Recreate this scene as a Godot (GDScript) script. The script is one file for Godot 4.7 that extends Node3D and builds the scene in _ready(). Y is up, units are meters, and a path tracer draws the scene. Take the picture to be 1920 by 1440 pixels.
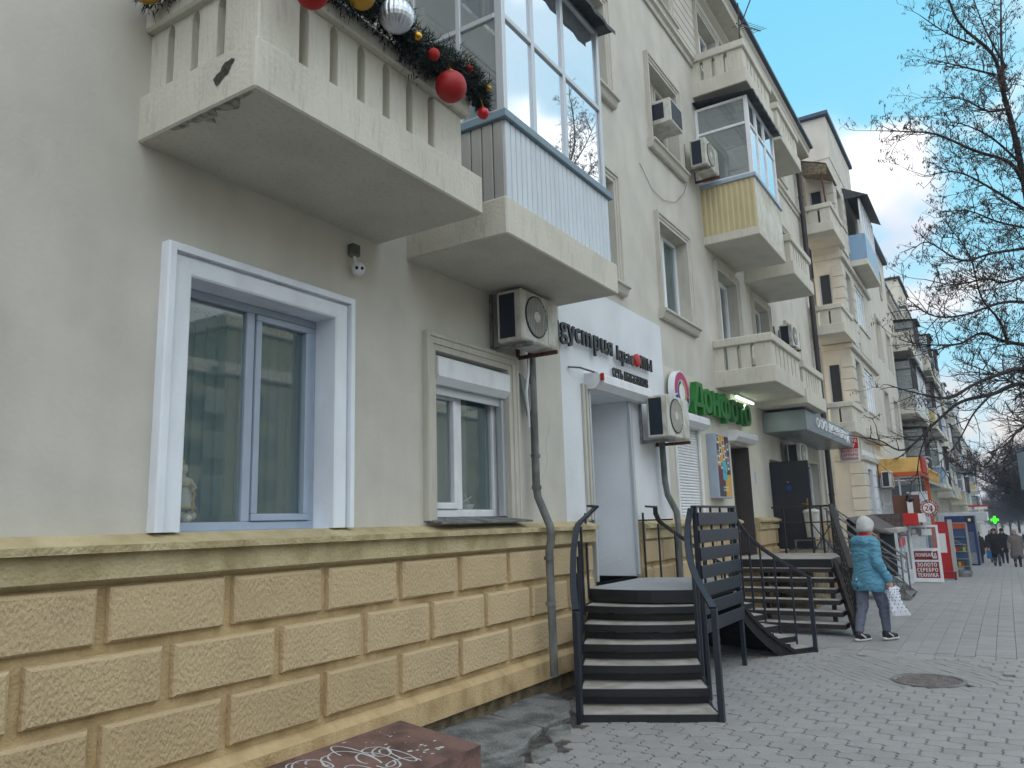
extends Node3D

# ---------------------------------------------------------------- mesh builder
class MB:
	var v := PackedVector3Array()
	var n := PackedVector3Array()
	var uv := PackedVector2Array()
	var has_uv := false

	func tri(a: Vector3, b: Vector3, c: Vector3) -> void:
		var nn := (c - a).cross(b - a)
		if nn.length_squared() < 1e-16:
			return
		nn = nn.normalized()
		v.append(a); v.append(b); v.append(c)
		n.append(nn); n.append(nn); n.append(nn)
		if has_uv:
			uv.append(Vector2.ZERO); uv.append(Vector2.ZERO); uv.append(Vector2.ZERO)

	func tris(a: Vector3, b: Vector3, c: Vector3, na: Vector3, nb: Vector3, nc: Vector3) -> void:
		var f := (c - a).cross(b - a)
		if f.length_squared() < 1e-18:
			return
		if f.dot(na + nb + nc) < 0.0:
			v.append(a); v.append(c); v.append(b); n.append(na); n.append(nc); n.append(nb)
		else:
			v.append(a); v.append(b); v.append(c); n.append(na); n.append(nb); n.append(nc)

	func quad(a: Vector3, b: Vector3, c: Vector3, d: Vector3, out: Vector3 = Vector3.ZERO) -> void:
		if out != Vector3.ZERO and (c - a).cross(b - a).dot(out) + (d - a).cross(c - a).dot(out) < 0.0:
			tri(a, d, c); tri(a, c, b)
		else:
			tri(a, b, c); tri(a, c, d)

	func quad_uv(a: Vector3, b: Vector3, c: Vector3, d: Vector3) -> void:
		# a = bottom left, b = bottom right, c = top right, d = top left, seen from the front
		has_uv = true
		var nn := (b - a).cross(d - a).normalized()
		for p in [[a, Vector2(0, 1)], [d, Vector2(0, 0)], [c, Vector2(1, 0)], [a, Vector2(0, 1)], [c, Vector2(1, 0)], [b, Vector2(1, 1)]]:
			v.append(p[0]); n.append(nn); uv.append(p[1])

	func box(c: Vector3, s: Vector3, bs: Basis = Basis()) -> void:
		bbox(c, s, 0.0, bs)

	func b2(lo: Vector3, hi: Vector3, bev: float = 0.0) -> void:
		bbox((lo + hi) * 0.5, (hi - lo).abs(), bev)

	func bbox(c: Vector3, s: Vector3, bev: float, bs: Basis = Basis()) -> void:
		var h := s * 0.5
		bev = minf(bev, minf(h.x, minf(h.y, h.z)) * 0.8)
		var P := {}
		for sx in [-1, 1]:
			for sy in [-1, 1]:
				for sz in [-1, 1]:
					var sg := Vector3(sx, sy, sz)
					var k := Vector3i(sx, sy, sz)
					for ax in 3:
						var q := Vector3(sx * h.x, sy * h.y, sz * h.z)
						for o in 3:
							if o != ax:
								q[o] -= sg[o] * bev
						P[[k, ax]] = c + bs * q
		for ax in 3:
			var u := (ax + 1) % 3
			var w := (ax + 2) % 3
			for s1 in [-1, 1]:
				var ks := []
				for e in [[-1, -1], [1, -1], [1, 1], [-1, 1]]:
					var k := Vector3i.ZERO
					k[ax] = s1; k[u] = e[0]; k[w] = e[1]
					ks.append(k)
				var out := Vector3.ZERO
				out[ax] = s1
				quad(P[[ks[0], ax]], P[[ks[1], ax]], P[[ks[2], ax]], P[[ks[3], ax]], bs * out)
			if bev > 0.0:
				for su in [-1, 1]:
					for sw in [-1, 1]:
						var k0 := Vector3i.ZERO
						k0[ax] = -1; k0[u] = su; k0[w] = sw
						var k1 := k0
						k1[ax] = 1
						var out := Vector3.ZERO
						out[u] = su; out[w] = sw
						quad(P[[k0, u]], P[[k1, u]], P[[k1, w]], P[[k0, w]], bs * out)
		if bev > 0.0:
			for sx in [-1, 1]:
				for sy in [-1, 1]:
					for sz in [-1, 1]:
						var k := Vector3i(sx, sy, sz)
						if sx * sy * sz > 0:
							tri(P[[k, 0]], P[[k, 2]], P[[k, 1]])
						else:
							tri(P[[k, 0]], P[[k, 1]], P[[k, 2]])

	func bar(a: Vector3, b: Vector3, w: float, h: float, bev: float = 0.0) -> void:
		# a box from a to b, h across in the vertical plane, w across sideways
		var d := b - a
		var z := d.normalized()
		var x := Vector3.UP.cross(z)
		if x.length() < 0.01:
			x = Vector3.RIGHT
		x = x.normalized()
		var y := z.cross(x)
		bbox((a + b) * 0.5, Vector3(w, h, d.length()), bev, Basis(x, y, z))

	func tube(pts: Array, r, sides: int = 8, cap: bool = true) -> void:
		var cnt := pts.size()
		var rings := []
		var x := Vector3.ZERO
		for i in cnt:
			var t: Vector3
			if i == 0:
				t = (pts[1] - pts[0]).normalized()
			elif i == cnt - 1:
				t = (pts[i] - pts[i - 1]).normalized()
			else:
				t = ((pts[i + 1] - pts[i]).normalized() + (pts[i] - pts[i - 1]).normalized()).normalized()
			if x == Vector3.ZERO:
				x = t.cross(Vector3.UP)
				if x.length() < 0.05:
					x = t.cross(Vector3.RIGHT)
			x = (x - t * x.dot(t)).normalized()
			var y := t.cross(x)
			var rr: float = r[i] if r is Array or r is PackedFloat32Array else r
			var ring := []
			for k in sides:
				var a := TAU * k / sides
				var dd := x * cos(a) + y * sin(a)
				ring.append([pts[i] + dd * rr, dd])
			rings.append(ring)
		for i in cnt - 1:
			for k in sides:
				var A = rings[i][k]
				var B = rings[i][(k + 1) % sides]
				var C = rings[i + 1][(k + 1) % sides]
				var D = rings[i + 1][k]
				tris(A[0], B[0], C[0], A[1], B[1], C[1])
				tris(A[0], C[0], D[0], A[1], C[1], D[1])
		if cap:
			for e in [0, cnt - 1]:
				var t2: Vector3 = (pts[1] - pts[0]) * -1.0 if e == 0 else pts[e] - pts[e - 1]
				t2 = t2.normalized()
				for k in sides:
					tris(pts[e], rings[e][k][0], rings[e][(k + 1) % sides][0], t2, t2, t2)

	func lathe(prof: Array, at: Vector3, sides: int = 16, bs: Basis = Basis()) -> void:
		# prof: [radius, height] pairs, turned round y
		for i in prof.size() - 1:
			var p: Vector2 = prof[i]
			var q: Vector2 = prof[i + 1]
			var nn := Vector2(q.y - p.y, p.x - q.x).normalized()
			var np := nn
			var nq := nn
			if i > 0:
				var o: Vector2 = prof[i - 1]
				var m := Vector2(p.y - o.y, o.x - p.x).normalized()
				if m.dot(nn) > 0.5:
					np = (m + nn).normalized()
			if i < prof.size() - 2:
				var o2: Vector2 = prof[i + 2]
				var m2 := Vector2(o2.y - q.y, q.x - o2.x).normalized()
				if m2.dot(nn) > 0.5:
					nq = (m2 + nn).normalized()
			for k in sides:
				var a := TAU * k / sides
				var b := TAU * (k + 1) / sides
				var da := Vector3(cos(a), 0, sin(a))
				var db := Vector3(cos(b), 0, sin(b))
				var P := at + bs * (da * p.x + Vector3.UP * p.y)
				var Q := at + bs * (da * q.x + Vector3.UP * q.y)
				var R := at + bs * (db * q.x + Vector3.UP * q.y)
				var S := at + bs * (db * p.x + Vector3.UP * p.y)
				var n1 := bs * (da * np.x + Vector3.UP * np.y)
				var n2 := bs * (da * nq.x + Vector3.UP * nq.y)
				var n3 := bs * (db * nq.x + Vector3.UP * nq.y)
				var n4 := bs * (db * np.x + Vector3.UP * np.y)
				tris(P, Q, R, n1, n2, n3)
				tris(P, R, S, n1, n3, n4)

	func ball(c: Vector3, r: Vector3, sides: int = 16, rings: int = 10) -> void:
		for i in rings:
			for k in sides:
				var ps := []
				for e in [[i, k], [i + 1, k], [i + 1, k + 1], [i, k + 1]]:
					var t: float = PI * e[0] / rings
					var a: float = TAU * e[1] / sides
					ps.append(Vector3(sin(t) * cos(a), cos(t), sin(t) * sin(a)))
				tris(c + ps[0] * r, c + ps[1] * r, c + ps[2] * r, (ps[0] / r).normalized(), (ps[1] / r).normalized(), (ps[2] / r).normalized())
				tris(c + ps[0] * r, c + ps[2] * r, c + ps[3] * r, (ps[0] / r).normalized(), (ps[2] / r).normalized(), (ps[3] / r).normalized())

	func extrude(poly: PackedVector2Array, o: Vector3, ax: Vector3, ay: Vector3, az: Vector3) -> void:
		# polygon in the (ax, ay) plane at o, pushed along az (its length is the depth)
		var ids := Geometry2D.triangulate_polygon(poly)
		for i in range(0, ids.size(), 3):
			var A := o + ax * poly[ids[i]].x + ay * poly[ids[i]].y
			var B := o + ax * poly[ids[i + 1]].x + ay * poly[ids[i + 1]].y
			var C := o + ax * poly[ids[i + 2]].x + ay * poly[ids[i + 2]].y
			tris(A, B, C, -az.normalized(), -az.normalized(), -az.normalized())
			tris(A + az, B + az, C + az, az.normalized(), az.normalized(), az.normalized())
		var area := 0.0
		for i in poly.size():
			var p := poly[i]
			var q := poly[(i + 1) % poly.size()]
			area += p.x * q.y - q.x * p.y
		for i in poly.size():
			var p := poly[i]
			var q := poly[(i + 1) % poly.size()]
			var nn := Vector2(q.y - p.y, p.x - q.x) * signf(area)
			var A := o + ax * p.x + ay * p.y
			var B := o + ax * q.x + ay * q.y
			quad(A, B, B + az, A + az, ax * nn.x + ay * nn.y)

	func mesh(off: Vector3) -> ArrayMesh:
		var a := []
		a.resize(Mesh.ARRAY_MAX)
		var vv := v.duplicate()
		if off != Vector3.ZERO:
			for i in vv.size():
				vv[i] = vv[i] - off
		a[Mesh.ARRAY_VERTEX] = vv
		a[Mesh.ARRAY_NORMAL] = n
		if has_uv and uv.size() == v.size():
			a[Mesh.ARRAY_TEX_UV] = uv
		var m := ArrayMesh.new()
		if v.size():
			m.add_surface_from_arrays(Mesh.PRIMITIVE_TRIANGLES, a)
		return m


# ---------------------------------------------------------------- objects
var used := {}
var origin := {}   # thing -> its base in the world

func numbered(s: String) -> String:
	var k: int = used.get(s, 0)
	used[s] = k + 1
	return s if k == 0 else "%s_%03d" % [s, k]

func tag(o: Node, label: String, category: String, group: String = "") -> void:
	o.set_meta("label", label)
	o.set_meta("category", category)
	if group != "":
		o.set_meta("group", group)

func thing(called: String, label: String, category: String, base: Vector3, group: String = "") -> Node3D:
	var o := Node3D.new()
	o.name = numbered(called)
	add_child(o)
	o.position = base
	origin[o] = base
	tag(o, label, category, group)
	return o

func solo(called: String, mb: MB, m: Material, label: String, category: String, base: Vector3, group: String = "") -> MeshInstance3D:
	var o := MeshInstance3D.new()
	o.name = numbered(called)
	o.mesh = mb.mesh(base)
	o.material_override = m
	add_child(o)
	o.position = base
	origin[o] = base
	tag(o, label, category, group)
	return o

func part(called: String, mb: MB, m: Material, parent: Node3D) -> MeshInstance3D:
	var o := MeshInstance3D.new()
	o.name = called
	o.mesh = mb.mesh(origin[parent])
	o.material_override = m
	parent.add_child(o, true)
	origin[o] = origin[parent]
	return o

func inst(called: String, mesh: Mesh, m: Material, parent: Node3D, at: Vector3, bs: Basis = Basis()) -> MeshInstance3D:
	var o := MeshInstance3D.new()
	o.name = called
	o.mesh = mesh
	o.material_override = m
	parent.add_child(o, true)
	o.transform = Transform3D(bs, at - origin[parent])
	origin[o] = at
	return o

func struct(called: String, mb: MB, m: Material) -> MeshInstance3D:
	var o := MeshInstance3D.new()
	o.name = called
	o.mesh = mb.mesh(Vector3.ZERO)
	o.material_override = m
	o.set_meta("kind", "structure")
	add_child(o)
	origin[o] = Vector3.ZERO
	return o

func copy(src: Node3D, base: Vector3, turn: float, label: String, group: String = "") -> Node3D:
	var r: Node3D = src.duplicate()
	var nm := str(src.name)
	var cut := nm.rfind("_0")
	if cut > 0:
		nm = nm.substr(0, cut)
	r.name = numbered(nm)
	add_child(r)
	r.position = base
	r.rotation.y = turn
	r.set_meta("label", label)
	if group != "":
		r.set_meta("group", group)
	origin[r] = base
	return r

# ---------------------------------------------------------------- materials
var M := {}
var T := {}

func noise_tex(freq: float, oct: int, lo: float, hi: float, sd: int, size: int = 512, typ: int = FastNoiseLite.TYPE_SIMPLEX_SMOOTH, tint_lo: Color = Color.WHITE) -> NoiseTexture2D:
	var f := FastNoiseLite.new()
	f.noise_type = typ
	f.seed = sd
	f.frequency = freq
	f.fractal_octaves = oct
	var t := NoiseTexture2D.new()
	t.width = size; t.height = size
	t.seamless = true
	t.noise = f
	var g := Gradient.new()
	g.offsets = PackedFloat32Array([0.0, 0.38, 0.62, 1.0])
	var a := lo
	var b := lo + (hi - lo) * 0.6
	g.colors = PackedColorArray([Color(a, a, a) * tint_lo, Color(b, b, b) * tint_lo.lerp(Color.WHITE, 0.6), Color(hi, hi, hi), Color(1, 1, 1)])
	t.color_ramp = g
	return t

func normal_tex(freq: float, oct: int, sd: int, bump: float, size: int = 512) -> NoiseTexture2D:
	var f := FastNoiseLite.new()
	f.noise_type = FastNoiseLite.TYPE_SIMPLEX_SMOOTH
	f.seed = sd
	f.frequency = freq
	f.fractal_octaves = oct
	var t := NoiseTexture2D.new()
	t.width = size; t.height = size
	t.seamless = true
	t.as_normal_map = true
	t.bump_strength = bump
	t.noise = f
	return t

func mat(key: String, c: Color, rough: float, tex: String = "", sc = Vector3.ONE, nm: String = "", nms: float = 1.0, detail: String = "", dsc = Vector3.ONE) -> StandardMaterial3D:
	var m := StandardMaterial3D.new()
	m.resource_name = key
	m.albedo_color = c
	m.roughness = rough
	if tex != "" or nm != "":
		m.uv1_triplanar = true
		m.uv1_world_triplanar = true
		m.uv1_scale = sc
	if tex != "":
		m.albedo_texture = T[tex]
	if nm != "":
		m.normal_enabled = true
		m.normal_texture = T[nm]
		m.normal_scale = nms
	if detail != "":
		m.detail_enabled = true
		m.detail_albedo = T[detail]
		m.detail_blend_mode = BaseMaterial3D.BLEND_MODE_MUL
		m.detail_uv_layer = BaseMaterial3D.DETAIL_UV_2
		m.uv2_triplanar = true
		m.uv2_world_triplanar = true
		m.uv2_scale = dsc
	M[key] = m
	return m

func glass(key: String, c: Color, alpha: float, metal: float, rough: float = 0.02) -> StandardMaterial3D:
	var m := StandardMaterial3D.new()
	m.resource_name = key
	m.albedo_color = Color(c.r, c.g, c.b, alpha)
	m.transparency = BaseMaterial3D.TRANSPARENCY_ALPHA
	m.roughness = rough
	m.metallic = metal
	m.metallic_specular = 0.5
	M[key] = m
	return m

func make_materials() -> void:
	T.mottle = noise_tex(0.006, 6, 0.935, 0.99, 11, 512)
	T.drip = noise_tex(0.03, 3, 0.90, 0.99, 18, 512)
	(T.drip.color_ramp as Gradient).offsets = PackedFloat32Array([0.0, 0.22, 0.36, 1.0])
	T.mottle_warm = noise_tex(0.008, 5, 0.80, 0.98, 12, 512, FastNoiseLite.TYPE_SIMPLEX_SMOOTH, Color(1.0, 0.97, 0.9))
	T.grain = noise_tex(0.06, 3, 0.84, 0.98, 13, 512)
	T.streak = noise_tex(0.012, 5, 0.93, 0.985, 14, 512)
	T.speck = noise_tex(0.09, 4, 0.5, 0.9, 15, 512)
	T.worn = noise_tex(0.016, 5, 0.55, 0.95, 16, 512)
	T.n_fine = normal_tex(0.12, 4, 21, 2.2)
	T.n_rough = normal_tex(0.13, 4, 22, 5.0)
	T.n_wave = normal_tex(0.008, 3, 23, 4.0)
	# walls
	mat("plaster", Color(0.805, 0.79, 0.75), 0.92, "mottle", Vector3(0.35, 0.35, 0.35), "n_fine", 0.12, "streak", Vector3(0.22, 0.07, 0.22))
	mat("plaster_cool", Color(0.765, 0.775, 0.75), 0.92, "mottle", Vector3(0.35, 0.35, 0.35), "n_fine", 0.12, "streak", Vector3(0.22, 0.07, 0.22))
	mat("plaster_white", Color(0.875, 0.89, 0.91), 0.85, "mottle", Vector3(0.3, 0.25, 0.3), "n_fine", 0.12)
	mat("plaster_cream", Color(0.81, 0.795, 0.74), 0.9, "mottle", Vector3(0.3, 0.25, 0.3), "n_fine", 0.12)
	mat("concrete", Color(0.81, 0.795, 0.745), 0.93, "mottle", Vector3(0.5, 0.35, 0.5), "n_fine", 0.3, "drip", Vector3(1.5, 0.16, 1.5))
	mat("soffit", Color(0.74, 0.73, 0.67), 0.95, "mottle_warm", Vector3(0.5, 0.5, 0.5), "n_fine", 0.3)
	mat("trim", Color(0.78, 0.765, 0.72), 0.9, "mottle", Vector3(0.9, 0.5, 0.9), "n_fine", 0.3, "streak", Vector3(2.0, 0.2, 2.0))
	mat("trim_white", Color(0.91, 0.93, 0.96), 0.8, "mottle", Vector3(0.8, 0.4, 0.8), "n_fine", 0.15)
	for i in 4:
		var d: float = [0.0, 0.02, -0.03, 0.012][i]
		mat("block_%d" % i, Color(0.79 + d, 0.70 + d, 0.55 + d), 0.95, "mottle", Vector3(0.6, 0.35, 0.6), "n_rough", 0.4, "grain", Vector3(3.3, 2.6, 3.3))
	mat("plinth", Color(0.79, 0.69, 0.52), 0.95, "mottle_warm", Vector3(0.6, 0.6, 0.6), "n_fine", 0.8, "streak", Vector3(1.6, 0.25, 1.6))
	mat("ledge", Color(0.77, 0.71, 0.56), 0.95, "mottle_warm", Vector3(0.5, 0.5, 0.5), "n_fine", 0.9, "streak", Vector3(1.0, 0.5, 1.0))
	mat("foundation", Color(0.55, 0.49, 0.38), 0.97, "worn", Vector3(0.5, 0.5, 0.5), "n_rough", 0.8)
	# ground
	for i in 4:
		var d: float = [0.0, 0.012, -0.014, 0.006][i]
		mat("paver_%d" % i, Color(0.595 + d, 0.59 + d, 0.585 + d), 0.85, "mottle", Vector3(0.6, 0.6, 0.6), "n_fine", 0.5, "grain", Vector3(2.2, 2.2, 2.2))
	mat("joint", Color(0.10, 0.10, 0.10), 0.97, "grain", Vector3(2, 2, 2))
	mat("dirt", Color(0.36, 0.345, 0.325), 0.97, "worn", Vector3(0.9, 0.9, 0.9), "n_rough", 1.0)
	mat("cracked", Color(0.54, 0.545, 0.535), 0.95, "worn", Vector3(0.35, 0.35, 0.35), "n_rough", 0.6, "grain", Vector3(1.6, 1.6, 1.6))
	mat("asphalt", Color(0.40, 0.40, 0.40), 0.93, "grain", Vector3(1, 1, 1), "n_fine", 0.6)
	# metal and plastic
	mat("pvc_white", Color(0.90, 0.91, 0.925), 0.35, "mottle", Vector3(1.5, 0.8, 1.5))
	mat("pvc_grey", Color(0.63, 0.68, 0.75), 0.35, "mottle", Vector3(1.5, 0.8, 1.5))
	mat("aluminium", Color(0.74, 0.76, 0.78), 0.4)
	M.aluminium.metallic = 0.35
	mat("cap_blue", Color(0.45, 0.53, 0.58), 0.45)
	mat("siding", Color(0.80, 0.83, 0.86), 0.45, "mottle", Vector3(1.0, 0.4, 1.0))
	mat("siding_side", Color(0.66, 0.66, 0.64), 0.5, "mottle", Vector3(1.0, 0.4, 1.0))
	mat("sheet_yellow", Color(0.78, 0.73, 0.57), 0.5, "mottle", Vector3(0.8, 0.4, 0.8))
	mat("sheet_white", Color(0.84, 0.84, 0.80), 0.5, "mottle_warm", Vector3(0.8, 0.4, 0.8))
	mat("roof_dark", Color(0.22, 0.24, 0.26), 0.6, "worn", Vector3(1.0, 1.0, 1.0))
	mat("rail_navy", Color(0.12, 0.15, 0.195), 0.42, "mottle", Vector3(2.0, 2.0, 2.0), "n_fine", 0.08)
	mat("step_edge", Color(0.065, 0.08, 0.10), 0.5, "worn", Vector3(1.6, 1.6, 1.6), "n_fine", 0.3)
	mat("step_top", Color(0.66, 0.65, 0.63), 0.9, "mottle_warm", Vector3(0.7, 0.7, 0.7), "n_fine", 0.4)
	mat("landing", Color(0.64, 0.65, 0.66), 0.55, "mottle", Vector3(1.0, 1.0, 1.0))
	mat("brown_steel", Color(0.20, 0.155, 0.145), 0.55, "worn", Vector3(1.5, 1.5, 1.5))
	mat("pipe_grey", Color(0.47, 0.48, 0.47), 0.55, "worn", Vector3(0.5, 0.3, 0.5))
	mat("pipe_brown", Color(0.16, 0.115, 0.12), 0.5)
	mat("grey_steel", Color(0.50, 0.50, 0.50), 0.5, "worn", Vector3(0.8, 0.8, 0.8))
	mat("black", Color(0.06, 0.062, 0.07), 0.45)
	mat("navy_dark", Color(0.085, 0.105, 0.14), 0.5, "mottle", Vector3(1.2, 1.2, 1.2))
	mat("ac_white", Color(0.80, 0.80, 0.77), 0.45, "mottle_warm", Vector3(1.2, 0.7, 1.2))
	mat("ac_coil", Color(0.10, 0.14, 0.20), 0.6, "grain", Vector3(2, 14, 2))
	mat("ac_grille", Color(0.42, 0.42, 0.40), 0.5)
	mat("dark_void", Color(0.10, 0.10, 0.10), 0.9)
	mat("interior", Color(0.30, 0.30, 0.29), 0.95)
	mat("blind", Color(0.22, 0.28, 0.27), 0.85)
	mat("curtain", Color(0.55, 0.53, 0.50), 0.9)
	mat("curtain_grey", Color(0.50, 0.52, 0.53), 0.9)
	mat("rust", Color(0.42, 0.23, 0.13), 0.9, "worn", Vector3(1.5, 1.5, 1.5))
	mat("red", Color(0.68, 0.07, 0.07), 0.45)
	mat("dark_red", Color(0.48, 0.05, 0.08), 0.5)
	mat("white_print", Color(0.85, 0.85, 0.85), 0.5)
	glass("glass_window", Color(0.58, 0.68, 0.70), 0.10, 0.26)
	glass("glass_film", Color(0.90, 0.93, 0.96), 0.25, 0.88, 0.01)
	glass("glass_clear", Color(0.70, 0.74, 0.76), 0.08, 0.12)
	glass("glass_dusty", Color(0.72, 0.75, 0.76), 0.25, 0.34)

func gy(z: float) -> float:
	var d := maxf(0.0, -13.0 - z)
	return -0.0295 * (d - 3.0 * (1.0 - exp(-d / 3.0)))

func make_sky() -> Image:
	var W := 1024
	var H := 512
	var im := Image.create(W, H, false, Image.FORMAT_RGBF)
	var f := FastNoiseLite.new()
	f.noise_type = FastNoiseLite.TYPE_SIMPLEX_SMOOTH
	f.seed = 7
	f.frequency = 1.0
	f.fractal_octaves = 6
	f.fractal_gain = 0.52
	var f2 := FastNoiseLite.new()
	f2.noise_type = FastNoiseLite.TYPE_SIMPLEX_SMOOTH
	f2.seed = 3
	f2.frequency = 0.7
	f2.fractal_octaves = 4
	for j in H:
		var th := PI * (j + 0.5) / H
		var y := cos(th)
		if y < -0.03:
			for i in W:
				im.set_pixel(i, j, Color(0.20, 0.20, 0.20))
			continue
		var el := rad_to_deg(asin(clampf(y, -1, 1)))
		var blue := Color(0.098, 0.185, 0.223).lerp(Color(0.050, 0.148, 0.203), clampf(el / 34.0, 0, 1)).lerp(Color(0.039, 0.098, 0.168), clampf((el - 34.0) / 56.0, 0, 1))
		for i in W:
			var ph := TAU * (i + 0.5) / W
			var d := Vector3(sin(ph) * sin(th), y, -cos(ph) * sin(th))
			var yy := maxf(y, 0.0) + 0.16
			var p := Vector3(d.x / yy, 0.0, d.z / yy)
			var q := Vector3(d.x * 2.3, y * 4.2, d.z * 2.3)
			var n := f.get_noise_3dv(q)
			# broken cloud all round, with the blue gap down the street
			var az := absf(wrapf(ph + 0.22, -PI, PI))
			var gap := 1.0 - smoothstep(0.45, 1.15, az)
			var low := lerpf(0.62, clampf((21.0 - el) / 13.0, -1.0, 1.0), gap)
			var c := smoothstep(-0.02, 0.26, n * 0.95 + 0.34 * low)
			var w := smoothstep(-0.05, 0.6, f2.get_noise_3dv(p * 1.1 + Vector3(0, 5, 0)) + 0.22) * 0.75 * clampf(el / 20.0, 0, 1)
			# light tops, greyer bases; an even cloud deck is brighter towards the zenith
			var up := f.get_noise_3dv(q + Vector3(0, 0.35, 0))
			var lit := clampf(0.62 + (n - up) * 1.5, 0.0, 1.0)
			var warm := clampf((11.0 - el) / 11.0, 0.0, 1.0)
			var cc := Color(0.235, 0.25, 0.29).lerp(Color(0.378, 0.37, 0.362), lit).lerp(Color(0.38, 0.33, 0.29), warm * 0.55) * (0.72 + 1.25 * maxf(y, 0.0)) * lerpf(1.0, 0.62, gap)
			var o := blue.lerp(Color(0.20, 0.225, 0.24), w).lerp(cc, c)
			im.set_pixel(i, j, o)
	return im

func _ready() -> void:
	# camera
	var cam := Camera3D.new()
	cam.name = "camera"
	cam.position = Vector3(4.2, 1.75, 0.0)
	cam.rotation_degrees = Vector3(10.3378, 32.0345, -1.7377)
	cam.fov = 53.11
	cam.near = 0.05
	cam.far = 1500.0
	add_child(cam)
	cam.current = true
	# sky
	var we := WorldEnvironment.new()
	we.name = "world_environment"
	var env := Environment.new()
	env.background_mode = Environment.BG_SKY
	var sky := Sky.new()
	var pm := PanoramaSkyMaterial.new()
	pm.panorama = ImageTexture.create_from_image(make_sky())
	sky.sky_material = pm
	env.sky = sky
	env.tonemap_mode = Environment.TONE_MAPPER_LINEAR
	env.tonemap_exposure = 4.9
	env.sdfgi_enabled = true
	env.ssao_enabled = true
	env.ssil_enabled = true
	env.fog_enabled = true
	env.fog_density = 0.0013
	env.fog_light_color = Color(0.74, 0.80, 0.88)
	we.environment = env
	add_child(we)
	# a weak low sun behind the buildings, so that the pavement lies in shade
	var sun := DirectionalLight3D.new()
	sun.name = "sun"
	sun.light_energy = 0.4
	sun.light_angular_distance = 10.0
	sun.light_color = Color(1.0, 0.93, 0.84)
	sun.shadow_enabled = true
	add_child(sun)
	sun.look_at_from_position(Vector3.ZERO, -Vector3(-0.72, 0.36, -0.60).normalized())
	make_materials()
	ground()
	near_building()
	curved_stairs()
	brown_stairs()
	grey_stairs()
	wall_things()
	signs()
	garland()
	figurine()
	corner_building()
	row_houses()
	shops()
	opposite_side()
	street_end()
	people()
	street_tree()
	far_trees()
	parked_car()
	# NEXT
	prints("used", used.size())

# ---------------------------------------------------------------- ground
func strip(mb: MB, x0: float, x1: float, dy: float, zs: Array) -> void:
	for i in zs.size() - 1:
		var a: float = zs[i]
		var b: float = zs[i + 1]
		mb.quad(Vector3(x0, gy(a) + dy, a), Vector3(x1, gy(a) + dy, a), Vector3(x1, gy(b) + dy, b), Vector3(x0, gy(b) + dy, b), Vector3.UP)

func hex_edge(p: Vector2, q: Vector2, amp: float, n: int) -> Array:
	var o := []
	var t := (q - p)
	var s := Vector2(-t.y, t.x).normalized()
	for i in n:
		var u := float(i) / n
		o.append(p + t * u + s * amp * sin(TAU * u))
	return o

func ground() -> void:
	var zs := [60.0, 30.0, 12.0]
	for i in 40:
		zs.append(6.0 - i * 3.0)
	for i in 30:
		zs.append(-120.0 - i * 20.0)
	var mb := MB.new()
	strip(mb, -150.0, 250.0, -0.30, zs)
	struct("ground", mb, M.dirt)
	mb = MB.new()
	strip(mb, 10.6, 24.0, -0.13, zs)
	struct("road", mb, M.asphalt)
	mb = MB.new()
	strip(mb, -0.02, 10.4, -0.034, zs)
	strip(mb, 24.2, 34.0, 0.0, zs)
	var pave := struct("pavement", mb, M.joint)
	mb = MB.new()
	for e in [10.5, 24.1]:
		for i in zs.size() - 1:
			var a: float = zs[i]
			var b: float = zs[i + 1]
			mb.bar(Vector3(e, gy(a) - 0.14, a), Vector3(e, gy(b) - 0.14, b), 0.2, 0.3)
	struct("kerb", mb, M.cracked)
	pavers(pave)
	loose_ground()

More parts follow.
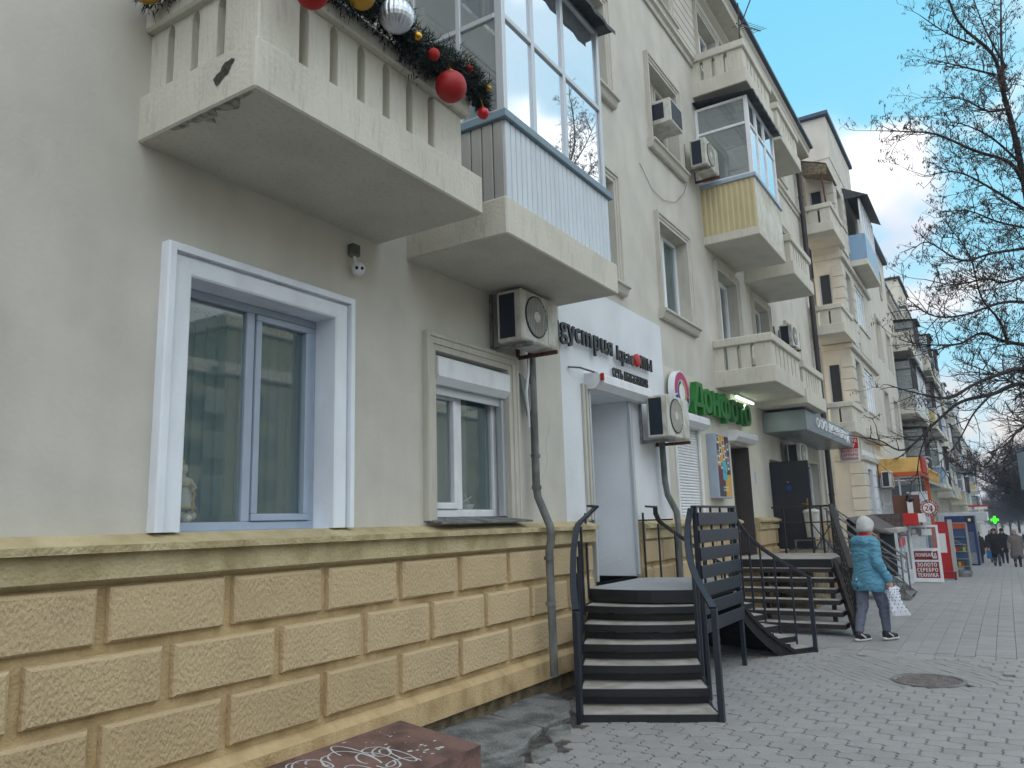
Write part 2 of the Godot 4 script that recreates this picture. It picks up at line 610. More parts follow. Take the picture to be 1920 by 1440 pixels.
func pavers(pave: Node3D) -> void:
	var a := Vector2(0.113, 0.175)
	var b := Vector2(0.137, -0.152)
	var w := Vector2(0.140, 0.078)
	var s := a - w
	var f := b + s * 1.0
	f = Vector2(0.110, -0.055)
	# close the cell exactly: a = w + s, b = f - s
	s = a - w
	f = b + s
	var poly := PackedVector2Array()
	var p := Vector2.ZERO
	var seq := [[w, 0.016, 6], [s, 0.014, 5], [-f, 0.0, 1], [-w, -0.016, 6], [-s, -0.014, 5], [f, 0.0, 1]]
	for e in seq:
		var am: float = e[1]
		if e[0] == -w or e[0] == -s:
			am = absf(am)
		for q in hex_edge(p, p + e[0], am, e[2]):
			poly.append(q)
		p += e[0]
	var cen := Vector2.ZERO
	for q in poly:
		cen += q
	cen /= poly.size()
	var inset := Geometry2D.offset_polygon(poly, -0.0068)[0]
	var small := Geometry2D.offset_polygon(poly, -0.0105)[0]
	var mb := MB.new()
	var ids := Geometry2D.triangulate_polygon(small)
	for i in range(0, ids.size(), 3):
		var P := []
		for k in 3:
			var q: Vector2 = small[ids[i + k]] - cen
			P.append(Vector3(q.x, 0, q.y))
		mb.tris(P[0], P[1], P[2], Vector3.UP, Vector3.UP, Vector3.UP)
	if small.size() == inset.size():
		# start both rings at the nearest corner
		var off := 0
		var best := 1e9
		for k in inset.size():
			if inset[k].distance_to(small[0]) < best:
				best = inset[k].distance_to(small[0])
				off = k
		for k in small.size():
			var q0 := small[k] - cen
			var q1 := small[(k + 1) % small.size()] - cen
			var r0 := inset[(k + off) % inset.size()] - cen
			var r1 := inset[(k + 1 + off) % inset.size()] - cen
			mb.quad(Vector3(q0.x, 0, q0.y), Vector3(q1.x, 0, q1.y), Vector3(r1.x, -0.005, r1.y), Vector3(r0.x, -0.005, r0.y), Vector3.UP)
			mb.quad(Vector3(r0.x, -0.005, r0.y), Vector3(r1.x, -0.005, r1.y), Vector3(r1.x, -0.032, r1.y), Vector3(r0.x, -0.032, r0.y), Vector3(r0.x + r1.x, 0, r0.y + r1.y))
	else:
		for k in inset.size():
			var r0 := inset[k] - cen
			var r1 := inset[(k + 1) % inset.size()] - cen
			mb.quad(Vector3(r0.x, -0.001, r0.y), Vector3(r1.x, -0.001, r1.y), Vector3(r1.x, -0.032, r1.y), Vector3(r0.x, -0.032, r0.y), Vector3(r0.x + r1.x, 0, r0.y + r1.y))
	var pm := mb.mesh(Vector3.ZERO)
	var rng := RandomNumberGenerator.new()
	rng.seed = 5
	var cells := []
	var o0 := Vector2(2.049, -6.517)
	for i in range(-60, 61):
		for j in range(-60, 61):
			var c := o0 + a * i + b * j
			if c.x < 0.12 or c.x > 7.5 or c.y < -11.02 - 0.12 * sin(c.x * 2.0) or c.y > -2.2:
				continue
			if c.x < 1.08 and c.y > -6.75 and c.y < -4.4 and c.x < 1.06 - maxf(0.0, -5.5 - c.y) * 0.33:
				continue
			if Vector2(c.x - 3.3, (c.y + 9.55)).length() < 0.46:
				continue
			if brick_zone(c):
				continue
			cells.append(c)
	cells.sort_custom(func(x, y): return x.distance_squared_to(Vector2(3.6, -4.6)) < y.distance_squared_to(Vector2(3.6, -4.6)))
	var rest := []
	var n := 0
	for c in cells:
		var bs := Basis(Vector3(1, 0, 0).rotated(Vector3(0, 0, 1), rng.randf_range(-0.012, 0.012)), Vector3.UP, Vector3(0, 0, 1))
		bs = Basis.from_euler(Vector3(rng.randf_range(-0.012, 0.012), rng.randf_range(-0.02, 0.02), rng.randf_range(-0.012, 0.012)))
		var at := Vector3(c.x, gy(c.y) + rng.randf_range(-0.003, 0.003), c.y)
		var seen: bool = c.y < -3.8 and c.x < 4.2 + (-c.y) * 0.06 and c.x > 4.2 - (-c.y) * 1.05
		if n < 300 and seen:
			inst("paver", pm, M["paver_%d" % (rng.randi() % 4)], pave, at, bs)
			n += 1
		else:
			rest.append(Transform3D(bs, at))
	many("far_pavers", pm, M.paver_0, rest, pave)
	# small bricks round the manhole
	var bm := MB.new()
	bm.bbox(Vector3(0, -0.03, 0), Vector3(0.098, 0.06, 0.198), 0.006)
	var bt := []
	var u := Vector2(0.8, -0.6)
	var v := Vector2(0.6, 0.8)
	for i in range(-30, 31):
		for j in range(-30, 31):
			var c := Vector2(3.0, -10.0) + u * 0.1 * i + v * 0.2 * (j + 0.5 * (i % 2))
			if brick_zone(c + (c - Vector2(3.0, -10.0)) * -0.06) and Vector2(c.x - 3.3, c.y + 9.55).length() > 0.36:
				bt.append(Transform3D(Basis.from_euler(Vector3(rng.randf_range(-0.02, 0.02), atan2(v.x, v.y), rng.randf_range(-0.02, 0.02))), Vector3(c.x, rng.randf_range(-0.012, -0.004), c.y)))
	many("paving_bricks", bm.mesh(Vector3.ZERO), M.paver_2, bt, pave)
	# square slabs further on
	var sm := MB.new()
	sm.bbox(Vector3(0, -0.03, 0), Vector3(0.2115, 0.06, 0.2115), 0.004)
	var sm_mesh := sm.mesh(Vector3.ZERO)
	var sets := [[], [], []]
	for i in 48:
		for j in 300:
			var x := 0.13 + i * 0.215
			var z := -10.95 - j * 0.215 - (0.107 if i % 2 else 0.0)
			if z > -10.92 - 0.12 * sin(x * 2.0) or z < -66.0:
				continue
			if j > 130 and x > 7.5:
				continue
			var bs := Basis.from_euler(Vector3(rng.randf_range(-0.012, 0.012) + 0.0295 * (1.0 if z < -16.0 else 0.3), rng.randf_range(-0.012, 0.012), rng.randf_range(-0.012, 0.012)))
			sets[rng.randi() % 3].append(Transform3D(bs, Vector3(x, gy(z) + rng.randf_range(-0.002, 0.002) - (0.007 if z > -11.3 else 0.0), z)))
	for k in 3:
		many("square_slabs", sm_mesh, M["paver_%d" % k], sets[k], pave)
	var fm := MB.new()
	var zs := []
	for i in 60:
		zs.append(-65.5 - i * 6.0)
	strip(fm, -0.02, 10.4, -0.004, zs)
	part("far_paving", fm, M.paver_0, pave).set_meta("kind", "stuff")

func brick_zone(c: Vector2) -> bool:
	return Geometry2D.is_point_in_polygon(c, PackedVector2Array([Vector2(2.15, -10.75), Vector2(2.0, -9.65), Vector2(2.9, -9.05), Vector2(3.8, -9.1), Vector2(4.0, -10.0), Vector2(3.7, -10.95), Vector2(2.9, -11.05)]))

func many(called: String, mesh: Mesh, m: Material, ts: Array, parent: Node3D) -> void:
	var mm := MultiMesh.new()
	mm.transform_format = MultiMesh.TRANSFORM_3D
	mm.mesh = mesh
	mm.instance_count = ts.size()
	for i in ts.size():
		mm.set_instance_transform(i, ts[i])
	var o := MultiMeshInstance3D.new()
	o.name = called
	o.multimesh = mm
	o.material_override = m
	o.set_meta("kind", "stuff")
	parent.add_child(o, true)

func loose_ground() -> void:
	# manhole
	var t := thing("manhole_cover", "round rusty brown manhole cover sunk in the grey paving beside broken pavers", "manhole cover", Vector3(3.3, 0, -9.55))
	var mb := MB.new()
	mb.lathe([Vector2(0.36, -0.05), Vector2(0.36, 0.004), Vector2(0.325, 0.004), Vector2(0.32, -0.012)], Vector3(3.3, 0, -9.55), 36)
	part("rim", mb, M.cracked, t)
	mb = MB.new()
	mb.lathe([Vector2(0.318, -0.03), Vector2(0.318, -0.008), Vector2(0.0, -0.006)], Vector3(3.3, 0, -9.55), 36)
	mat("manhole_iron", Color(0.46, 0.425, 0.41), 0.8, "worn", Vector3(1.2, 1.2, 1.2))
	part("lid", mb, M.manhole_iron, t)
	mb = MB.new()
	for i in range(-9, 10):
		var h := sqrt(maxf(0.0, 0.30 * 0.30 - pow(i * 0.032, 2.0)))
		if h > 0.03:
			mb.bbox(Vector3(3.3 + i * 0.032, -0.004, -9.55), Vector3(0.014, 0.008, h * 2.0), 0.002)
	part("tread_rib", mb, M.manhole_iron, t)
	# broken grey concrete by the wall: irregular slabs
	var rng := RandomNumberGenerator.new()
	rng.seed = 9
	var polys := [
		[Vector2(0.02, -4.9), Vector2(0.62, -4.95), Vector2(0.80, -5.4), Vector2(0.62, -6.05), Vector2(0.02, -6.1)],
		[Vector2(0.64, -4.5), Vector2(1.12, -4.75), Vector2(1.10, -5.05), Vector2(0.86, -5.35), Vector2(0.66, -4.95)],
		[Vector2(0.03, -6.13), Vector2(0.62, -6.08), Vector2(0.66, -6.5), Vector2(0.4, -6.95), Vector2(0.03, -7.1)],
		[Vector2(0.86, -5.42), Vector2(1.02, -5.2), Vector2(1.07, -5.5), Vector2(0.9, -5.75)],
		[Vector2(0.68, -6.02), Vector2(0.86, -5.75), Vector2(0.92, -6.0), Vector2(0.76, -6.3), Vector2(0.69, -6.25)]]
	var lab := ["largest grey concrete slab lying against the yellow plinth by the brown block", "flat grey broken slab between the brown block and the paving", "grey slab under the downpipe beside the foot of the curved stair", "small grey broken piece lying at the edge of the wavy pavers", "small grey chunk just before the left foot of the curved stair"]
	var ht := [0.045, 0.02, 0.04, 0.018, 0.02]
	for k in polys.size():
		mb = MB.new()
		var pp := PackedVector2Array(polys[k])
		var cen := Vector2.ZERO
		for q in pp:
			cen += q
		cen /= pp.size()
		# rough the outline
		var rough := PackedVector2Array()
		for i in pp.size():
			var p0 := pp[i]
			var p1 := pp[(i + 1) % pp.size()]
			for e in 4:
				rough.append(p0.lerp(p1, e / 4.0) + Vector2(rng.randf_range(-0.018, 0.018), rng.randf_range(-0.018, 0.018)))
		var top: float = ht[k]
		var tp := func(q: Vector2) -> Vector3: return Vector3(q.x, top + 0.075 * maxf(0.0, 0.7 - q.x) * (1.0 if k != 1 else 0.3) - 0.03 * absf(q.y - cen.y), q.y)
		for i in rough.size():
			var r0 := rough[i]
			var r1 := rough[(i + 1) % rough.size()]
			var m0 := r0.lerp(cen, 0.07)
			var m1 := r1.lerp(cen, 0.07)
			var P0: Vector3 = tp.call(r0) - Vector3(0, 0.015 + rng.randf() * 0.008, 0)
			var P1: Vector3 = tp.call(r1) - Vector3(0, 0.015, 0)
			mb.tri(tp.call(cen), tp.call(m0), tp.call(m1))
			mb.quad(tp.call(m0), tp.call(m1), P1, P0, Vector3.UP)
			mb.quad(P0, P1, Vector3(r1.x, -0.1, r1.y), Vector3(r0.x, -0.1, r0.y), Vector3(r0.x - cen.x, 0, r0.y - cen.y))
		solo("concrete_slab", mb, M.cracked, lab[k], "slab", Vector3(cen.x, 0, cen.y))
	mb = MB.new()
	for i in 40:
		for j in 12:
			pass
	var q0 := [0.0, 0.3, 0.6, 0.9, 1.2]
	for i in 24:
		for j in 4:
			var z0 := -4.3 - i * 0.35
			var z1 := z0 - 0.35
			var hh := func(x: float, z: float) -> float: return gy(z) - 0.012 + 0.07 * maxf(0.0, 0.5 - x) + 0.008 * sin(x * 23.0 + z * 17.0)
			var x0: float = q0[j]
			var x1: float = q0[j + 1]
			mb.quad(Vector3(x0, hh.call(x0, z0), z0), Vector3(x1, hh.call(x1, z0), z0), Vector3(x1, hh.call(x1, z1), z1), Vector3(x0, hh.call(x0, z1), z1), Vector3.UP)
	struct("bare_earth", mb, M.dirt)
	# the low brown block with chalk scribbles
	t = thing("basement_hatch_block", "low brown painted concrete block with white chalk scribbles beside the plinth", "concrete block", Vector3(0.6, 0, -3.6))
	mb = MB.new()
	var P := [Vector3(0.02, 0.315, -4.78), Vector3(0.80, 0.19, -4.86), Vector3(0.80, 0.19, -2.0), Vector3(0.02, 0.315, -2.0)]
	mb.quad(P[0], P[1], P[2], P[3], Vector3.UP)
	for k in 4:
		var A: Vector3 = P[k]
		var B: Vector3 = P[(k + 1) % 4]
		mb.quad(A, B, Vector3(B.x, -0.1, B.z), Vector3(A.x, -0.1, A.z), Vector3((A.x + B.x) - 1.0, 0, (A.z + B.z) + 6.8))
	mat("brown_paint", Color(0.50, 0.38, 0.35), 0.75, "worn", Vector3(0.35, 0.35, 0.35), "n_fine", 0.5, "mottle", Vector3(0.5, 0.5, 0.5))
	part("block", mb, M.brown_paint, t)
	mb = MB.new()
	var rr := RandomNumberGenerator.new()
	rr.seed = 21
	for s in 17:
		var c := Vector2(0.42 + rr.randf_range(-0.16, 0.20), -3.30 - s * 0.062)
		var rx := rr.randf_range(0.05, 0.17)
		var ry := rr.randf_range(0.04, 0.11)
		var ph := rr.randf() * TAU
		var turn := rr.randf_range(3.5, 8.0)
		var pts := []
		for i in 22:
			var u := float(i) / 21.0
			var an := ph + turn * u
			var grow := 0.55 + 0.6 * u
			var x := c.x + cos(an) * rx * grow + 0.10 * (u - 0.5)
			var z := c.y + sin(an) * ry * grow - 0.10 * (u - 0.5)
			pts.append(Vector3(x, 0.315 - (x - 0.02) * 0.1603 + 0.0015, z))
		for i in 21:
			var d: Vector3 = pts[i + 1] - pts[i]
			var sd := d.cross(Vector3.UP).normalized() * (0.0045 + 0.003 * rr.randf())
			mb.quad(pts[i] - sd, pts[i] + sd, pts[i + 1] + sd, pts[i + 1] - sd, Vector3.UP)
	mat("chalk", Color(0.74, 0.76, 0.76), 0.95)
	part("chalk_scribble", mb, M.chalk, t).set_meta("kind", "stuff")
	mb = MB.new()
	for i in 26:
		var x := 0.12 + rr.randf() * 0.62
		var z := -4.66 + rr.randf() * 0.55 * (1.0 - x * 0.5)
		var r := 0.006 + 0.018 * rr.randf() * rr.randf()
		var y := 0.315 - (x - 0.02) * 0.1603 + 0.001
		var ring := []
		for k in 7:
			ring.append(Vector3(x + cos(k * TAU / 7) * r * rr.randf_range(0.6, 1.3), y + 0.002, z + sin(k * TAU / 7) * r * 1.4 * rr.randf_range(0.6, 1.3)))
		for k in 7:
			mb.tris(Vector3(x, y + 0.003, z), ring[k], ring[(k + 1) % 7], Vector3.UP, Vector3.UP, Vector3.UP)
	part("paint_spots", mb, M.chalk, t).set_meta("kind", "stuff")

# ---------------------------------------------------------------- building pieces
# holes: [z_far, z_near, y_low, y_high]
func sheet(mb: MB, x: float, zf: float, zn: float, y0: float, y1: float, holes: Array) -> void:
	var zs := [zf, zn]
	var ys := [y0, y1]
	for h in holes:
		for k in 2:
			if h[k] > zf and h[k] < zn and not zs.has(h[k]):
				zs.append(h[k])
			if h[k + 2] > y0 and h[k + 2] < y1 and not ys.has(h[k + 2]):
				ys.append(h[k + 2])
	zs.sort()
	ys.sort()
	for i in zs.size() - 1:
		for j in ys.size() - 1:
			var cz: float = (zs[i] + zs[i + 1]) * 0.5
			var cy: float = (ys[j] + ys[j + 1]) * 0.5
			var open := false
			for h in holes:
				if cz > h[0] and cz < h[1] and cy > h[2] and cy < h[3]:
					open = true
			if not open:
				mb.quad(Vector3(x, ys[j], zs[i + 1]), Vector3(x, ys[j], zs[i]), Vector3(x, ys[j + 1], zs[i]), Vector3(x, ys[j + 1], zs[i + 1]), Vector3.RIGHT)

func reveal(mb: MB, x: float, h: Array, depth: float) -> void:
	var a := Vector3(x, h[2], h[1])
	var b := Vector3(x, h[2], h[0])
	var c := Vector3(x, h[3], h[0])
	var d := Vector3(x, h[3], h[1])
	var o := Vector3(-depth, 0, 0)
	mb.quad(a, b, b + o, a + o, Vector3.UP)
	mb.quad(b, c, c + o, b + o, Vector3(0, 0, 1))
	mb.quad(c, d, d + o, c + o, Vector3.DOWN)
	mb.quad(d, a, a + o, d + o, Vector3(0, 0, -1))

func casing(mb: MB, x: float, h: Array, prof: Array, bottom: bool = false) -> void:
	# prof: [out from the opening, proud of the wall]; swept up, over and down (and under)
	var path := func(d: float) -> Array:
		var l := [Vector2(h[1] + d, h[2] - (d if bottom else 0.0)), Vector2(h[1] + d, h[3] + d), Vector2(h[0] - d, h[3] + d), Vector2(h[0] - d, h[2] - (d if bottom else 0.0))]
		if bottom:
			l.append(l[0])
		return l
	for i in prof.size() - 1:
		var p: Vector2 = prof[i]
		var q: Vector2 = prof[i + 1]
		var A: Array = path.call(p.x)
		var B: Array = path.call(q.x)
		for k in A.size() - 1:
			mb.quad(Vector3(x + p.y, A[k].y, A[k].x), Vector3(x + p.y, A[k + 1].y, A[k + 1].x), Vector3(x + q.y, B[k + 1].y, B[k + 1].x), Vector3(x + q.y, B[k].y, B[k].x))
	if not bottom:
		for e in [1, 0]:
			var z: float = h[e]
			var sg := 1.0 if e == 1 else -1.0
			for i in prof.size() - 1:
				var p: Vector2 = prof[i]
				var q: Vector2 = prof[i + 1]
				mb.quad(Vector3(x, h[2], z + sg * p.x), Vector3(x + p.y, h[2], z + sg * p.x), Vector3(x + q.y, h[2], z + sg * q.x), Vector3(x, h[2], z + sg * q.x), Vector3.DOWN)

func window(bld: Node3D, h: Array, x: float, fm: Material, gm: Material, cuts: Array = [], sashes: Array = [], transom: float = 0.0, fw: float = 0.055) -> MeshInstance3D:
	# h as above; cuts: z of the mullions, near to far; sashes: indices of panes with a frame of their own
	var mb := MB.new()
	var zf: float = h[0]
	var zn: float = h[1]
	var y0: float = h[2]
	var y1: float = h[3]
	mb.b2(Vector3(x - 0.06, y0, zf), Vector3(x, y0 + fw, zn), 0.006)
	mb.b2(Vector3(x - 0.06, y1 - fw, zf), Vector3(x, y1, zn), 0.006)
	for z in [[zf, zf + fw], [zn - fw, zn]]:
		mb.b2(Vector3(x - 0.06, y0 + fw, z[0]), Vector3(x, y1 - fw, z[1]), 0.006)
	for c in cuts:
		mb.b2(Vector3(x - 0.06, y0 + fw, c - fw * 0.6), Vector3(x - 0.001, y1 - fw, c + fw * 0.6), 0.006)
	if transom > 0.0:
		mb.b2(Vector3(x - 0.06, transom - fw * 0.5, zf + fw), Vector3(x - 0.002, transom + fw * 0.5, zn - fw), 0.006)
	var edges := [zn - fw]
	for c in cuts:
		edges.append(c + fw * 0.6)
		edges.append(c - fw * 0.6)
	edges.append(zf + fw)
	var panes := []
	for i in range(0, edges.size(), 2):
		var a: float = edges[i]
		var b: float = edges[i + 1]
		var lo := y0 + fw
		var hi := y1 - fw
		if sashes.has(i / 2):
			var s := fw * 0.9
			mb.b2(Vector3(x - 0.05, lo + 0.004, b + 0.004), Vector3(x + 0.016, lo + s, a - 0.004), 0.006)
			mb.b2(Vector3(x - 0.05, hi - s, b + 0.004), Vector3(x + 0.016, hi - 0.004, a - 0.004), 0.006)
			mb.b2(Vector3(x - 0.05, lo + s, b + 0.004), Vector3(x + 0.016, hi - s, b + s), 0.006)
			mb.b2(Vector3(x - 0.05, lo + s, a - s), Vector3(x + 0.016, hi - s, a - 0.004), 0.006)
			lo += s; hi -= s; b += s; a -= s
		if transom > 0.0:
			panes.append([a, b, lo, transom - fw * 0.5])
			panes.append([a, b, transom + fw * 0.5, hi])
		else:
			panes.append([a, b, lo, hi])
	var w := part("window", mb, fm, bld)
	for p in panes:
		mb = MB.new()
		mb.quad(Vector3(x - 0.028, p[2], p[0]), Vector3(x - 0.028, p[2], p[1]), Vector3(x - 0.028, p[3], p[1]), Vector3(x - 0.028, p[3], p[0]), Vector3.RIGHT)
		part("pane", mb, gm, w)
	return w

func drape(win: Node3D, x: float, zf: float, zn: float, y0: float, y1: float, m: Material, fold: float = 0.11) -> void:
	var mb := MB.new()
	var n := int((zn - zf) / fold * 6.0) + 2
	for i in n:
		var za := lerpf(zn, zf, float(i) / n)
		var zb := lerpf(zn, zf, float(i + 1) / n)
		var xa := x + 0.03 * sin(za / fold * TAU)
		var xb := x + 0.03 * sin(zb / fold * TAU)
		mb.quad(Vector3(xa, y0, za), Vector3(xb, y0, zb), Vector3(xb, y1, zb), Vector3(xa, y1, za), Vector3.RIGHT)
	part("curtain", mb, m, win)

func sill(bld: Node3D, x: float, h: Array, m: Material, deep: float = 0.14, over: float = 0.2) -> void:
	var mb := MB.new()
	var prof := PackedVector2Array([Vector2(0, 0), Vector2(deep, -0.02), Vector2(deep, -0.055), Vector2(deep * 0.75, -0.07), Vector2(deep * 0.55, -0.15), Vector2(deep * 0.4, -0.17), Vector2(0, -0.17)])
	mb.extrude(prof, Vector3(x, h[2], h[0] - over), Vector3.RIGHT, Vector3.UP, Vector3(0, 0, h[1] - h[0] + over * 2.0))
	part("window_sill", mb, m, bld)

func baluster_poly(bw: float, gap: float, h: float) -> PackedVector2Array:
	var a := bw * 0.5
	var b := a + gap * 0.5 - 0.002
	return PackedVector2Array([Vector2(-a, 0), Vector2(a, 0), Vector2(a, h - 0.055), Vector2(a + (b - a) * 0.35, h - 0.022), Vector2(b, h), Vector2(-b, h), Vector2(-a - (b - a) * 0.35, h - 0.022), Vector2(-a, h - 0.055)])

# a concrete balcony on a wall at x0: slab, corner posts, flat balusters and a rail
func balcony(bld: Node3D, x0: float, zn: float, zf: float, y: float, deep: float, slots_f: int, slots_s: int, parapet: bool = true, thick: float = 0.31, pn: float = 0.30, pf: float = 0.34, ins_n: float = 0.05, ins_f: float = 0.05) -> MeshInstance3D:
	var mb := MB.new()
	var x1 := x0 + deep
	mb.b2(Vector3(x0 - 0.02, y, zf), Vector3(x1, y + thick, zn), 0.012)
	var slab := part("balcony", mb, M.concrete, bld)
	if not parapet:
		return slab
	var yb := y + thick
	var h := 0.44
	var th := 0.12
	var a := zn - ins_n
	var b := zf + ins_f
	var xf := x1 - 0.05
	# corner posts
	mb = MB.new()
	mb.b2(Vector3(xf - th, yb, a - pn), Vector3(xf, yb + h, a), 0.008)
	mb.b2(Vector3(xf - 0.30, yb, a - th), Vector3(xf - th, yb + h, a), 0.008)
	part("corner_post", mb, M.concrete, slab)
	mb = MB.new()
	mb.b2(Vector3(xf - th, yb, b), Vector3(xf, yb + h, b + pf), 0.008)
	mb.b2(Vector3(xf - 0.30, yb, b), Vector3(xf - th, yb + h, b + th), 0.008)
	part("corner_post", mb, M.concrete, slab)
	# front balusters
	var L := (a - pn) - (b + pf)
	var gap := 0.07
	if slots_f > 0:
		var bw := (L - gap * slots_f) / maxf(1.0, slots_f - 1.0)
		var mm := MB.new()
		mm.extrude(baluster_poly(bw, gap, h), Vector3(-th * 0.5, 0, 0), Vector3(0, 0, 1), Vector3.UP, Vector3(th, 0, 0))
		var me := mm.mesh(Vector3.ZERO)
		for i in slots_f - 1:
			inst("baluster", me, M.concrete, slab, Vector3(xf - th * 0.5 - 0.004, yb - 0.002, a - pn - gap - bw * 0.5 - i * (bw + gap)))
	if slots_s > 0:
		var Ls := (xf - 0.30) - x0
		var bw := (Ls - gap * slots_s) / slots_s
		var mm := MB.new()
		mm.extrude(baluster_poly(bw, gap, h), Vector3(0, 0, -th * 0.5), Vector3.RIGHT, Vector3.UP, Vector3(0, 0, th))
		var me := mm.mesh(Vector3.ZERO)
		for zz in [a - th * 0.5 - 0.004, b + th * 0.5 + 0.004]:
			for i in slots_s:
				inst("baluster", me, M.concrete, slab, Vector3(x0 + bw * 0.5 + i * (bw + gap), yb - 0.002, zz))
	mb = MB.new()
	var ry := yb + h
	mb.b2(Vector3(x0, ry - 0.003, a - 0.17), Vector3(xf + 0.05, ry + 0.15, a + 0.05), 0.015)
	mb.b2(Vector3(x0, ry - 0.003, b - 0.05), Vector3(xf + 0.05, ry + 0.15, b + 0.17), 0.015)
	mb.b2(Vector3(xf - 0.17, ry - 0.001, b + 0.165), Vector3(xf + 0.048, ry + 0.148, a - 0.165), 0.012)
	part("rail", mb, M.concrete, slab)
	return slab

func corrugated(mb: MB, a: Vector3, b: Vector3, h: float, out: Vector3, pitch: float, deep: float) -> void:
	# a profiled sheet from a to b (its foot), h high, ribs towards out
	var L := (b - a).length()
	var n := int(L / pitch)
	var t := (b - a) / n
	var up := Vector3(0, h, 0)
	for i in n:
		var p := a + t * i
		var u: Array[float] = [0.0, 0.30, 0.42, 0.78, 0.90, 1.0]
		var d: Array[float] = [0.0, 0.0, deep, deep, 0.0, 0.0]
		for k in 5:
			var A := p + t * u[k] + out * d[k]
			var B := p + t * u[k + 1] + out * d[k + 1]
			mb.quad(A, B, B + up, A + up, out)

const Z_END := -23.7

func near_building() -> void:
	var bld := thing("apartment_building", "cream plastered four storey apartment block nearest the viewer with yellow block plinth", "building", Vector3(0, 0, -9))
	# openings: ground floor
	var w0 := [-1.49, -0.25, 1.763, 3.345]
	var w1 := [-4.12, -2.87, 1.763, 3.345]
	var w2 := [-6.60, -5.38, 1.80, 3.32]
	var d1 := [-9.68, -8.46, 1.03, 3.36]
	var w3 := [-12.53, -11.45, 1.80, 3.22]
	var d2 := [-15.55, -14.35, 1.03, 3.12]
	var d3 := [-18.15, -17.20, 1.03, 2.98]
	var w4 := [-22.3, -20.4, 1.6, 3.1]
	var ground_holes := [w0, w1, w2, d1, w3, d2, d3, w4]
	# upper storeys: [far, near, sill, head, balcony door?]
	var cols := [[-4.25, -2.95], [-6.75, -5.35], [-9.55, -8.2], [-12.6, -11.31], [-15.6, -14.32], [-18.2, -16.9], [-21.3, -20.0]]
	var upper := []
	for k in cols.size():
		var c = cols[k]
		var door: bool = k in [0, 1, 4, 5]
		upper.append([c[0], c[1], (4.42 if door else 5.02), 6.52])
		upper.append([c[0], c[1], (7.15 if door else 7.90), 9.36])
		upper.append([c[0], c[1], (10.2 if door else 10.86), 12.15])
	var holes := ground_holes + upper
	var zone_white := [-11.12, -7.80, 1.76, 4.72]
	var zone_cream := [-16.45, -11.12, 1.60, 4.10]
	var shell := holes + [zone_white, zone_cream]
	var mb := MB.new()
	sheet(mb, 0.0, Z_END, 4.0, 1.76, 12.7, shell)
	sheet(mb, 0.0, Z_END, -16.45, 1.60, 1.76, shell)
	# the body behind: far side, ends and top, so that it is closed
	mb.quad(Vector3(-11, -0.5, 4), Vector3(-11, -0.5, Z_END), Vector3(-11, 12.9, Z_END), Vector3(-11, 12.9, 4), Vector3.LEFT)
	mb.quad(Vector3(0, -0.5, 4), Vector3(-11, -0.5, 4), Vector3(-11, 12.9, 4), Vector3(0, 12.9, 4), Vector3(0, 0, 1))
	mb.quad(Vector3(0, -0.5, Z_END), Vector3(-11, -0.5, Z_END), Vector3(-11, 12.9, Z_END), Vector3(0, 12.9, Z_END), Vector3(0, 0, -1))
	part("wall", mb, M.plaster, bld)
	mb = MB.new()
	sheet(mb, 0.0, zone_white[0], zone_white[1], zone_white[2], zone_white[3], holes)
	sheet(mb, 0.0, -8.30, -7.80, 1.70, 1.76, holes)
	part("painted_wall", mb, M.plaster_white, bld)
	mb = MB.new()
	sheet(mb, 0.0, zone_cream[0], zone_cream[1], zone_cream[2], zone_cream[3], holes)
	part("painted_wall", mb, M.plaster_cream, bld)
	mb = MB.new()
	for h in [w0, w1, w2, w3, w4, d2, d3] + upper:
		mb = MB.new()
		reveal(mb, 0.0, h, 0.5 if h == d2 or h == d3 else 0.28)
		part("reveal", mb, M.trim_white if h == w0 or h == w1 else M.trim, bld)
	mb = MB.new()
	reveal(mb, 0.0, d1, 0.62)
	part("doorway", mb, M.plaster_white, bld)
	# inside: floors and a back partition, seen dimly through the panes
	mb = MB.new()
	for y in [1.0, 4.2, 7.1, 10.15]:
		mb.b2(Vector3(-10.9, y - 0.25, Z_END + 0.05), Vector3(-0.29, y, 3.95))
	part("floor_slab", mb, M.interior, bld)
	mb = MB.new()
	for y in [1.0, 4.2, 7.1, 10.15]:
		mb.b2(Vector3(-3.3, y, Z_END + 0.05), Vector3(-3.2, y + 2.6, 3.95))
	for z in [-0.0, -2.3, -4.75, -7.4, -10.6, -13.5, -16.2, -19.2]:
		mb.b2(Vector3(-3.2, 1.0, z - 0.05), Vector3(-0.3, 12.6, z + 0.05))
	part("partition", mb, M.interior, bld)
	# roof, cornice and belt
	mb = MB.new()
	var cp := PackedVector2Array([Vector2(0, 12.30), Vector2(0.05, 12.30), Vector2(0.05, 12.42), Vector2(0.14, 12.48), Vector2(0.14, 12.56), Vector2(0.42, 12.60), Vector2(0.42, 12.74), Vector2(0.47, 12.80), Vector2(0.47, 12.86), Vector2(0, 12.90)])
	mb.extrude(cp, Vector3(0, 0, Z_END), Vector3.RIGHT, Vector3.UP, Vector3(0, 0, 27.7))
	part("cornice", mb, M.trim, bld)
	mb = MB.new()
	mb.extrude(PackedVector2Array([Vector2(0, 10.55), Vector2(0.04, 10.55), Vector2(0.05, 10.64), Vector2(0.10, 10.67), Vector2(0.10, 10.73), Vector2(0, 10.76)]), Vector3(0, 0, Z_END), Vector3.RIGHT, Vector3.UP, Vector3(0, 0, 27.7))
	part("belt_course", mb, M.trim, bld)
	mb = MB.new()
	mb.quad(Vector3(0.54, 12.87, 4.1), Vector3(0.54, 12.87, Z_END), Vector3(-5.5, 15.0, Z_END), Vector3(-5.5, 15.0, 4.1), Vector3.UP)
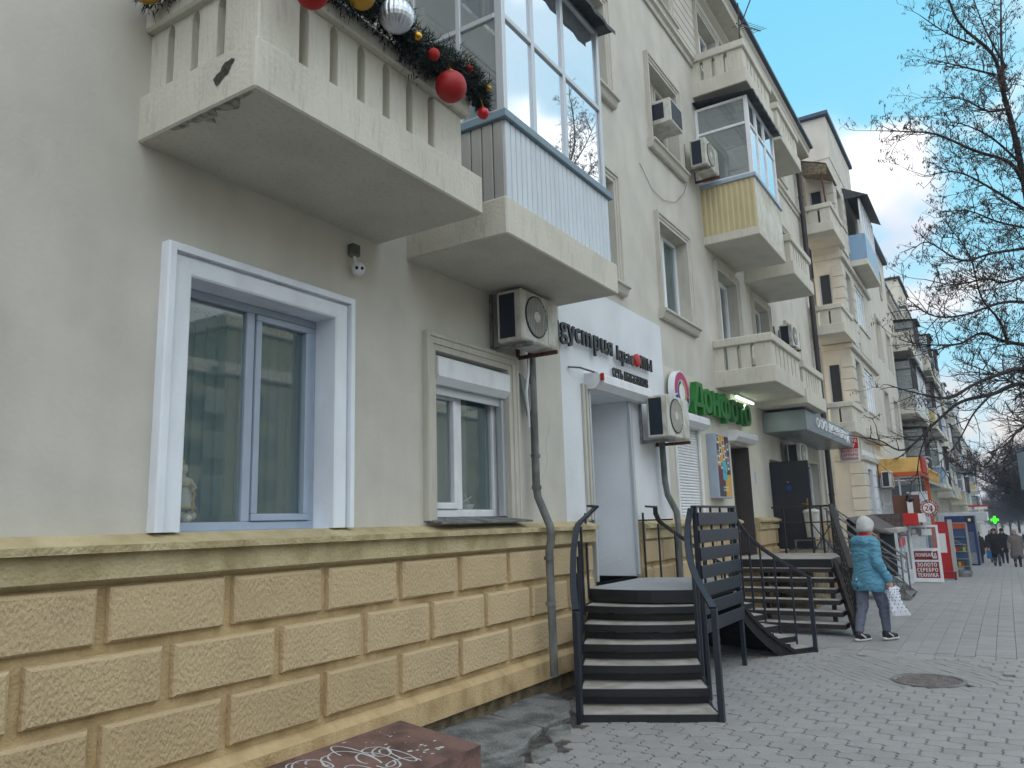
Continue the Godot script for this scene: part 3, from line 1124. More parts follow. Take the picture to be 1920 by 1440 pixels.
	mb.quad(Vector3(-11.5, 12.87, 4.1), Vector3(-11.5, 12.87, Z_END), Vector3(-5.5, 15.0, Z_END), Vector3(-5.5, 15.0, 4.1), Vector3.UP)
	mb.tri(Vector3(0.0, 12.9, 4.0), Vector3(-11.0, 12.9, 4.0), Vector3(-5.5, 14.9, 4.0))
	mb.b2(Vector3(0.46, 12.845, Z_END), Vector3(0.56, 12.93, 4.1), 0.01)
	mat("roof_blue", Color(0.16, 0.24, 0.34), 0.5)
	part("roof", mb, M.roof_blue, bld)
	# rusticated lines between the top storey windows
	mb = MB.new()
	for i in 6:
		mb.b2(Vector3(-0.01, 10.98 + i * 0.2, -14.2), Vector3(0.004, 10.99 + i * 0.2, -12.9))
	part("groove", mb, M.foundation, bld)
	# hairline cracks in the plaster
	var rng := RandomNumberGenerator.new()
	rng.seed = 14
	mat("crack", Color(0.42, 0.40, 0.37), 0.95)
	for c in [[-7.45, 3.0, 0.8], [-10.6, 6.2, 0.9], [-13.1, 6.4, 0.8]]:
		mb = MB.new()
		var p := Vector3(0.0015, c[1], c[0])
		var lean := rng.randf_range(-0.3, 0.3)
		for k in 14:
			var q := p + Vector3(0, -c[2] / 14.0, rng.randfn() * 0.025 + lean * 0.03)
			var wd := 0.0018 * (1.0 - absf(k - 7.0) / 9.0) + 0.0005
			mb.quad(p + Vector3(0, 0, -wd), p + Vector3(0, 0, wd), q + Vector3(0, 0, wd), q + Vector3(0, 0, -wd), Vector3.RIGHT)
			p = q
		part("crack", mb, M.crack, bld)
	plinth(bld)
	ground_openings(bld, w0, w1, w2, d1, w3, d2, d3, w4)
	upper_windows(bld, cols, upper)
	near_balconies(bld)

func plinth(bld: Node3D) -> void:
	var mb := MB.new()
	for seg in [[-8.30, 4.0], [-14.30, -9.82], [-17.12, -15.62]]:
		var top: float = 1.76 if seg[0] == -8.30 else 1.74
		mb = MB.new()
		var pr := PackedVector2Array([Vector2(-0.3, top), Vector2(0.0, top), Vector2(0.155, top - 0.055), Vector2(0.155, top - 0.095), Vector2(0.10, top - 0.10), Vector2(0.10, top - 0.235), Vector2(0.085, top - 0.245), Vector2(0.025, top - 0.27), Vector2(-0.3, top - 0.27)])
		mb.extrude(pr, Vector3(0, 0, seg[0]), Vector3.RIGHT, Vector3.UP, Vector3(0, 0, seg[1] - seg[0]))
		part("plinth_ledge", mb, M.ledge, bld)
		mb = MB.new()
		mb.b2(Vector3(-0.3, 0.40, seg[0]), Vector3(0.022, top - 0.265, seg[1]))
		part("plinth", mb, M.plinth, bld)
		mb = MB.new()
		mb.extrude(PackedVector2Array([Vector2(-0.3, 0.20), Vector2(0.105, 0.20), Vector2(0.105, 0.375), Vector2(0.03, 0.425), Vector2(-0.3, 0.425)]), Vector3(0, 0, seg[0]), Vector3.RIGHT, Vector3.UP, Vector3(0, 0, seg[1] - seg[0]))
		part("base_board", mb, M.plinth, bld)
		mb = MB.new()
		mb.b2(Vector3(-0.3, -0.6, seg[0]), Vector3(0.03, 0.21, seg[1]))
		part("foundation", mb, M.foundation, bld)
	# raised blocks in three courses
	var rows := [[1.185, 1.485], [0.83, 1.13], [0.475, 0.775]]
	var rng := RandomNumberGenerator.new()
	rng.seed = 3
	var pitch := 0.806
	var shapes := []
	for k in 7:
		var m := MB.new()
		# a raised block with sloping edges: 0.74 long, 0.30 high, 0.055 proud
		var L := 0.372
		var H := 0.15
		var wob := rng.randf_range(-0.004, 0.004)
		var O := [Vector3(0, -H, L), Vector3(0, -H, -L), Vector3(0, H, -L), Vector3(0, H, L)]
		var N := [Vector3(0.048, -H + 0.004, L - 0.007), Vector3(0.048, -H + 0.004, -L + 0.007), Vector3(0.046, H - 0.007, -L + 0.007), Vector3(0.046, H - 0.007, L - 0.007)]
		var I := [Vector3(0.064, -H + 0.016 + wob, L - 0.024), Vector3(0.064, -H + 0.016 - wob, -L + 0.024), Vector3(0.064, H - 0.026, -L + 0.024 + wob), Vector3(0.064, H - 0.026, L - 0.024)]
		for i in 4:
			I[i] += Vector3(rng.randf_range(-0.004, 0.004), rng.randf_range(-0.004, 0.004), rng.randf_range(-0.006, 0.006))
			N[i] += Vector3(rng.randf_range(-0.006, 0.0), rng.randf_range(-0.002, 0.002), rng.randf_range(-0.003, 0.003))
		for i in 4:
			var j := (i + 1) % 4
			m.quad(O[i], O[j], N[j], N[i], (O[i] + O[j]) + Vector3(0.001, 0, 0))
			m.quad(N[i], N[j], I[j], I[i], (O[i] + O[j]) * 0.3 + Vector3(0.3, 0, 0))
		m.quad(I[0], I[1], I[2], I[3], Vector3.RIGHT)
		shapes.append(m.mesh(Vector3.ZERO))
	for r in 3:
		var row = rows[r]
		var start := -2.425 if r != 1 else -2.02
		var joints := []
		for i in range(-4, 20):
			joints.append(start - i * pitch)
		for seg in [[-8.30, 1.0], [-14.30, -9.82], [-17.12, -15.62]]:
			for i in joints.size() - 1:
				var zn: float = minf(joints[i], seg[1])
				var zf: float = maxf(joints[i + 1], seg[0])
				if zn - zf < 0.14:
					continue
				var sc := (zn - zf - 0.062) / 0.744
				inst("plinth_block", shapes[rng.randi() % 7], M["block_%d" % (rng.randi() % 4)], bld, Vector3(0.0205, (row[0] + row[1]) * 0.5, (zn + zf) * 0.5), Basis.from_scale(Vector3(0.8, 1, sc)))

func ground_openings(bld: Node3D, w0: Array, w1: Array, w2: Array, d1: Array, w3: Array, d2: Array, d3: Array, w4: Array) -> void:
	var big := [Vector2(0, 0), Vector2(0, 0.045), Vector2(0.012, 0.055), Vector2(0.115, 0.055), Vector2(0.115, 0.03), Vector2(0.135, 0.03), Vector2(0.135, 0.085), Vector2(0.175, 0.085), Vector2(0.185, 0.075), Vector2(0.185, 0)]
	for h in [w0, w1]:
		var mb := MB.new()
		casing(mb, 0.0, h, big)
		part("window_casing", mb, M.trim_white, bld)
	var a := window(bld, w0, -0.17, M.pvc_grey, M.glass_window, [-0.87], [1], 0.0, 0.075)
	drape(a, -0.4, w0[0], w0[1], 1.8, 3.3, M.blind)
	a = window(bld, w1, -0.16, M.pvc_grey, M.glass_window, [-3.505], [1], 0.0, 0.058)
	# vertical blinds
	var slat := MB.new()
	slat.bbox(Vector3(0, 0, 0), Vector3(0.006, 1.42, 0.094), 0.0)
	var sm := slat.mesh(Vector3.ZERO)
	var rng := RandomNumberGenerator.new()
	rng.seed = 4
	for i in 13:
		inst("blind_slat", sm, M.blind, a, Vector3(-0.36, 2.58, -2.96 - i * 0.092), Basis(Vector3.UP, rng.randf_range(0.22, 0.42)))
	var mb := MB.new()
	mb.b2(Vector3(-0.41, 3.28, -4.1), Vector3(-0.32, 3.33, -2.9))
	part("blind_rail", mb, M.pvc_white, a)
	# second window with its roller shutter box
	mb = MB.new()
	casing(mb, 0.0, w2, [Vector2(0, 0), Vector2(0, 0.03), Vector2(0.055, 0.035), Vector2(0.055, 0.05), Vector2(0.11, 0.05), Vector2(0.115, 0.065), Vector2(0.15, 0.065), Vector2(0.155, 0.055), Vector2(0.155, 0)])
	part("window_casing", mb, M.trim, bld)
	a = window(bld, [w2[0], w2[1], 1.83, 3.06], -0.14, M.pvc_white, M.glass_window, [-5.95], [0], 0.0, 0.07)
	drape(a, -0.5, w2[0], -6.0, 1.9, 3.1, M.curtain_grey, 0.16)
	mb = MB.new()
	mb.extrude(PackedVector2Array([Vector2(-0.12, 3.275), Vector2(0.03, 3.275), Vector2(0.055, 3.255), Vector2(0.055, 3.085), Vector2(0.0, 3.02), Vector2(-0.12, 3.02)]), Vector3(0, 0, w2[0] + 0.01), Vector3.RIGHT, Vector3.UP, Vector3(0, 0, w2[1] - w2[0] - 0.02))
	var sb := part("shutter_box", mb, M.pvc_white, bld)
	mb = MB.new()
	mb.b2(Vector3(-0.10, 1.83, w2[0] + 0.005), Vector3(-0.03, 3.02, w2[0] + 0.05), 0.004)
	mb.b2(Vector3(-0.10, 1.83, w2[1] - 0.05), Vector3(-0.03, 3.02, w2[1] - 0.005), 0.004)
	mb.b2(Vector3(-0.085, 2.94, w2[0] + 0.05), Vector3(-0.06, 3.02, w2[1] - 0.05), 0.004)
	part("guide_rail", mb, M.aluminium, sb)
	mb = MB.new()
	mb.extrude(PackedVector2Array([Vector2(-0.15, 0.035), Vector2(0.17, -0.012), Vector2(0.17, -0.03), Vector2(-0.15, 0.015)]), Vector3(0, 1.80, w2[0] - 0.16), Vector3.RIGHT, Vector3.UP, Vector3(0, 0, w2[1] - w2[0] + 0.28))
	part("window_sill", mb, M.cracked, bld)
	# white doorway
	mb = MB.new()
	mb.b2(Vector3(-0.70, 1.03, -9.68), Vector3(-0.62, 3.36, -8.46))
	var door := part("door", mb, M.pvc_white, bld)
	for y in [1.50, 2.25, 3.0]:
		mb = MB.new()
		mb.bbox(Vector3(-0.60, y, -9.58), Vector3(0.05, 0.10, 0.09), 0.008)
		mb.bbox(Vector3(-0.585, y + 0.045, -9.58), Vector3(0.05, 0.03, 0.14), 0.006)
		part("hinge", mb, M.aluminium, door)
	mb = MB.new()
	mb.b2(Vector3(-0.62, 1.03, -9.56), Vector3(-0.60, 3.30, -9.53), 0.004)
	mb.b2(Vector3(-0.62, 3.26, -9.53), Vector3(-0.60, 3.30, -8.5), 0.004)
	part("door_leaf_edge", mb, M.aluminium, door)
	for z in [d1[1] + 0.03, d1[1] + 0.12]:
		mb = MB.new()
		mb.b2(Vector3(0.0, 1.77, z), Vector3(0.035, 3.42, z + 0.05), 0.006)
		part("conduit", mb, M.trim, bld)
	mb = MB.new()
	mb.b2(Vector3(0.0, 1.05, d1[0] - 0.035), Vector3(0.045, 3.36, d1[0] + 0.025), 0.006)
	part("shutter_guide", mb, M.aluminium, bld)
	mb = MB.new()
	mb.b2(Vector3(0.0, 1.05, d1[1] - 0.01), Vector3(0.045, 3.36, d1[1] + 0.025), 0.006)
	part("shutter_guide", mb, M.aluminium, bld)
	shutter_box(bld, -10.07, -8.40, 3.56, 0.21)
	# closed roller shutter of the photo shop
	mb = MB.new()
	for i in 31:
		var y := 1.80 + i * 0.046
		mb.extrude(PackedVector2Array([Vector2(-0.05, 0), Vector2(-0.03, 0.004), Vector2(-0.024, 0.016), Vector2(-0.024, 0.030), Vector2(-0.03, 0.042), Vector2(-0.05, 0.046)]), Vector3(0, y, w3[0]), Vector3.RIGHT, Vector3.UP, Vector3(0, 0, w3[1] - w3[0]))
	part("roller_shutter", mb, M.pvc_white, bld)
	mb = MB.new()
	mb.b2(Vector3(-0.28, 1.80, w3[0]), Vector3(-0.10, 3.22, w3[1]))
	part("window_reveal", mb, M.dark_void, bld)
	mb = MB.new()
	mb.b2(Vector3(0.0, 1.78, w3[1]), Vector3(0.03, 3.2, w3[1] + 0.06), 0.004)
	part("shutter_guide", mb, M.pvc_white, bld)
	mb = MB.new()
	mb.b2(Vector3(0.0, 1.78, w3[0] - 0.06), Vector3(0.03, 3.2, w3[0]), 0.004)
	part("shutter_guide", mb, M.pvc_white, bld)
	shutter_box(bld, -12.62, -11.38, 3.40, 0.2)
	# photo shop door
	a = window(bld, [d2[0] + 0.30, d2[1], d2[2], d2[3]], -0.30, M.pvc_white, M.glass_window, [], [0], 1.95, 0.075)
	mb = MB.new()
	mb.b2(Vector3(-0.34, d2[2], d2[0]), Vector3(-0.31, d2[3], d2[0] + 0.3))
	part("side_panel", mb, M.interior, a)
	mb = MB.new()
	mat("panel_brown", Color(0.27, 0.235, 0.225), 0.7, "mottle", Vector3(1, 1, 1))
	mb.b2(Vector3(-0.30, d2[2] + 0.004, d2[0] + 0.002), Vector3(0.012, d2[3] - 0.004, d2[0] + 0.03))
	part("door_reveal", mb, M.panel_brown, bld)
	mb = MB.new()
	mb.b2(Vector3(-0.27, 2.55, -14.6), Vector3(-0.265, 2.62, -15.0))
	mat("print_blue", Color(0.45, 0.68, 0.82), 0.6)
	part("notice", mb, M.print_blue, a)
	mb = MB.new()
	mb.b2(Vector3(-0.27, 2.05, -14.6), Vector3(-0.265, 2.40, -14.95))
	part("notice", mb, M.white_print, a)
	shutter_box(bld, d2[0] - 0.06, d2[1] + 0.1, 3.36, 0.2)
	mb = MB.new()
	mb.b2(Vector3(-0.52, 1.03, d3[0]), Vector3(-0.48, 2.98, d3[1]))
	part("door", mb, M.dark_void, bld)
	# open steel door leaf
	mb = MB.new()
	mb.b2(Vector3(0.0, 1.07, -17.18), Vector3(0.80, 2.90, -17.12), 0.008)
	door = part("door", mb, M.navy_dark, bld)
	door.set_meta("label", "open dark blue steel door leaf")
	mb = MB.new()
	mb.b2(Vector3(0.70, 1.87, -17.12), Vector3(0.735, 2.10, -17.10), 0.004)
	mb.tube([Vector3(0.718, 1.98, -17.10), Vector3(0.718, 1.98, -17.05), Vector3(0.62, 1.985, -17.05)], 0.009, 6)
	mat("brass", Color(0.55, 0.42, 0.25), 0.4)
	M.brass.metallic = 0.6
	part("door_handle", mb, M.brass, door)
	mb = MB.new()
	mb.lathe([Vector2(0.0, 0.006), Vector2(0.055, 0.006), Vector2(0.055, 0.0)], Vector3(0.37, 2.33, -17.12), 20, Basis(Vector3.RIGHT, PI / 2))
	mat("sticker_blue", Color(0.10, 0.22, 0.55), 0.5)
	part("sticker", mb, M.sticker_blue, door)
	mb = MB.new()
	mb.lathe([Vector2(0.0, 0.008), Vector2(0.022, 0.008), Vector2(0.022, 0.0)], Vector3(0.37, 2.335, -17.122), 14, Basis(Vector3.RIGHT, PI / 2))
	mb.lathe([Vector2(0.0, 0.012), Vector2(0.012, 0.012), Vector2(0.012, 0.0)], Vector3(0.36, 2.46, -17.122), 10, Basis(Vector3.RIGHT, PI / 2))
	part("peephole", mb, M.aluminium, door)
	window(bld, w4, -0.15, M.pvc_white, M.glass_window, [-21.3], [], 0.0, 0.06)
	mb = MB.new()
	casing(mb, 0.0, w4, [Vector2(0, 0), Vector2(0, 0.04), Vector2(0.08, 0.04), Vector2(0.08, 0.06), Vector2(0.14, 0.06), Vector2(0.14, 0)])
	part("window_casing", mb, M.trim, bld)
	# lower wall by the steel door
	mb = MB.new()
	mb.b2(Vector3(-0.3, -0.9, Z_END), Vector3(0.0, 1.6, -18.2))
	part("wall", mb, M.plinth, bld)
	mb = MB.new()
	mb.b2(Vector3(-0.3, -0.9, -18.2), Vector3(0.0, 1.03, -17.12))
	part("wall", mb, M.plinth, bld)
	mb = MB.new()
	mb.b2(Vector3(-0.3, -0.6, -9.82), Vector3(0.004, 1.03, -8.30))
	part("wall", mb, M.plinth, bld)
	mb = MB.new()
	mb.b2(Vector3(-0.3, -0.6, -15.62), Vector3(0.004, 1.03, -14.30))
	part("wall", mb, M.plinth, bld)

func shutter_box(bld: Node3D, zf: float, zn: float, top: float, deep: float) -> void:
	var mb := MB.new()
	var p := PackedVector2Array([Vector2(0.0, top), Vector2(deep - 0.03, top), Vector2(deep, top - 0.03), Vector2(deep, top - 0.12), Vector2(deep - 0.07, top - 0.2), Vector2(0.0, top - 0.2)])
	mb.extrude(p, Vector3(0, 0, zf), Vector3.RIGHT, Vector3.UP, Vector3(0, 0, zn - zf))
	part("shutter_box", mb, M.pvc_white, bld)

func upper_windows(bld: Node3D, cols: Array, upper: Array) -> void:
	var prof := [Vector2(0, 0), Vector2(0, 0.035), Vector2(0.05, 0.035), Vector2(0.055, 0.05), Vector2(0.10, 0.05), Vector2(0.105, 0.07), Vector2(0.14, 0.07), Vector2(0.14, 0)]
	var cur := [M.curtain, M.curtain_grey, M.blind]
	for i in upper.size():
		var h = upper[i]
		var door: bool = h[3] - h[2] > 1.8
		var mb := MB.new()
		casing(mb, 0.0, h, prof)
		part("window_casing", mb, M.trim, bld)
		var mid: float = lerpf(h[0], h[1], 0.5)
		var w := window(bld, h, -0.17, M.pvc_white if i % 3 != 1 else M.trim, M.glass_window, [mid], [0] if i % 2 else [1], 0.0, 0.065)
		if i % 4 != 3:
			drape(w, -0.42, h[0], h[1] if i % 3 else mid, h[2] + 0.05, h[3] - 0.02, cur[i % 3])
		if not door:
			sill(bld, 0.0, h, M.trim)

func near_balconies(bld: Node3D) -> void:
	# the decorated balcony
	var first := balcony(bld, 0.0, -2.49, -4.66, 4.11, 1.07, 6, 3, true, 0.31, 0.30, 0.34, 0.05, 0.20)
	# a spalled patch on its near edge and a peeled strip under it
	var rng := RandomNumberGenerator.new()
	rng.seed = 6
	mat("spall", Color(0.33, 0.30, 0.28), 0.97, "worn", Vector3(3, 3, 3), "n_rough", 1.5)
	var sp := MB.new()
	for k in 28:
		var a := TAU * k / 28.0
		var b := TAU * (k + 1) / 28.0
		var ra := 0.85 + 0.16 * sin(a * 2.0 + 1.0) + 0.12 * sin(a * 5.0) + 0.06 * sin(a * 11.0)
		var rb := 0.85 + 0.16 * sin(b * 2.0 + 1.0) + 0.12 * sin(b * 5.0) + 0.06 * sin(b * 11.0)
		sp.tri(Vector3(0.80, 4.29, -2.4895), Vector3(0.80 + cos(a) * 0.085 * ra, 4.29 + sin(a) * 0.06 * ra + cos(a) * 0.03, -2.4865), Vector3(0.80 + cos(b) * 0.085 * rb, 4.29 + sin(b) * 0.06 * rb + cos(b) * 0.03, -2.4865))
	part("spalled_patch", sp, M.spall, first)
	sp = MB.new()
	for k in 18:
		var x0 := 0.30 + k * 0.04
		var x1 := x0 + 0.04
		var d0 := (0.02 + (0.05 + 0.035 * sin(k * 1.1) + 0.02 * sin(k * 2.9)) * sin(PI * k / 18.0))
		var d1 := (0.02 + (0.05 + 0.035 * sin((k + 1) * 1.1) + 0.02 * sin((k + 1) * 2.9)) * sin(PI * (k + 1) / 18.0))
		sp.quad(Vector3(x0, 4.107, -2.50), Vector3(x1, 4.107, -2.50), Vector3(x1, 4.107, -2.50 - d1), Vector3(x0, 4.107, -2.50 - d0), Vector3.DOWN)
	mat("peeled", Color(0.68, 0.655, 0.61), 0.95, "worn", Vector3(1.5, 1.5, 1.5))
	part("peeled_strip", sp, M.peeled, first)
	# the glazed one beside it
	var g := balcony(bld, 0.0, -5.02, -7.18, 4.08, 1.06, 0, 0, false, 0.33)
	glazed(bld, g, 0.0, -5.08, -7.10, 4.38, 5.12, 7.1, 1.02, [-5.63, -6.24], [0.55], "siding", M.glass_film, M.glass_dusty, M.aluminium, 6.12)
	# pair of balconies further along, second floor
	balcony(bld, 0.0, -13.76, -16.12, 4.09, 1.08, 6, 3)
	balcony(bld, 0.0, -16.42, -18.45, 4.02, 1.06, 6, 3)
	# third floor: one glazed over yellow sheeting, one open
	g = balcony(bld, 0.0, -13.72, -15.75, 6.83, 1.04, 0, 0, false, 0.16)
	glazed(bld, g, 0.0, -13.74, -15.72, 6.99, 7.95, 9.62, 1.02, [-14.35, -14.95], [], "yellow", M.glass_film, M.glass_dusty, M.pvc_white, 9.05)
	balcony(bld, 0.0, -16.40, -18.42, 6.78, 1.06, 6, 3)
	# top floor
	balcony(bld, 0.0, -13.72, -15.85, 9.88, 1.06, 6, 3)
	balcony(bld, 0.0, -16.40, -18.42, 9.85, 1.06, 6, 3)

# glazing on top of a clad parapet
func glazed(bld: Node3D, slab: Node3D, x0: float, zn: float, zf: float, y0: float, yc: float, y1: float, deep: float, cuts: Array, side_cuts: Array, skin: String, gf: Material, gs: Material, fm: Material, transom: float) -> void:
	var x1 := x0 + deep
	var mb := MB.new()
	if skin == "siding":
		var n := 24
		var w := (zn - zf) / n
		var pm := MB.new()
		pm.b2(Vector3(-0.012, 0, -w * 0.5 + 0.005), Vector3(0.012, yc - y0, w * 0.5 - 0.005), 0.006)
		var me := pm.mesh(Vector3.ZERO)
		for i in n:
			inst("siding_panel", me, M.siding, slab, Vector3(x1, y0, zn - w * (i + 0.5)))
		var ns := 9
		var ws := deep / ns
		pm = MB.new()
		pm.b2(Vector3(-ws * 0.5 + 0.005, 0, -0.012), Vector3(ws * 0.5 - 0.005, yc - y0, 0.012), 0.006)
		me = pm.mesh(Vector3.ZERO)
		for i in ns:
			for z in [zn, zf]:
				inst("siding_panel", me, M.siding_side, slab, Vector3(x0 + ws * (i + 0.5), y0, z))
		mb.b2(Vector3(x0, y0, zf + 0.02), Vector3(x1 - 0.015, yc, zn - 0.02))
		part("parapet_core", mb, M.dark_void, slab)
	else:
		var ma: Material = M.sheet_yellow
		var mw: Material = M.sheet_white
		if skin == "brown":
			mat("sheet_maroon", Color(0.16, 0.085, 0.095), 0.55)
			ma = M.sheet_maroon
			mw = M.sheet_maroon
		elif skin == "blue":
			mat("sheet_blue", Color(0.55, 0.66, 0.76), 0.45)
			ma = M.sheet_blue
			mw = M.sheet_blue
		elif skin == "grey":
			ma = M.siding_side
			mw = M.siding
		elif skin == "green":
			mat("sheet_green", Color(0.22, 0.30, 0.27), 0.55)
			ma = M.sheet_green
			mw = M.sheet_green
		corrugated(mb, Vector3(x0, y0, zn), Vector3(x1, y0, zn), yc - y0, Vector3(0, 0, 1), 0.10, 0.016)
		part("profiled_sheet", mb, ma, slab)
		mb = MB.new()
		corrugated(mb, Vector3(x0, y0, zf), Vector3(x1, y0, zf), yc - y0, Vector3(0, 0, -1), 0.10, 0.016)
		part("profiled_sheet", mb, ma, slab)
		mb = MB.new()
		corrugated(mb, Vector3(x1, y0, zn), Vector3(x1, y0, zf), yc - y0, Vector3(1, 0, 0), 0.10, 0.016)
		part("profiled_sheet", mb, mw, slab)
	# cap
	mb = MB.new()
	mb.b2(Vector3(x0, yc, zn - 0.1), Vector3(x1 + 0.05, yc + 0.075, zn + 0.05), 0.006)
	mb.b2(Vector3(x0, yc, zf - 0.05), Vector3(x1 + 0.05, yc + 0.075, zf + 0.1), 0.006)
	mb.b2(Vector3(x1 - 0.12, yc, zf + 0.1), Vector3(x1 + 0.05, yc + 0.075, zn - 0.1), 0.006)
	part("parapet_cap", mb, M.cap_blue if skin == "siding" else M.pvc_grey, slab)
	# frame
	mb = MB.new()
	var yb := yc + 0.075
	var t := 0.055
	var zl := [zn - t] + cuts + [zf + t]
	for z in [zn - t * 0.5 - 0.01, zf + t * 0.5 + 0.01]:
		mb.b2(Vector3(x1 - t - 0.02, yb, z - t * 0.5), Vector3(x1 + 0.005, y1, z + t * 0.5), 0.005)
	for z in cuts:
		mb.b2(Vector3(x1 - t, yb, z - 0.026), Vector3(x1, y1, z + 0.026), 0.005)
	for y in [yb, transom, y1 - 0.05]:
		mb.b2(Vector3(x1 - t + 0.003, y, zf + 0.06), Vector3(x1 - 0.003, y + 0.05, zn - 0.06), 0.005)
	for z in [zn - 0.03, zf + 0.03]:
		for y in [yb, transom, y1 - 0.05]:
			mb.b2(Vector3(x0, y, z - 0.022), Vector3(x1 - t - 0.02, y + 0.05, z + 0.022), 0.005)
		mb.b2(Vector3(x0, yb, z - 0.024), Vector3(x0 + 0.05, y1, z + 0.024), 0.005)
		for sx in side_cuts:
			mb.b2(Vector3(x0 + sx - 0.025, yb, z - 0.024), Vector3(x0 + sx + 0.025, y1, z + 0.024), 0.005)
	var fr := part("balcony_glazing", mb, fm, slab)
	# panes
	for i in zl.size() - 1:
		for yy in [[yb + 0.05, transom], [transom + 0.05, y1 - 0.05]]:
			mb = MB.new()
			mb.quad(Vector3(x1 - 0.025, yy[0], zl[i] - 0.02), Vector3(x1 - 0.025, yy[0], zl[i + 1] + 0.02), Vector3(x1 - 0.025, yy[1], zl[i + 1] + 0.02), Vector3(x1 - 0.025, yy[1], zl[i] - 0.02), Vector3.RIGHT)
			part("pane", mb, gf, slab)
	var xl := [0.0] + side_cuts + [deep - t]
	for z in [zn - 0.03, zf + 0.03]:
		for i in xl.size() - 1:
			for yy in [[yb + 0.05, transom], [transom + 0.05, y1 - 0.05]]:
				mb = MB.new()
				mb.quad(Vector3(x0 + xl[i] + 0.02, yy[0], z), Vector3(x0 + xl[i + 1] - 0.02, yy[0], z), Vector3(x0 + xl[i + 1] - 0.02, yy[1], z), Vector3(x0 + xl[i] + 0.02, yy[1], z), Vector3(0, 0, 1))
				part("pane", mb, gs, slab)
	# roof sheet
	mb = MB.new()
	var n := 22
	for i in n:
		var za := lerpf(zn + 0.12, zf - 0.12, float(i) / n)
		var zb := lerpf(zn + 0.12, zf - 0.12, float(i + 1) / n)
		var da := 0.018 * sin(i * 2.1)
		var db := 0.018 * sin((i + 1) * 2.1)
		mb.quad(Vector3(x0, y1 + 0.10, za), Vector3(x0, y1 + 0.10, zb), Vector3(x1 + 0.16, y1 + 0.0 + db, zb), Vector3(x1 + 0.16, y1 + 0.0 + da, za), Vector3.UP)
		mb.quad(Vector3(x1 + 0.16, y1 + da, za), Vector3(x1 + 0.16, y1 + db, zb), Vector3(x1 + 0.16, y1 - 0.05 + db, zb), Vector3(x1 + 0.16, y1 - 0.05 + da, za), Vector3.RIGHT)
	part("balcony_roof", mb, M.roof_dark, slab)

# ---------------------------------------------------------------- lettering
func lettering(called: String, s: String, w: float, h: float, deep: float, at: Vector3, turn: Basis, m: Material, parent: Node3D, face: String = "Droid Sans", heavy: bool = true) -> MeshInstance3D:
	# at: lower left corner of the writing
	var f := SystemFont.new()
	f.font_names = PackedStringArray([face])
	f.font_weight = 700 if heavy else 400
	var t := TextMesh.new()
	t.text = s
	t.font = f
	t.font_size = 48
	t.pixel_size = 0.01
	t.depth = 0.1
	t.horizontal_alignment = HORIZONTAL_ALIGNMENT_LEFT
	t.vertical_alignment = VERTICAL_ALIGNMENT_TOP
	var bb := t.get_aabb()
	var sc := Vector3(w / maxf(bb.size.x, 0.001), h / maxf(bb.size.y, 0.001), deep / 0.1)
	var o := MeshInstance3D.new()
	o.name = called
	o.mesh = t
	o.material_override = m
	parent.add_child(o, true)
	var b := Basis(turn.x * sc.x, turn.y * sc.y, turn.z * sc.z)
	o.transform = Transform3D(b, at - origin[parent] - b * Vector3(bb.position.x, bb.position.y, bb.position.z))
	origin[o] = origin[parent]
	return o

var STREET := Basis(Vector3(0, 0, -1), Vector3.UP, Vector3.RIGHT)   # writing on a face that looks at the street
var CAMWARD := Basis(Vector3.RIGHT, Vector3.UP, Vector3(0, 0, 1))    # writing on a face that looks up the street

# ---------------------------------------------------------------- stairs
func lerp_path(p: Array, t: float) -> Vector2:
	var i := clampi(int(t), 0, p.size() - 2)
	return p[i].lerp(p[i + 1], t - i)

func slab_piece(poly: PackedVector2Array, y0: float, y1: float) -> MB:
	var mb := MB.new()
	mb.extrude(poly, Vector3(0, y0, 0), Vector3.RIGHT, Vector3(0, 0, 1), Vector3(0, y1 - y0, 0))
	return mb

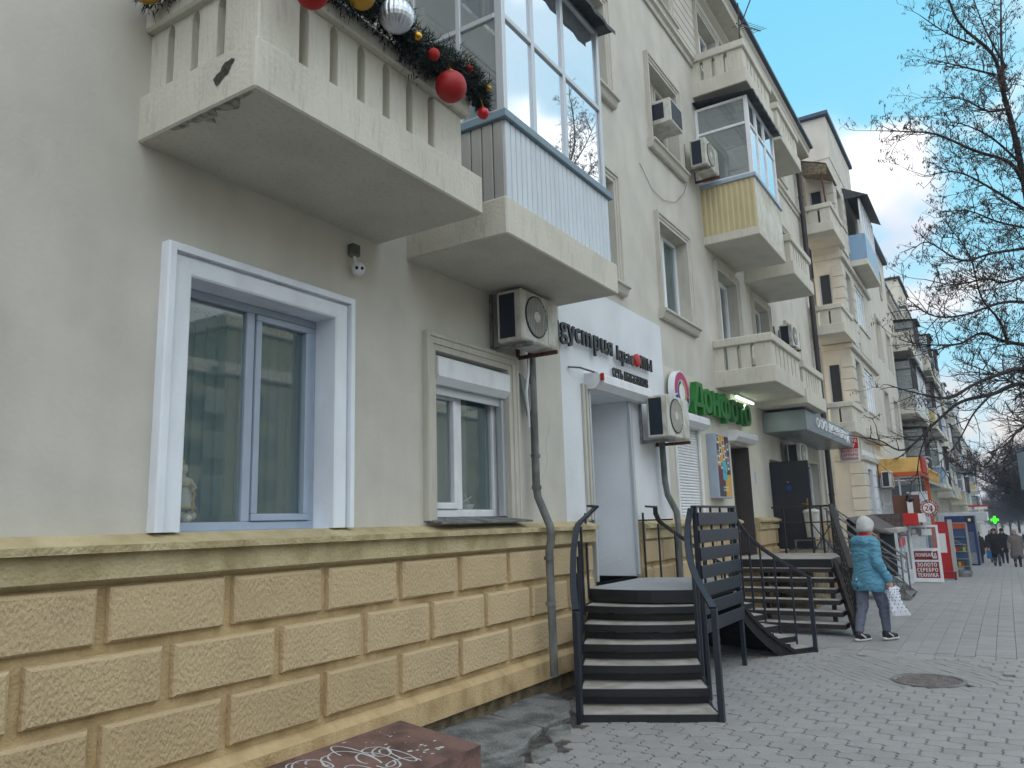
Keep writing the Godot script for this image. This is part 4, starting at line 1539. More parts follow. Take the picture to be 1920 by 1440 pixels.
func curved_stairs() -> void:
	var t := thing("entrance_staircase", "curved navy steel staircase with two flights up to the white doorway", "staircase", Vector3(1.0, 0, -8.95))
	var L := [Vector2(0.79, -6.42), Vector2(0.65, -6.70), Vector2(0.53, -6.98), Vector2(0.41, -7.24), Vector2(0.29, -7.51), Vector2(0.17, -7.80), Vector2(0.08, -8.10)]
	var R := [Vector2(1.90, -6.96), Vector2(1.73, -7.21), Vector2(1.59, -7.45), Vector2(1.48, -7.68), Vector2(1.40, -7.88), Vector2(1.34, -8.06), Vector2(1.31, -8.22)]
	var zc := -8.95
	for side in 2:
		var fl := func(p: Vector2) -> Vector2: return p if side == 0 else Vector2(p.x, 2.0 * zc - p.y)
		var front := func(i: int, push: float) -> PackedVector2Array:
			var o := PackedVector2Array()
			var e: Vector2 = (R[i] - L[i]).normalized()
			var nn := Vector2(-e.y, e.x)
			for k in 9:
				var u := k / 8.0
				o.append(L[i].lerp(R[i], u) + nn * (0.022 * i * 4.0 * u * (1.0 - u) + push))
			return o
		for i in 6:
			var y := 0.06 + 0.157 * i
			var a: PackedVector2Array = front.call(i, 0.0)
			var b: PackedVector2Array = front.call(i + 1, -0.14)
			b.reverse()
			var poly := PackedVector2Array()
			for q in a:
				poly.append(fl.call(q))
			for q in b:
				poly.append(fl.call(q))
			var st := part("step", slab_piece(poly, y - 0.065, y), M.step_edge, t)
			var inner := Geometry2D.offset_polygon(poly, -0.022)
			if inner.size():
				part("tread", slab_piece(inner[0], y - 0.01, y + 0.004), M.step_top, st)
			# dark riser set back under the next tread
			if true:
				var c: PackedVector2Array = front.call(i + 1, -0.13)
				var mb := MB.new()
				for k in 8:
					var p: Vector2 = fl.call(c[k])
					var q: Vector2 = fl.call(c[k + 1])
					mb.quad(Vector3(p.x, y, p.y), Vector3(q.x, y, q.y), Vector3(q.x, y + 0.07, q.y), Vector3(p.x, y + 0.07, p.y))
				part("riser", mb, M.step_edge, st)
		# side plates
		for path in [L, R]:
			var mb := MB.new()
			for i in 6:
				var p: Vector2 = fl.call(path[i])
				var q: Vector2 = fl.call(path[i + 1])
				var yp := 0.06 + 0.157 * i
				var yq := yp + 0.157
				mb.quad(Vector3(p.x, maxf(yp - 0.40, -0.03), p.y), Vector3(q.x, maxf(yq - 0.40, -0.02), q.y), Vector3(q.x, yq - 0.225, q.y), Vector3(p.x, maxf(yp - 0.225, -0.025), p.y))
				if path == R:
					mb.bar(Vector3(p.x + 0.012, maxf(yp - 0.225, -0.0), p.y), Vector3(q.x + 0.012, yq - 0.225, q.y), 0.03, 0.04)
			part("stringer", mb, M.step_edge, t)
		# handrails: a flat curved bar, a square newel and thin balusters
		for path in [L, R]:
			var pts := []
			for k in 25:
				var u := k / 4.0
				var p: Vector2 = fl.call(lerp_path(path, u))
				# smooth the polyline a little
				var a2: Vector2 = fl.call(lerp_path(path, maxf(u - 0.5, 0.0)))
				var b2v: Vector2 = fl.call(lerp_path(path, minf(u + 0.5, 6.0)))
				p = (p * 2.0 + a2 + b2v) * 0.25
				if path == R:
					p.x -= 0.04 * sin(PI * u / 6.0)
				else:
					p.x -= 0.05 * sin(PI * u / 6.0) - 0.13 * maxf(0.0, u - 4.8)
				pts.append(Vector3(p.x, 0.96 + (0.149 if path == R else 0.16) * u, p.y))
			if path == L:
				var e: Vector3 = pts[24]
				pts.append(Vector3(e.x - 0.12, e.y + 0.012, e.z - (0.05 if side == 0 else -0.05)))
			var mb := MB.new()
			for k in pts.size() - 1:
				var ov: Vector3 = (pts[k + 1] - pts[k]).normalized() * 0.006
				mb.bar(pts[k] - ov, pts[k + 1] + ov, 0.062, 0.026)
			part("handrail", mb, M.rail_navy, t)
			var f: Vector2 = fl.call(path[0])
			mb = MB.new()
			mb.b2(Vector3(f.x - 0.026, -0.02, f.y - 0.026), Vector3(f.x + 0.026, 0.95, f.y + 0.026), 0.004)
			part("newel", mb, M.rail_navy, t)
			for i in range(1, 7):
				if path == R and i == 6:
					continue
				var p: Vector2 = fl.call(path[i])
				var m2 := MB.new()
				m2.b2(Vector3(p.x - 0.011, 0.06 + 0.157 * i - 0.1, p.y - 0.011), Vector3(p.x + 0.011, 0.95 + 0.15 * i, p.y + 0.011))
				part("baluster", m2, M.rail_navy, t)
				if i < 0:
					var p2: Vector2 = fl.call(lerp_path(path, i - 0.5))
					m2 = MB.new()
					m2.b2(Vector3(p2.x - 0.011, 0.06 + 0.165 * (i - 0.5) - 0.1, p2.y - 0.011), Vector3(p2.x + 0.011, 0.95 + 0.158 * (i - 0.5), p2.y + 0.011))
					part("baluster", m2, M.rail_navy, t)
	# landing
	var poly := PackedVector2Array()
	var e: Vector2 = (R[6] - L[6]).normalized()
	var nn := Vector2(-e.y, e.x)
	for k in 9:
		var u := k / 8.0
		poly.append(L[6].lerp(R[6], u) + nn * 0.132 * 4.0 * u * (1.0 - u))
	var back := PackedVector2Array()
	for q in poly:
		back.append(Vector2(q.x, 2.0 * zc - q.y))
	back.reverse()
	poly.append_array(back)
	poly.append(Vector2(0.006, -9.68))
	poly.append(Vector2(0.006, -8.22))
	var lp := part("landing", slab_piece(poly, 0.87, 1.0), M.step_edge, t)
	part("landing_top", slab_piece(Geometry2D.offset_polygon(poly, -0.015)[0], 0.99, 1.004), M.landing, lp)
	var mb := MB.new()
	mb.b2(Vector3(-0.62, 0.9, -9.68), Vector3(0.004, 1.03, -8.46))
	part("threshold", mb, M.landing, t)
	# boarded panel on the street side
	for z in [-8.25, -9.65]:
		mb = MB.new()
		mb.b2(Vector3(1.315, -0.02, z - 0.028), Vector3(1.365, 1.87, z + 0.028), 0.004)
		part("post", mb, M.rail_navy, t)
	for k in 7:
		mb = MB.new()
		mb.b2(Vector3(1.372, 1.675 - 0.188 * k, -9.67), Vector3(1.386, 1.815 - 0.188 * k, -8.23), 0.004)
		part("board", mb, M.rail_navy, t)
	mb = MB.new()
	mb.b2(Vector3(1.31, 1.868, -9.70), Vector3(1.375, 1.893, -8.2), 0.004)
	part("handrail", mb, M.rail_navy, t)
	for z in [-8.45, -8.8, -9.15, -9.5]:
		mb = MB.new()
		mb.b2(Vector3(1.325, 0.99, z - 0.011), Vector3(1.347, 1.868, z + 0.011))
		part("baluster", mb, M.rail_navy, t)
	for p in [Vector2(0.25, -8.3), Vector2(0.25, -9.6)]:
		mb = MB.new()
		mb.b2(Vector3(p.x - 0.03, -0.05, p.y - 0.03), Vector3(p.x + 0.03, 0.92, p.y + 0.03))
		part("leg", mb, M.step_edge, t)

func brown_stairs() -> void:
	var t := thing("brown_staircase", "straight dark brown steel staircase with open treads up to the photo shop", "staircase", Vector3(1.0, 0, -14.0))
	var mb := MB.new()
	mb.b2(Vector3(0.0, 0.86, -16.1), Vector3(1.66, 1.02, -13.9), 0.006)
	var lp := part("landing", mb, M.step_edge, t)
	mb = MB.new()
	mb.b2(Vector3(0.01, 1.019, -16.08), Vector3(1.65, 1.026, -13.92))
	part("landing_top", mb, M.step_top, lp)
	for i in 6:
		var y := 0.877 - 0.143 * i
		var z := -13.74 + 0.27 * i
		var xr := 1.68 + 0.075 * i
		mb = MB.new()
		mb.b2(Vector3(0.10, y - 0.065, z - 0.30), Vector3(xr, y, z), 0.005)
		var st := part("step", mb, M.brown_steel, t)
		mb = MB.new()
		mb.b2(Vector3(0.12, y - 0.003, z - 0.285), Vector3(xr - 0.02, y + 0.004, z - 0.015))
		part("tread", mb, M.step_top, st)
	for x in [[0.08, 0.08], [1.70, 2.20]]:
		mb = MB.new()
		mb.bar(Vector3(x[0], 0.92, -13.95), Vector3(x[1], 0.02, -12.35), 0.05, 0.24)
		part("stringer", mb, M.brown_steel, t)
	mb = MB.new()
	mb.b2(Vector3(2.17, -0.02, -12.48), Vector3(2.23, 0.95, -12.42), 0.004)
	part("newel", mb, M.brown_steel, t)
	mb = MB.new()
	mb.bar(Vector3(1.38, 1.93, -15.95), Vector3(2.2, 0.95, -12.44), 0.085, 0.06, 0.006)
	part("handrail", mb, M.brown_steel, t)
	for i in 14:
		var u := (i + 0.5) / 14.0
		var p := Vector3(1.38, 1.90, -15.95).lerp(Vector3(2.2, 0.92, -12.44), u)
		mb = MB.new()
		mb.b2(Vector3(p.x - 0.01, p.y - 0.84, p.z - 0.01), Vector3(p.x + 0.01, p.y, p.z + 0.01))
		part("baluster", mb, M.brown_steel, t)
		mb = MB.new()
		mb.lathe([Vector2(0.05, -0.008), Vector2(0.058, 0.0), Vector2(0.05, 0.008), Vector2(0.043, 0.0), Vector2(0.05, -0.008)], p + Vector3(0.01, -0.3 - 0.16 * (i % 3), 0.12), 10, Basis(Vector3(0, 0, 1), PI / 2))
		part("ornament_ring", mb, M.brown_steel, t)
	for h in [0.70, 0.30]:
		mb = MB.new()
		mb.bar(Vector3(1.38, 1.95 - h, -15.95), Vector3(2.2, 0.97 - h, -12.44), 0.03, 0.03)
		part("lower_rail", mb, M.brown_steel, t)
	# railing across the end of the landing
	for y in [1.90, 1.60]:
		mb = MB.new()
		mb.b2(Vector3(0.25, y, -16.02), Vector3(1.38, y + (0.04 if y > 1.8 else 0.025), -15.97), 0.004)
		part("railing_bar", mb, M.brown_steel, t)
	for x in [0.46, 0.98, 1.18, 1.36]:
		mb = MB.new()
		mb.b2(Vector3(x - 0.018, 1.02, -16.015), Vector3(x + 0.018, 1.90, -15.975))
		part("railing_post", mb, M.step_edge, t)
	for d in [[0.98, 1.05, 1.36, 1.60], [0.98, 1.60, 1.36, 1.05]]:
		mb = MB.new()
		mb.bar(Vector3(d[0], d[1], -15.99), Vector3(d[2], d[3], -15.99), 0.018, 0.02)
		part("brace", mb, M.brown_steel, t)
	for p in [Vector2(0.3, -15.9), Vector2(1.6, -14.1), Vector2(1.6, -15.95), Vector2(0.5, -14.2)]:
		mb = MB.new()
		mb.b2(Vector3(p.x - 0.035, -0.3, p.y - 0.035), Vector3(p.x + 0.035, 0.92, p.y + 0.035))
		part("leg", mb, M.brown_steel, t)
	mb = MB.new()
	mb.b2(Vector3(0.0, -0.3, -18.15), Vector3(0.9, 1.0, -16.15), 0.01)
	solo("door_slab", mb, M.foundation, "plain concrete doorstep block under the open steel door", "doorstep", Vector3(0.45, -0.3, -17.1))
	# litter bin and a small bench frame behind the railing
	mb = MB.new()
	mb.lathe([Vector2(0.0, 1.32), Vector2(0.12, 1.32), Vector2(0.15, 1.80), Vector2(0.16, 1.80), Vector2(0.16, 1.83), Vector2(0.13, 1.86), Vector2(0.0, 1.87)], Vector3(0.93, 0, -16.35), 18)
	solo("litter_bin", mb, M.ac_white, "small white round litter bin hung behind the brown landing railing", "litter bin", Vector3(0.93, 1.32, -16.35))
	var b := thing("metal_bench_frame", "low grey bar frame standing on the landing before the open steel door", "frame", Vector3(0.85, 1.02, -16.6))
	mb = MB.new()
	mb.b2(Vector3(0.5, 1.24, -16.62), Vector3(1.15, 1.265, -16.58))
	part("bar", mb, M.grey_steel, b)
	for x in [0.52, 1.08, 1.14]:
		mb = MB.new()
		mb.b2(Vector3(x - 0.012, 1.02, -16.61), Vector3(x + 0.012, 1.24, -16.59))
		part("leg", mb, M.grey_steel, b)

func grey_stairs() -> void:
	var t := thing("grey_steel_staircase", "steep grey steel staircase with diagonal braced railing behind the person in the turquoise jacket", "staircase", Vector3(1.5, gy(-19.0), -19.0))
	var foot := Vector3(2.28, gy(-18.8), -18.75)
	var top := Vector3(0.75, 1.05, -18.75)
	var mb := MB.new()
	for dz in [0.0, -1.15]:
		mb = MB.new()
		mb.bar(foot + Vector3(0, 0.02, dz), top + Vector3(0, 0, dz), 0.05, 0.17)
		part("stringer", mb, M.grey_steel, t)
	for i in 7:
		var u := (i + 0.5) / 7.0
		var p := foot.lerp(top, u)
		mb = MB.new()
		mb.b2(Vector3(p.x - 0.13, p.y - 0.01, p.z - 1.13), Vector3(p.x + 0.11, p.y + 0.025, p.z - 0.02))
		part("tread", mb, M.grey_steel, t)
	mb = MB.new()
	mb.b2(Vector3(0.0, 0.97, -20.4), Vector3(0.75, 1.05, -18.2), 0.005)
	part("landing", mb, M.grey_steel, t)
	for dz in [0.0, -1.15]:
		for h in [0.85, 0.5]:
			mb = MB.new()
			mb.bar(foot + Vector3(-0.12, h, dz), top + Vector3(-0.02, h, dz), 0.04, 0.035 if h > 0.8 else 0.025)
			part("rail", mb, M.grey_steel, t)
		for e in [[0.06, 0.0], [0.98, 0.0]]:
			var p := foot.lerp(top, e[0]) + Vector3(0, 0, dz)
			mb = MB.new()
			mb.b2(p + Vector3(-0.018, -0.02, -0.018), p + Vector3(0.018, 0.88, 0.018))
			part("post", mb, M.grey_steel, t)
		var a := foot.lerp(top, 0.06) + Vector3(0, 0.1, dz)
		var b := foot.lerp(top, 0.98) + Vector3(0, 0.8, dz)
		mb = MB.new()
		mb.bar(a, b, 0.022, 0.022)
		part("brace", mb, M.grey_steel, t)
		mb = MB.new()
		mb.bar(foot.lerp(top, 0.06) + Vector3(0, 0.75, dz), foot.lerp(top, 0.98) + Vector3(0, 0.12, dz), 0.022, 0.022)
		part("brace", mb, M.grey_steel, t)
	for y in [1.9, 1.55]:
		mb = MB.new()
		mb.b2(Vector3(0.02, y, -18.24), Vector3(0.74, y + 0.03, -18.21))
		part("rail", mb, M.grey_steel, t)
	for p in [Vector2(0.7, -18.25), Vector2(0.7, -20.3)]:
		mb = MB.new()
		mb.b2(Vector3(p.x - 0.025, -0.3, p.y - 0.025), Vector3(p.x + 0.025, 1.93, p.y + 0.025))
		part("post", mb, M.grey_steel, t)

# ---------------------------------------------------------------- things on the wall
func ac_unit() -> Node3D:
	var t := thing("air_conditioner", "weathered white air conditioner on brackets under the glazed balcony", "air conditioner", Vector3(0.15, 3.52, -6.58), "air conditioners on the walls")
	var o := Vector3(0.15, 3.52, -6.58)
	var mb := MB.new()
	mb.b2(o + Vector3(0, 0, -0.36), o + Vector3(0.30, 0.52, 0.36), 0.016)
	part("casing", mb, M.ac_white, t)
	mb = MB.new()
	mb.b2(o + Vector3(0.035, 0.035, 0.355), o + Vector3(0.215, 0.485, 0.366), 0.003)
	part("coil", mb, M.ac_coil, t)
	mb = MB.new()
	for z in [-0.225, 0.225]:
		pass
	mb.lathe([Vector2(0.215, -0.004), Vector2(0.215, 0.007), Vector2(0.20, 0.009), Vector2(0.195, 0.002), Vector2(0.0, 0.0015)], o + Vector3(0.302, 0.27, 0.09), 28, Basis(Vector3(0, 0, 1), -PI / 2))
	var g := part("fan_grille", mb, M.ac_coil, t)
	mb = MB.new()
	for i in range(-6, 7):
		var h := sqrt(maxf(0.0, 0.04 - pow(i * 0.03, 2.0)))
		mb.b2(o + Vector3(0.304, 0.27 - h, 0.09 + i * 0.03 - 0.004), o + Vector3(0.314, 0.27 + h, 0.09 + i * 0.03 + 0.004))
	mb.lathe([Vector2(0.055, 0.0), Vector2(0.055, 0.013), Vector2(0.0, 0.014)], o + Vector3(0.302, 0.27, 0.09), 16, Basis(Vector3(0, 0, 1), -PI / 2))
	part("grille_bars", mb, M.ac_white, g)
	mb = MB.new()
	mb.b2(o + Vector3(0.298, 0.03, -0.345), o + Vector3(0.307, 0.49, -0.14), 0.003)
	part("service_cover", mb, M.ac_white, t)
	for z in [-0.25, 0.25]:
		mb = MB.new()
		mb.b2(o + Vector3(-0.15, -0.05, z - 0.02), o + Vector3(0.34, -0.012, z + 0.02), 0.004)
		mb.b2(o + Vector3(-0.15, -0.012, z - 0.02), o + Vector3(-0.12, 0.55, z + 0.02), 0.004)
		part("bracket", mb, M.rust if z < 0 else M.grey_steel, t)
	return t

func wall_things() -> void:
	var ac := ac_unit()
	copy(ac, Vector3(0.16, 2.86, -10.36), 0.0, "newer white air conditioner on the white wall left of the photo shop sign", "air conditioners on the walls").scale = Vector3(1.05, 1.14, 1.14)
	copy(ac, Vector3(0.13, 8.03, -13.22), 0.0, "white air conditioner high up beside the yellow glazed balcony", "air conditioners on the walls")
	copy(ac, Vector3(0.15, 5.72, -18.95), 0.0, "air conditioner on the wall by the brown downpipe at second floor height", "air conditioners on the walls")
	copy(ac, Vector3(0.15, 2.86, -18.6), 0.0, "air conditioner under the grey steel canopy behind the open steel door", "air conditioners on the walls")
	# window air conditioner
	var t := thing("window_air_conditioner", "old box air conditioner sticking out of an upper floor window", "air conditioner", Vector3(0.1, 8.22, -11.62))
	var mb := MB.new()
	mb.b2(Vector3(-0.15, 8.22, -11.93), Vector3(0.34, 8.64, -11.36), 0.012)
	part("casing", mb, M.ac_white, t)
	mb = MB.new()
	mb.b2(Vector3(0.335, 8.26, -11.89), Vector3(0.346, 8.60, -11.40), 0.003)
	part("grille", mb, M.ac_coil, t)
	mb = MB.new()
	mb.b2(Vector3(0.0, 8.30, -11.363), Vector3(0.22, 8.58, -11.352), 0.003)
	part("side_louvre", mb, M.ac_coil, t)
	# downpipes
	mb = MB.new()
	mb.tube([Vector3(0.10, 4.05, -6.97), Vector3(0.10, 2.12, -6.97), Vector3(0.11, 2.02, -6.98), Vector3(0.24, 1.72, -6.98), Vector3(0.25, 1.60, -6.98), Vector3(0.22, 1.45, -6.98), Vector3(0.215, 0.25, -7.0)], 0.042, 12)
	t = thing("downpipe", "thin grey downpipe kinked over the ledge behind the curved stair", "downpipe", Vector3(0.15, 0.25, -6.98))
	part("pipe", mb, M.pipe_grey, t)
	for y in [2.45, 2.12, 1.40, 0.95]:
		mb = MB.new()
		var x := 0.10 if y > 2.0 else 0.217
		mb.lathe([Vector2(0.043, -0.02), Vector2(0.052, -0.018), Vector2(0.052, 0.018), Vector2(0.043, 0.02)], Vector3(x, y, -6.975), 14)
		part("pipe_collar", mb, M.pipe_grey, t)
	mb = MB.new()
	mb.tube([Vector3(0.10, 2.95, -10.62), Vector3(0.10, 2.3, -10.64), Vector3(0.12, 2.1, -10.66), Vector3(0.23, 1.85, -10.68), Vector3(0.24, 1.6, -10.7), Vector3(0.22, 1.4, -10.7), Vector3(0.21, 0.2, -10.72)], 0.045, 12)
	t = thing("downpipe", "grey downpipe running down from the air conditioner by the roller shutter", "downpipe", Vector3(0.2, 0.2, -10.7))
	part("pipe", mb, M.pipe_grey, t)
	mb = MB.new()
	mb.tube([Vector3(0.14, 12.5, -23.25), Vector3(0.14, 1.9, -23.25), Vector3(0.2, 1.7, -23.25), Vector3(0.2, -0.1, -23.25)], 0.072, 14)
	t = thing("downpipe", "thick dark brown downpipe in the corner between the two buildings", "downpipe", Vector3(0.14, -0.1, -23.25))
	part("pipe", mb, M.pipe_brown, t)
	for y in [11.2, 9.4, 6.5, 3.6, 2.3]:
		mb = MB.new()
		mb.lathe([Vector2(0.073, -0.03), Vector2(0.085, -0.028), Vector2(0.085, 0.028), Vector2(0.073, 0.03)], Vector3(0.14, y, -23.25), 14)
		part("pipe_collar", mb, M.pipe_brown, t)
	# camera beside the big window
	t = thing("security_camera", "small white dome security camera with two lenses under the decorated balcony", "camera", Vector3(0.08, 3.76, -4.33))
	mb = MB.new()
	mb.b2(Vector3(0.0, 3.90, -4.37), Vector3(0.07, 4.0, -4.28), 0.01)
	part("mount_box", mb, M.pipe_grey, t)
	mb = MB.new()
	mb.tube([Vector3(0.04, 3.90, -4.325), Vector3(0.05, 3.84, -4.33)], 0.012, 8)
	mb.ball(Vector3(0.075, 3.79, -4.335), Vector3(0.055, 0.055, 0.055), 18, 12)
	part("dome", mb, M.pvc_white, t)
	var dir := Vector3(0.8, -0.15, 0.6).normalized()
	for s in [-1, 1]:
		mb = MB.new()
		mb.ball(Vector3(0.075, 3.79, -4.335) + dir * 0.047 + Vector3(0.6, 0, -0.8) * 0.02 * s, Vector3(0.014, 0.014, 0.014), 10, 8)
		part("lens", mb, M.black, t)
	# alarm lamp on the first shutter box
	t = thing("alarm_beacon", "little red and white alarm beacon on the shutter box above the white doorway", "beacon", Vector3(0.23, 3.44, -8.47))
	mb = MB.new()
	mb.b2(Vector3(0.21, 3.42, -8.50), Vector3(0.25, 3.52, -8.44), 0.006)
	part("base", mb, M.pvc_white, t)
	mb = MB.new()
	mb.b2(Vector3(0.215, 3.45, -8.44), Vector3(0.26, 3.54, -8.405), 0.008)
	part("red_lens", mb, M.red, t)
	mb = MB.new()
	mb.tube([Vector3(0.02, 3.57, -7.95), Vector3(0.10, 3.575, -8.1), Vector3(0.14, 3.56, -8.42)], 0.012, 6)
	solo("bracket_arm", mb, M.pipe_grey, "thin bent metal bracket arm left of the shutter box over the doorway", "bracket", Vector3(0.02, 3.57, -7.95))
	# loose cables
	mb = MB.new()
	mb.tube([Vector3(0.015, 7.27, -10.66), Vector3(0.02, 7.0, -11.1), Vector3(0.02, 6.98, -11.6), Vector3(0.02, 7.15, -12.2), Vector3(0.02, 7.5, -12.7), Vector3(0.02, 7.9, -13.0)], 0.0045, 5)
	solo("loose_cable", mb, M.pipe_grey, "thin loose cable sagging on the wall under the window air conditioner", "cable", Vector3(0.015, 7.27, -10.66))
	mb = MB.new()
	mb.tube([Vector3(0.12, 3.5, -6.86), Vector3(0.15, 3.3, -6.8), Vector3(0.13, 3.1, -6.78), Vector3(0.10, 2.9, -6.86), Vector3(0.08, 2.75, -6.9)], 0.014, 6)
	solo("hose", mb, M.pvc_white, "white drain hose bent under the air conditioner by the grey downpipe", "hose", Vector3(0.12, 3.5, -6.86))
	mb = MB.new()
	var rag := PackedVector2Array([Vector2(0, 0), Vector2(0.16, -0.12), Vector2(0.24, -0.05), Vector2(0.20, -0.30), Vector2(0.10, -0.46), Vector2(0.04, -0.2)])
	mb.extrude(rag, Vector3(0.03, 3.32, -6.80), Vector3(0.3, 0, -0.9), Vector3.UP, Vector3(0.02, 0, 0.006))
	solo("rag", mb, M.curtain_grey, "torn grey rag caught behind the grey downpipe by the small window", "rag", Vector3(0.03, 3.1, -6.85))
	# antenna
	t = thing("tv_antenna", "roof television antenna on a bent bracket against the blue sky", "antenna", Vector3(0.9, 10.7, -14.2))
	mb = MB.new()
	mb.tube([Vector3(0.85, 10.7, -14.3), Vector3(0.9, 11.9, -14.25)], 0.015, 6)
	part("mast", mb, M.black, t)
	mb = MB.new()
	mb.tube([Vector3(0.9, 11.3, -14.0), Vector3(0.9, 12.35, -16.1)], 0.014, 6)
	part("boom", mb, M.black, t)
	mb = MB.new()
	mb.tube([Vector3(0.9, 11.42, -14.3), Vector3(1.55, 13.1, -14.6)], 0.014, 6)
	part("boom", mb, M.black, t)
	for i in 7:
		var p := Vector3(0.9, 11.45, -14.3).lerp(Vector3(0.9, 12.3, -16.0), i / 6.0)
		mb = MB.new()
		mb.tube([p - Vector3(0.16, 0, 0), p + Vector3(0.16, 0, 0)], 0.006, 5)
		part("element", mb, M.black, t)

func signs() -> void:
	# black lettering over the white doorway
	var t := thing("beauty_shop_sign", "black raised Cyrillic letters with one red disc on the white wall", "sign", Vector3(0.1, 3.65, -9.0))
	var h := 0.30
	lettering("letters", "ungycmpuя", 1.84, 0.27, 0.025, Vector3(0.05, 3.81, -7.30), STREET, M.black, t)
	lettering("letters", "kpac", 0.56, 0.26, 0.025, Vector3(0.05, 3.81, -9.28), STREET, M.black, t)
	lettering("letters", "mы", 0.42, 0.185, 0.025, Vector3(0.05, 3.885, -10.08), STREET, M.black, t)
	var mb := MB.new()
	mb.lathe([Vector2(0.092, 0.0), Vector2(0.092, 0.035), Vector2(0.085, 0.04), Vector2(0.0, 0.04)], Vector3(0.045, 3.975, -9.965), 24, Basis(Vector3(0, 0, 1), -PI / 2))
	part("red_disc", mb, M.red, t)
	lettering("letters", "сеть магазинов", 1.20, 0.13, 0.015, Vector3(0.03, 3.63, -9.17), STREET, M.black, t, "Droid Sans", true)
	# green lettering with the round emblem
	t = thing("photo_shop_sign", "thick green raised Cyrillic letters on the cream wall beneath the balconies", "sign", Vector3(0.1, 3.45, -13.6))
	mat("sign_green", Color(0.10, 0.43, 0.15), 0.4)
	var lets := [["Д", -11.98, 0.56, 0.53, -0.06], ["о", -12.52, 0.42, 0.42, 0.0], ["н", -12.97, 0.40, 0.42, 0.0], ["Ф", -13.40, 0.60, 0.54, -0.08], ["о", -14.06, 0.42, 0.42, 0.0], ["т", -14.52, 0.36, 0.41, 0.0], ["о", -14.92, 0.44, 0.42, 0.0]]
	for l in lets:
		lettering("letter", l[0], l[2], l[3], 0.11, Vector3(0.06, 3.50 + l[4], l[1]), STREET, M.sign_green, t)
	mb = MB.new()
	mb.b2(Vector3(0.02, 3.56, -15.3), Vector3(0.05, 3.59, -11.9))
	mb.b2(Vector3(0.02, 3.74, -15.3), Vector3(0.05, 3.77, -11.9))
	part("mounting_rail", mb, M.grey_steel, t)
	t = thing("round_emblem", "round white emblem with pink, blue, purple and yellow arcs beside green letters", "sign", Vector3(0.1, 3.7, -11.48))
	var turn := Basis(Vector3(0, 0, 1), -PI / 2)
	var cc := Vector3(0.06, 3.70, -11.46)
	mb = MB.new()
	mb.lathe([Vector2(0.34, 0.0), Vector2(0.34, 0.10), Vector2(0.0, 0.10)], cc, 40, turn)
	part("disc", mb, M.pvc_white, t)
	var arcs := [[-10.0, 190.0, 0.20, 0.32, Color(0.68, 0.20, 0.42)], [-32.0, -12.0, 0.20, 0.32, Color(0.27, 0.12, 0.42)], [-100.0, -36.0, 0.20, 0.32, Color(0.05, 0.27, 0.62)], [195.0, 235.0, 0.20, 0.32, Color(0.05, 0.27, 0.62)], [-80.0, 80.0, 0.135, 0.185, Color(0.78, 0.60, 0.10)], [100.0, 230.0, 0.135, 0.185, Color(0.05, 0.22, 0.27)]]
	for a in arcs:
		mb = MB.new()
		var n := 18
		for k in n:
			var u := deg_to_rad(lerpf(a[0], a[1], float(k) / n))
			var v := deg_to_rad(lerpf(a[0], a[1], float(k + 1) / n))
			var P := func(r: float, an: float) -> Vector3: return cc + Vector3(0.104, sin(an) * r, -cos(an) * r)
			mb.quad(P.call(a[2], u), P.call(a[3], u), P.call(a[3], v), P.call(a[2], v), Vector3.RIGHT)
		part("arc", mb, mat("arc_" + str(a[0]), a[4], 0.5), t)
	# glowing tube under the balcony
	var tube := MB.new()
	tube.tube([Vector3(0.10, 4.03, -14.65), Vector3(0.10, 4.03, -15.85)], 0.022, 10)
	var lit := StandardMaterial3D.new()
	lit.albedo_color = Color(1, 1, 1)
	lit.emission_enabled = true
	lit.emission = Color(0.95, 1.0, 0.93)
	lit.emission_energy_multiplier = 0.7
	M.lit_tube = lit
	var lt := thing("fluorescent_lamp", "lit white fluorescent tube lamp under the balcony by the green letters", "lamp", Vector3(0.1, 4.03, -15.25))
	part("tube", tube, lit, lt)
	mb = MB.new()
	mb.b2(Vector3(0.07, 4.052, -15.9), Vector3(0.13, 4.088, -14.6), 0.004)
	part("fitting", mb, M.pvc_white, lt)
	var al := AreaLight3D.new()
	al.name = "tube_light"
	al.area_size = Vector2(1.15, 0.05)
	al.light_energy = 0.10
	al.light_color = Color(0.95, 1.0, 0.92)
	al.shadow_enabled = true
	al.position = Vector3(0.10, 4.0, -15.25)
	al.rotation = Vector3(-PI / 2, PI / 2, 0)
	add_child(al)
	# advertising box
	t = thing("advertising_light_box", "narrow upright advertising box with teal and yellow print beside the photo shop door", "sign", Vector3(0.1, 2.08, -13.3))
	mb = MB.new()
	mb.b2(Vector3(0.0, 2.08, -13.70), Vector3(0.165, 3.19, -12.96), 0.008)
	part("casing", mb, M.pvc_grey, t)
	var im := Image.create(128, 220, false, Image.FORMAT_RGB8)
	im.fill(Color(0.13, 0.12, 0.18))
	im.fill_rect(Rect2i(0, 70, 40, 40), Color(0.80, 0.60, 0.16))
	im.fill_rect(Rect2i(66, 140, 62, 80), Color(0.80, 0.60, 0.16))
	im.fill_rect(Rect2i(20, 0, 62, 96), Color(0.80, 0.60, 0.16))
	im.fill_rect(Rect2i(4, 112, 44, 62), Color(0.38, 0.08, 0.18))
	im.fill_rect(Rect2i(82, 10, 40, 44), Color(0.25, 0.05, 0.15))
	var r := RandomNumberGenerator.new()
	r.seed = 12
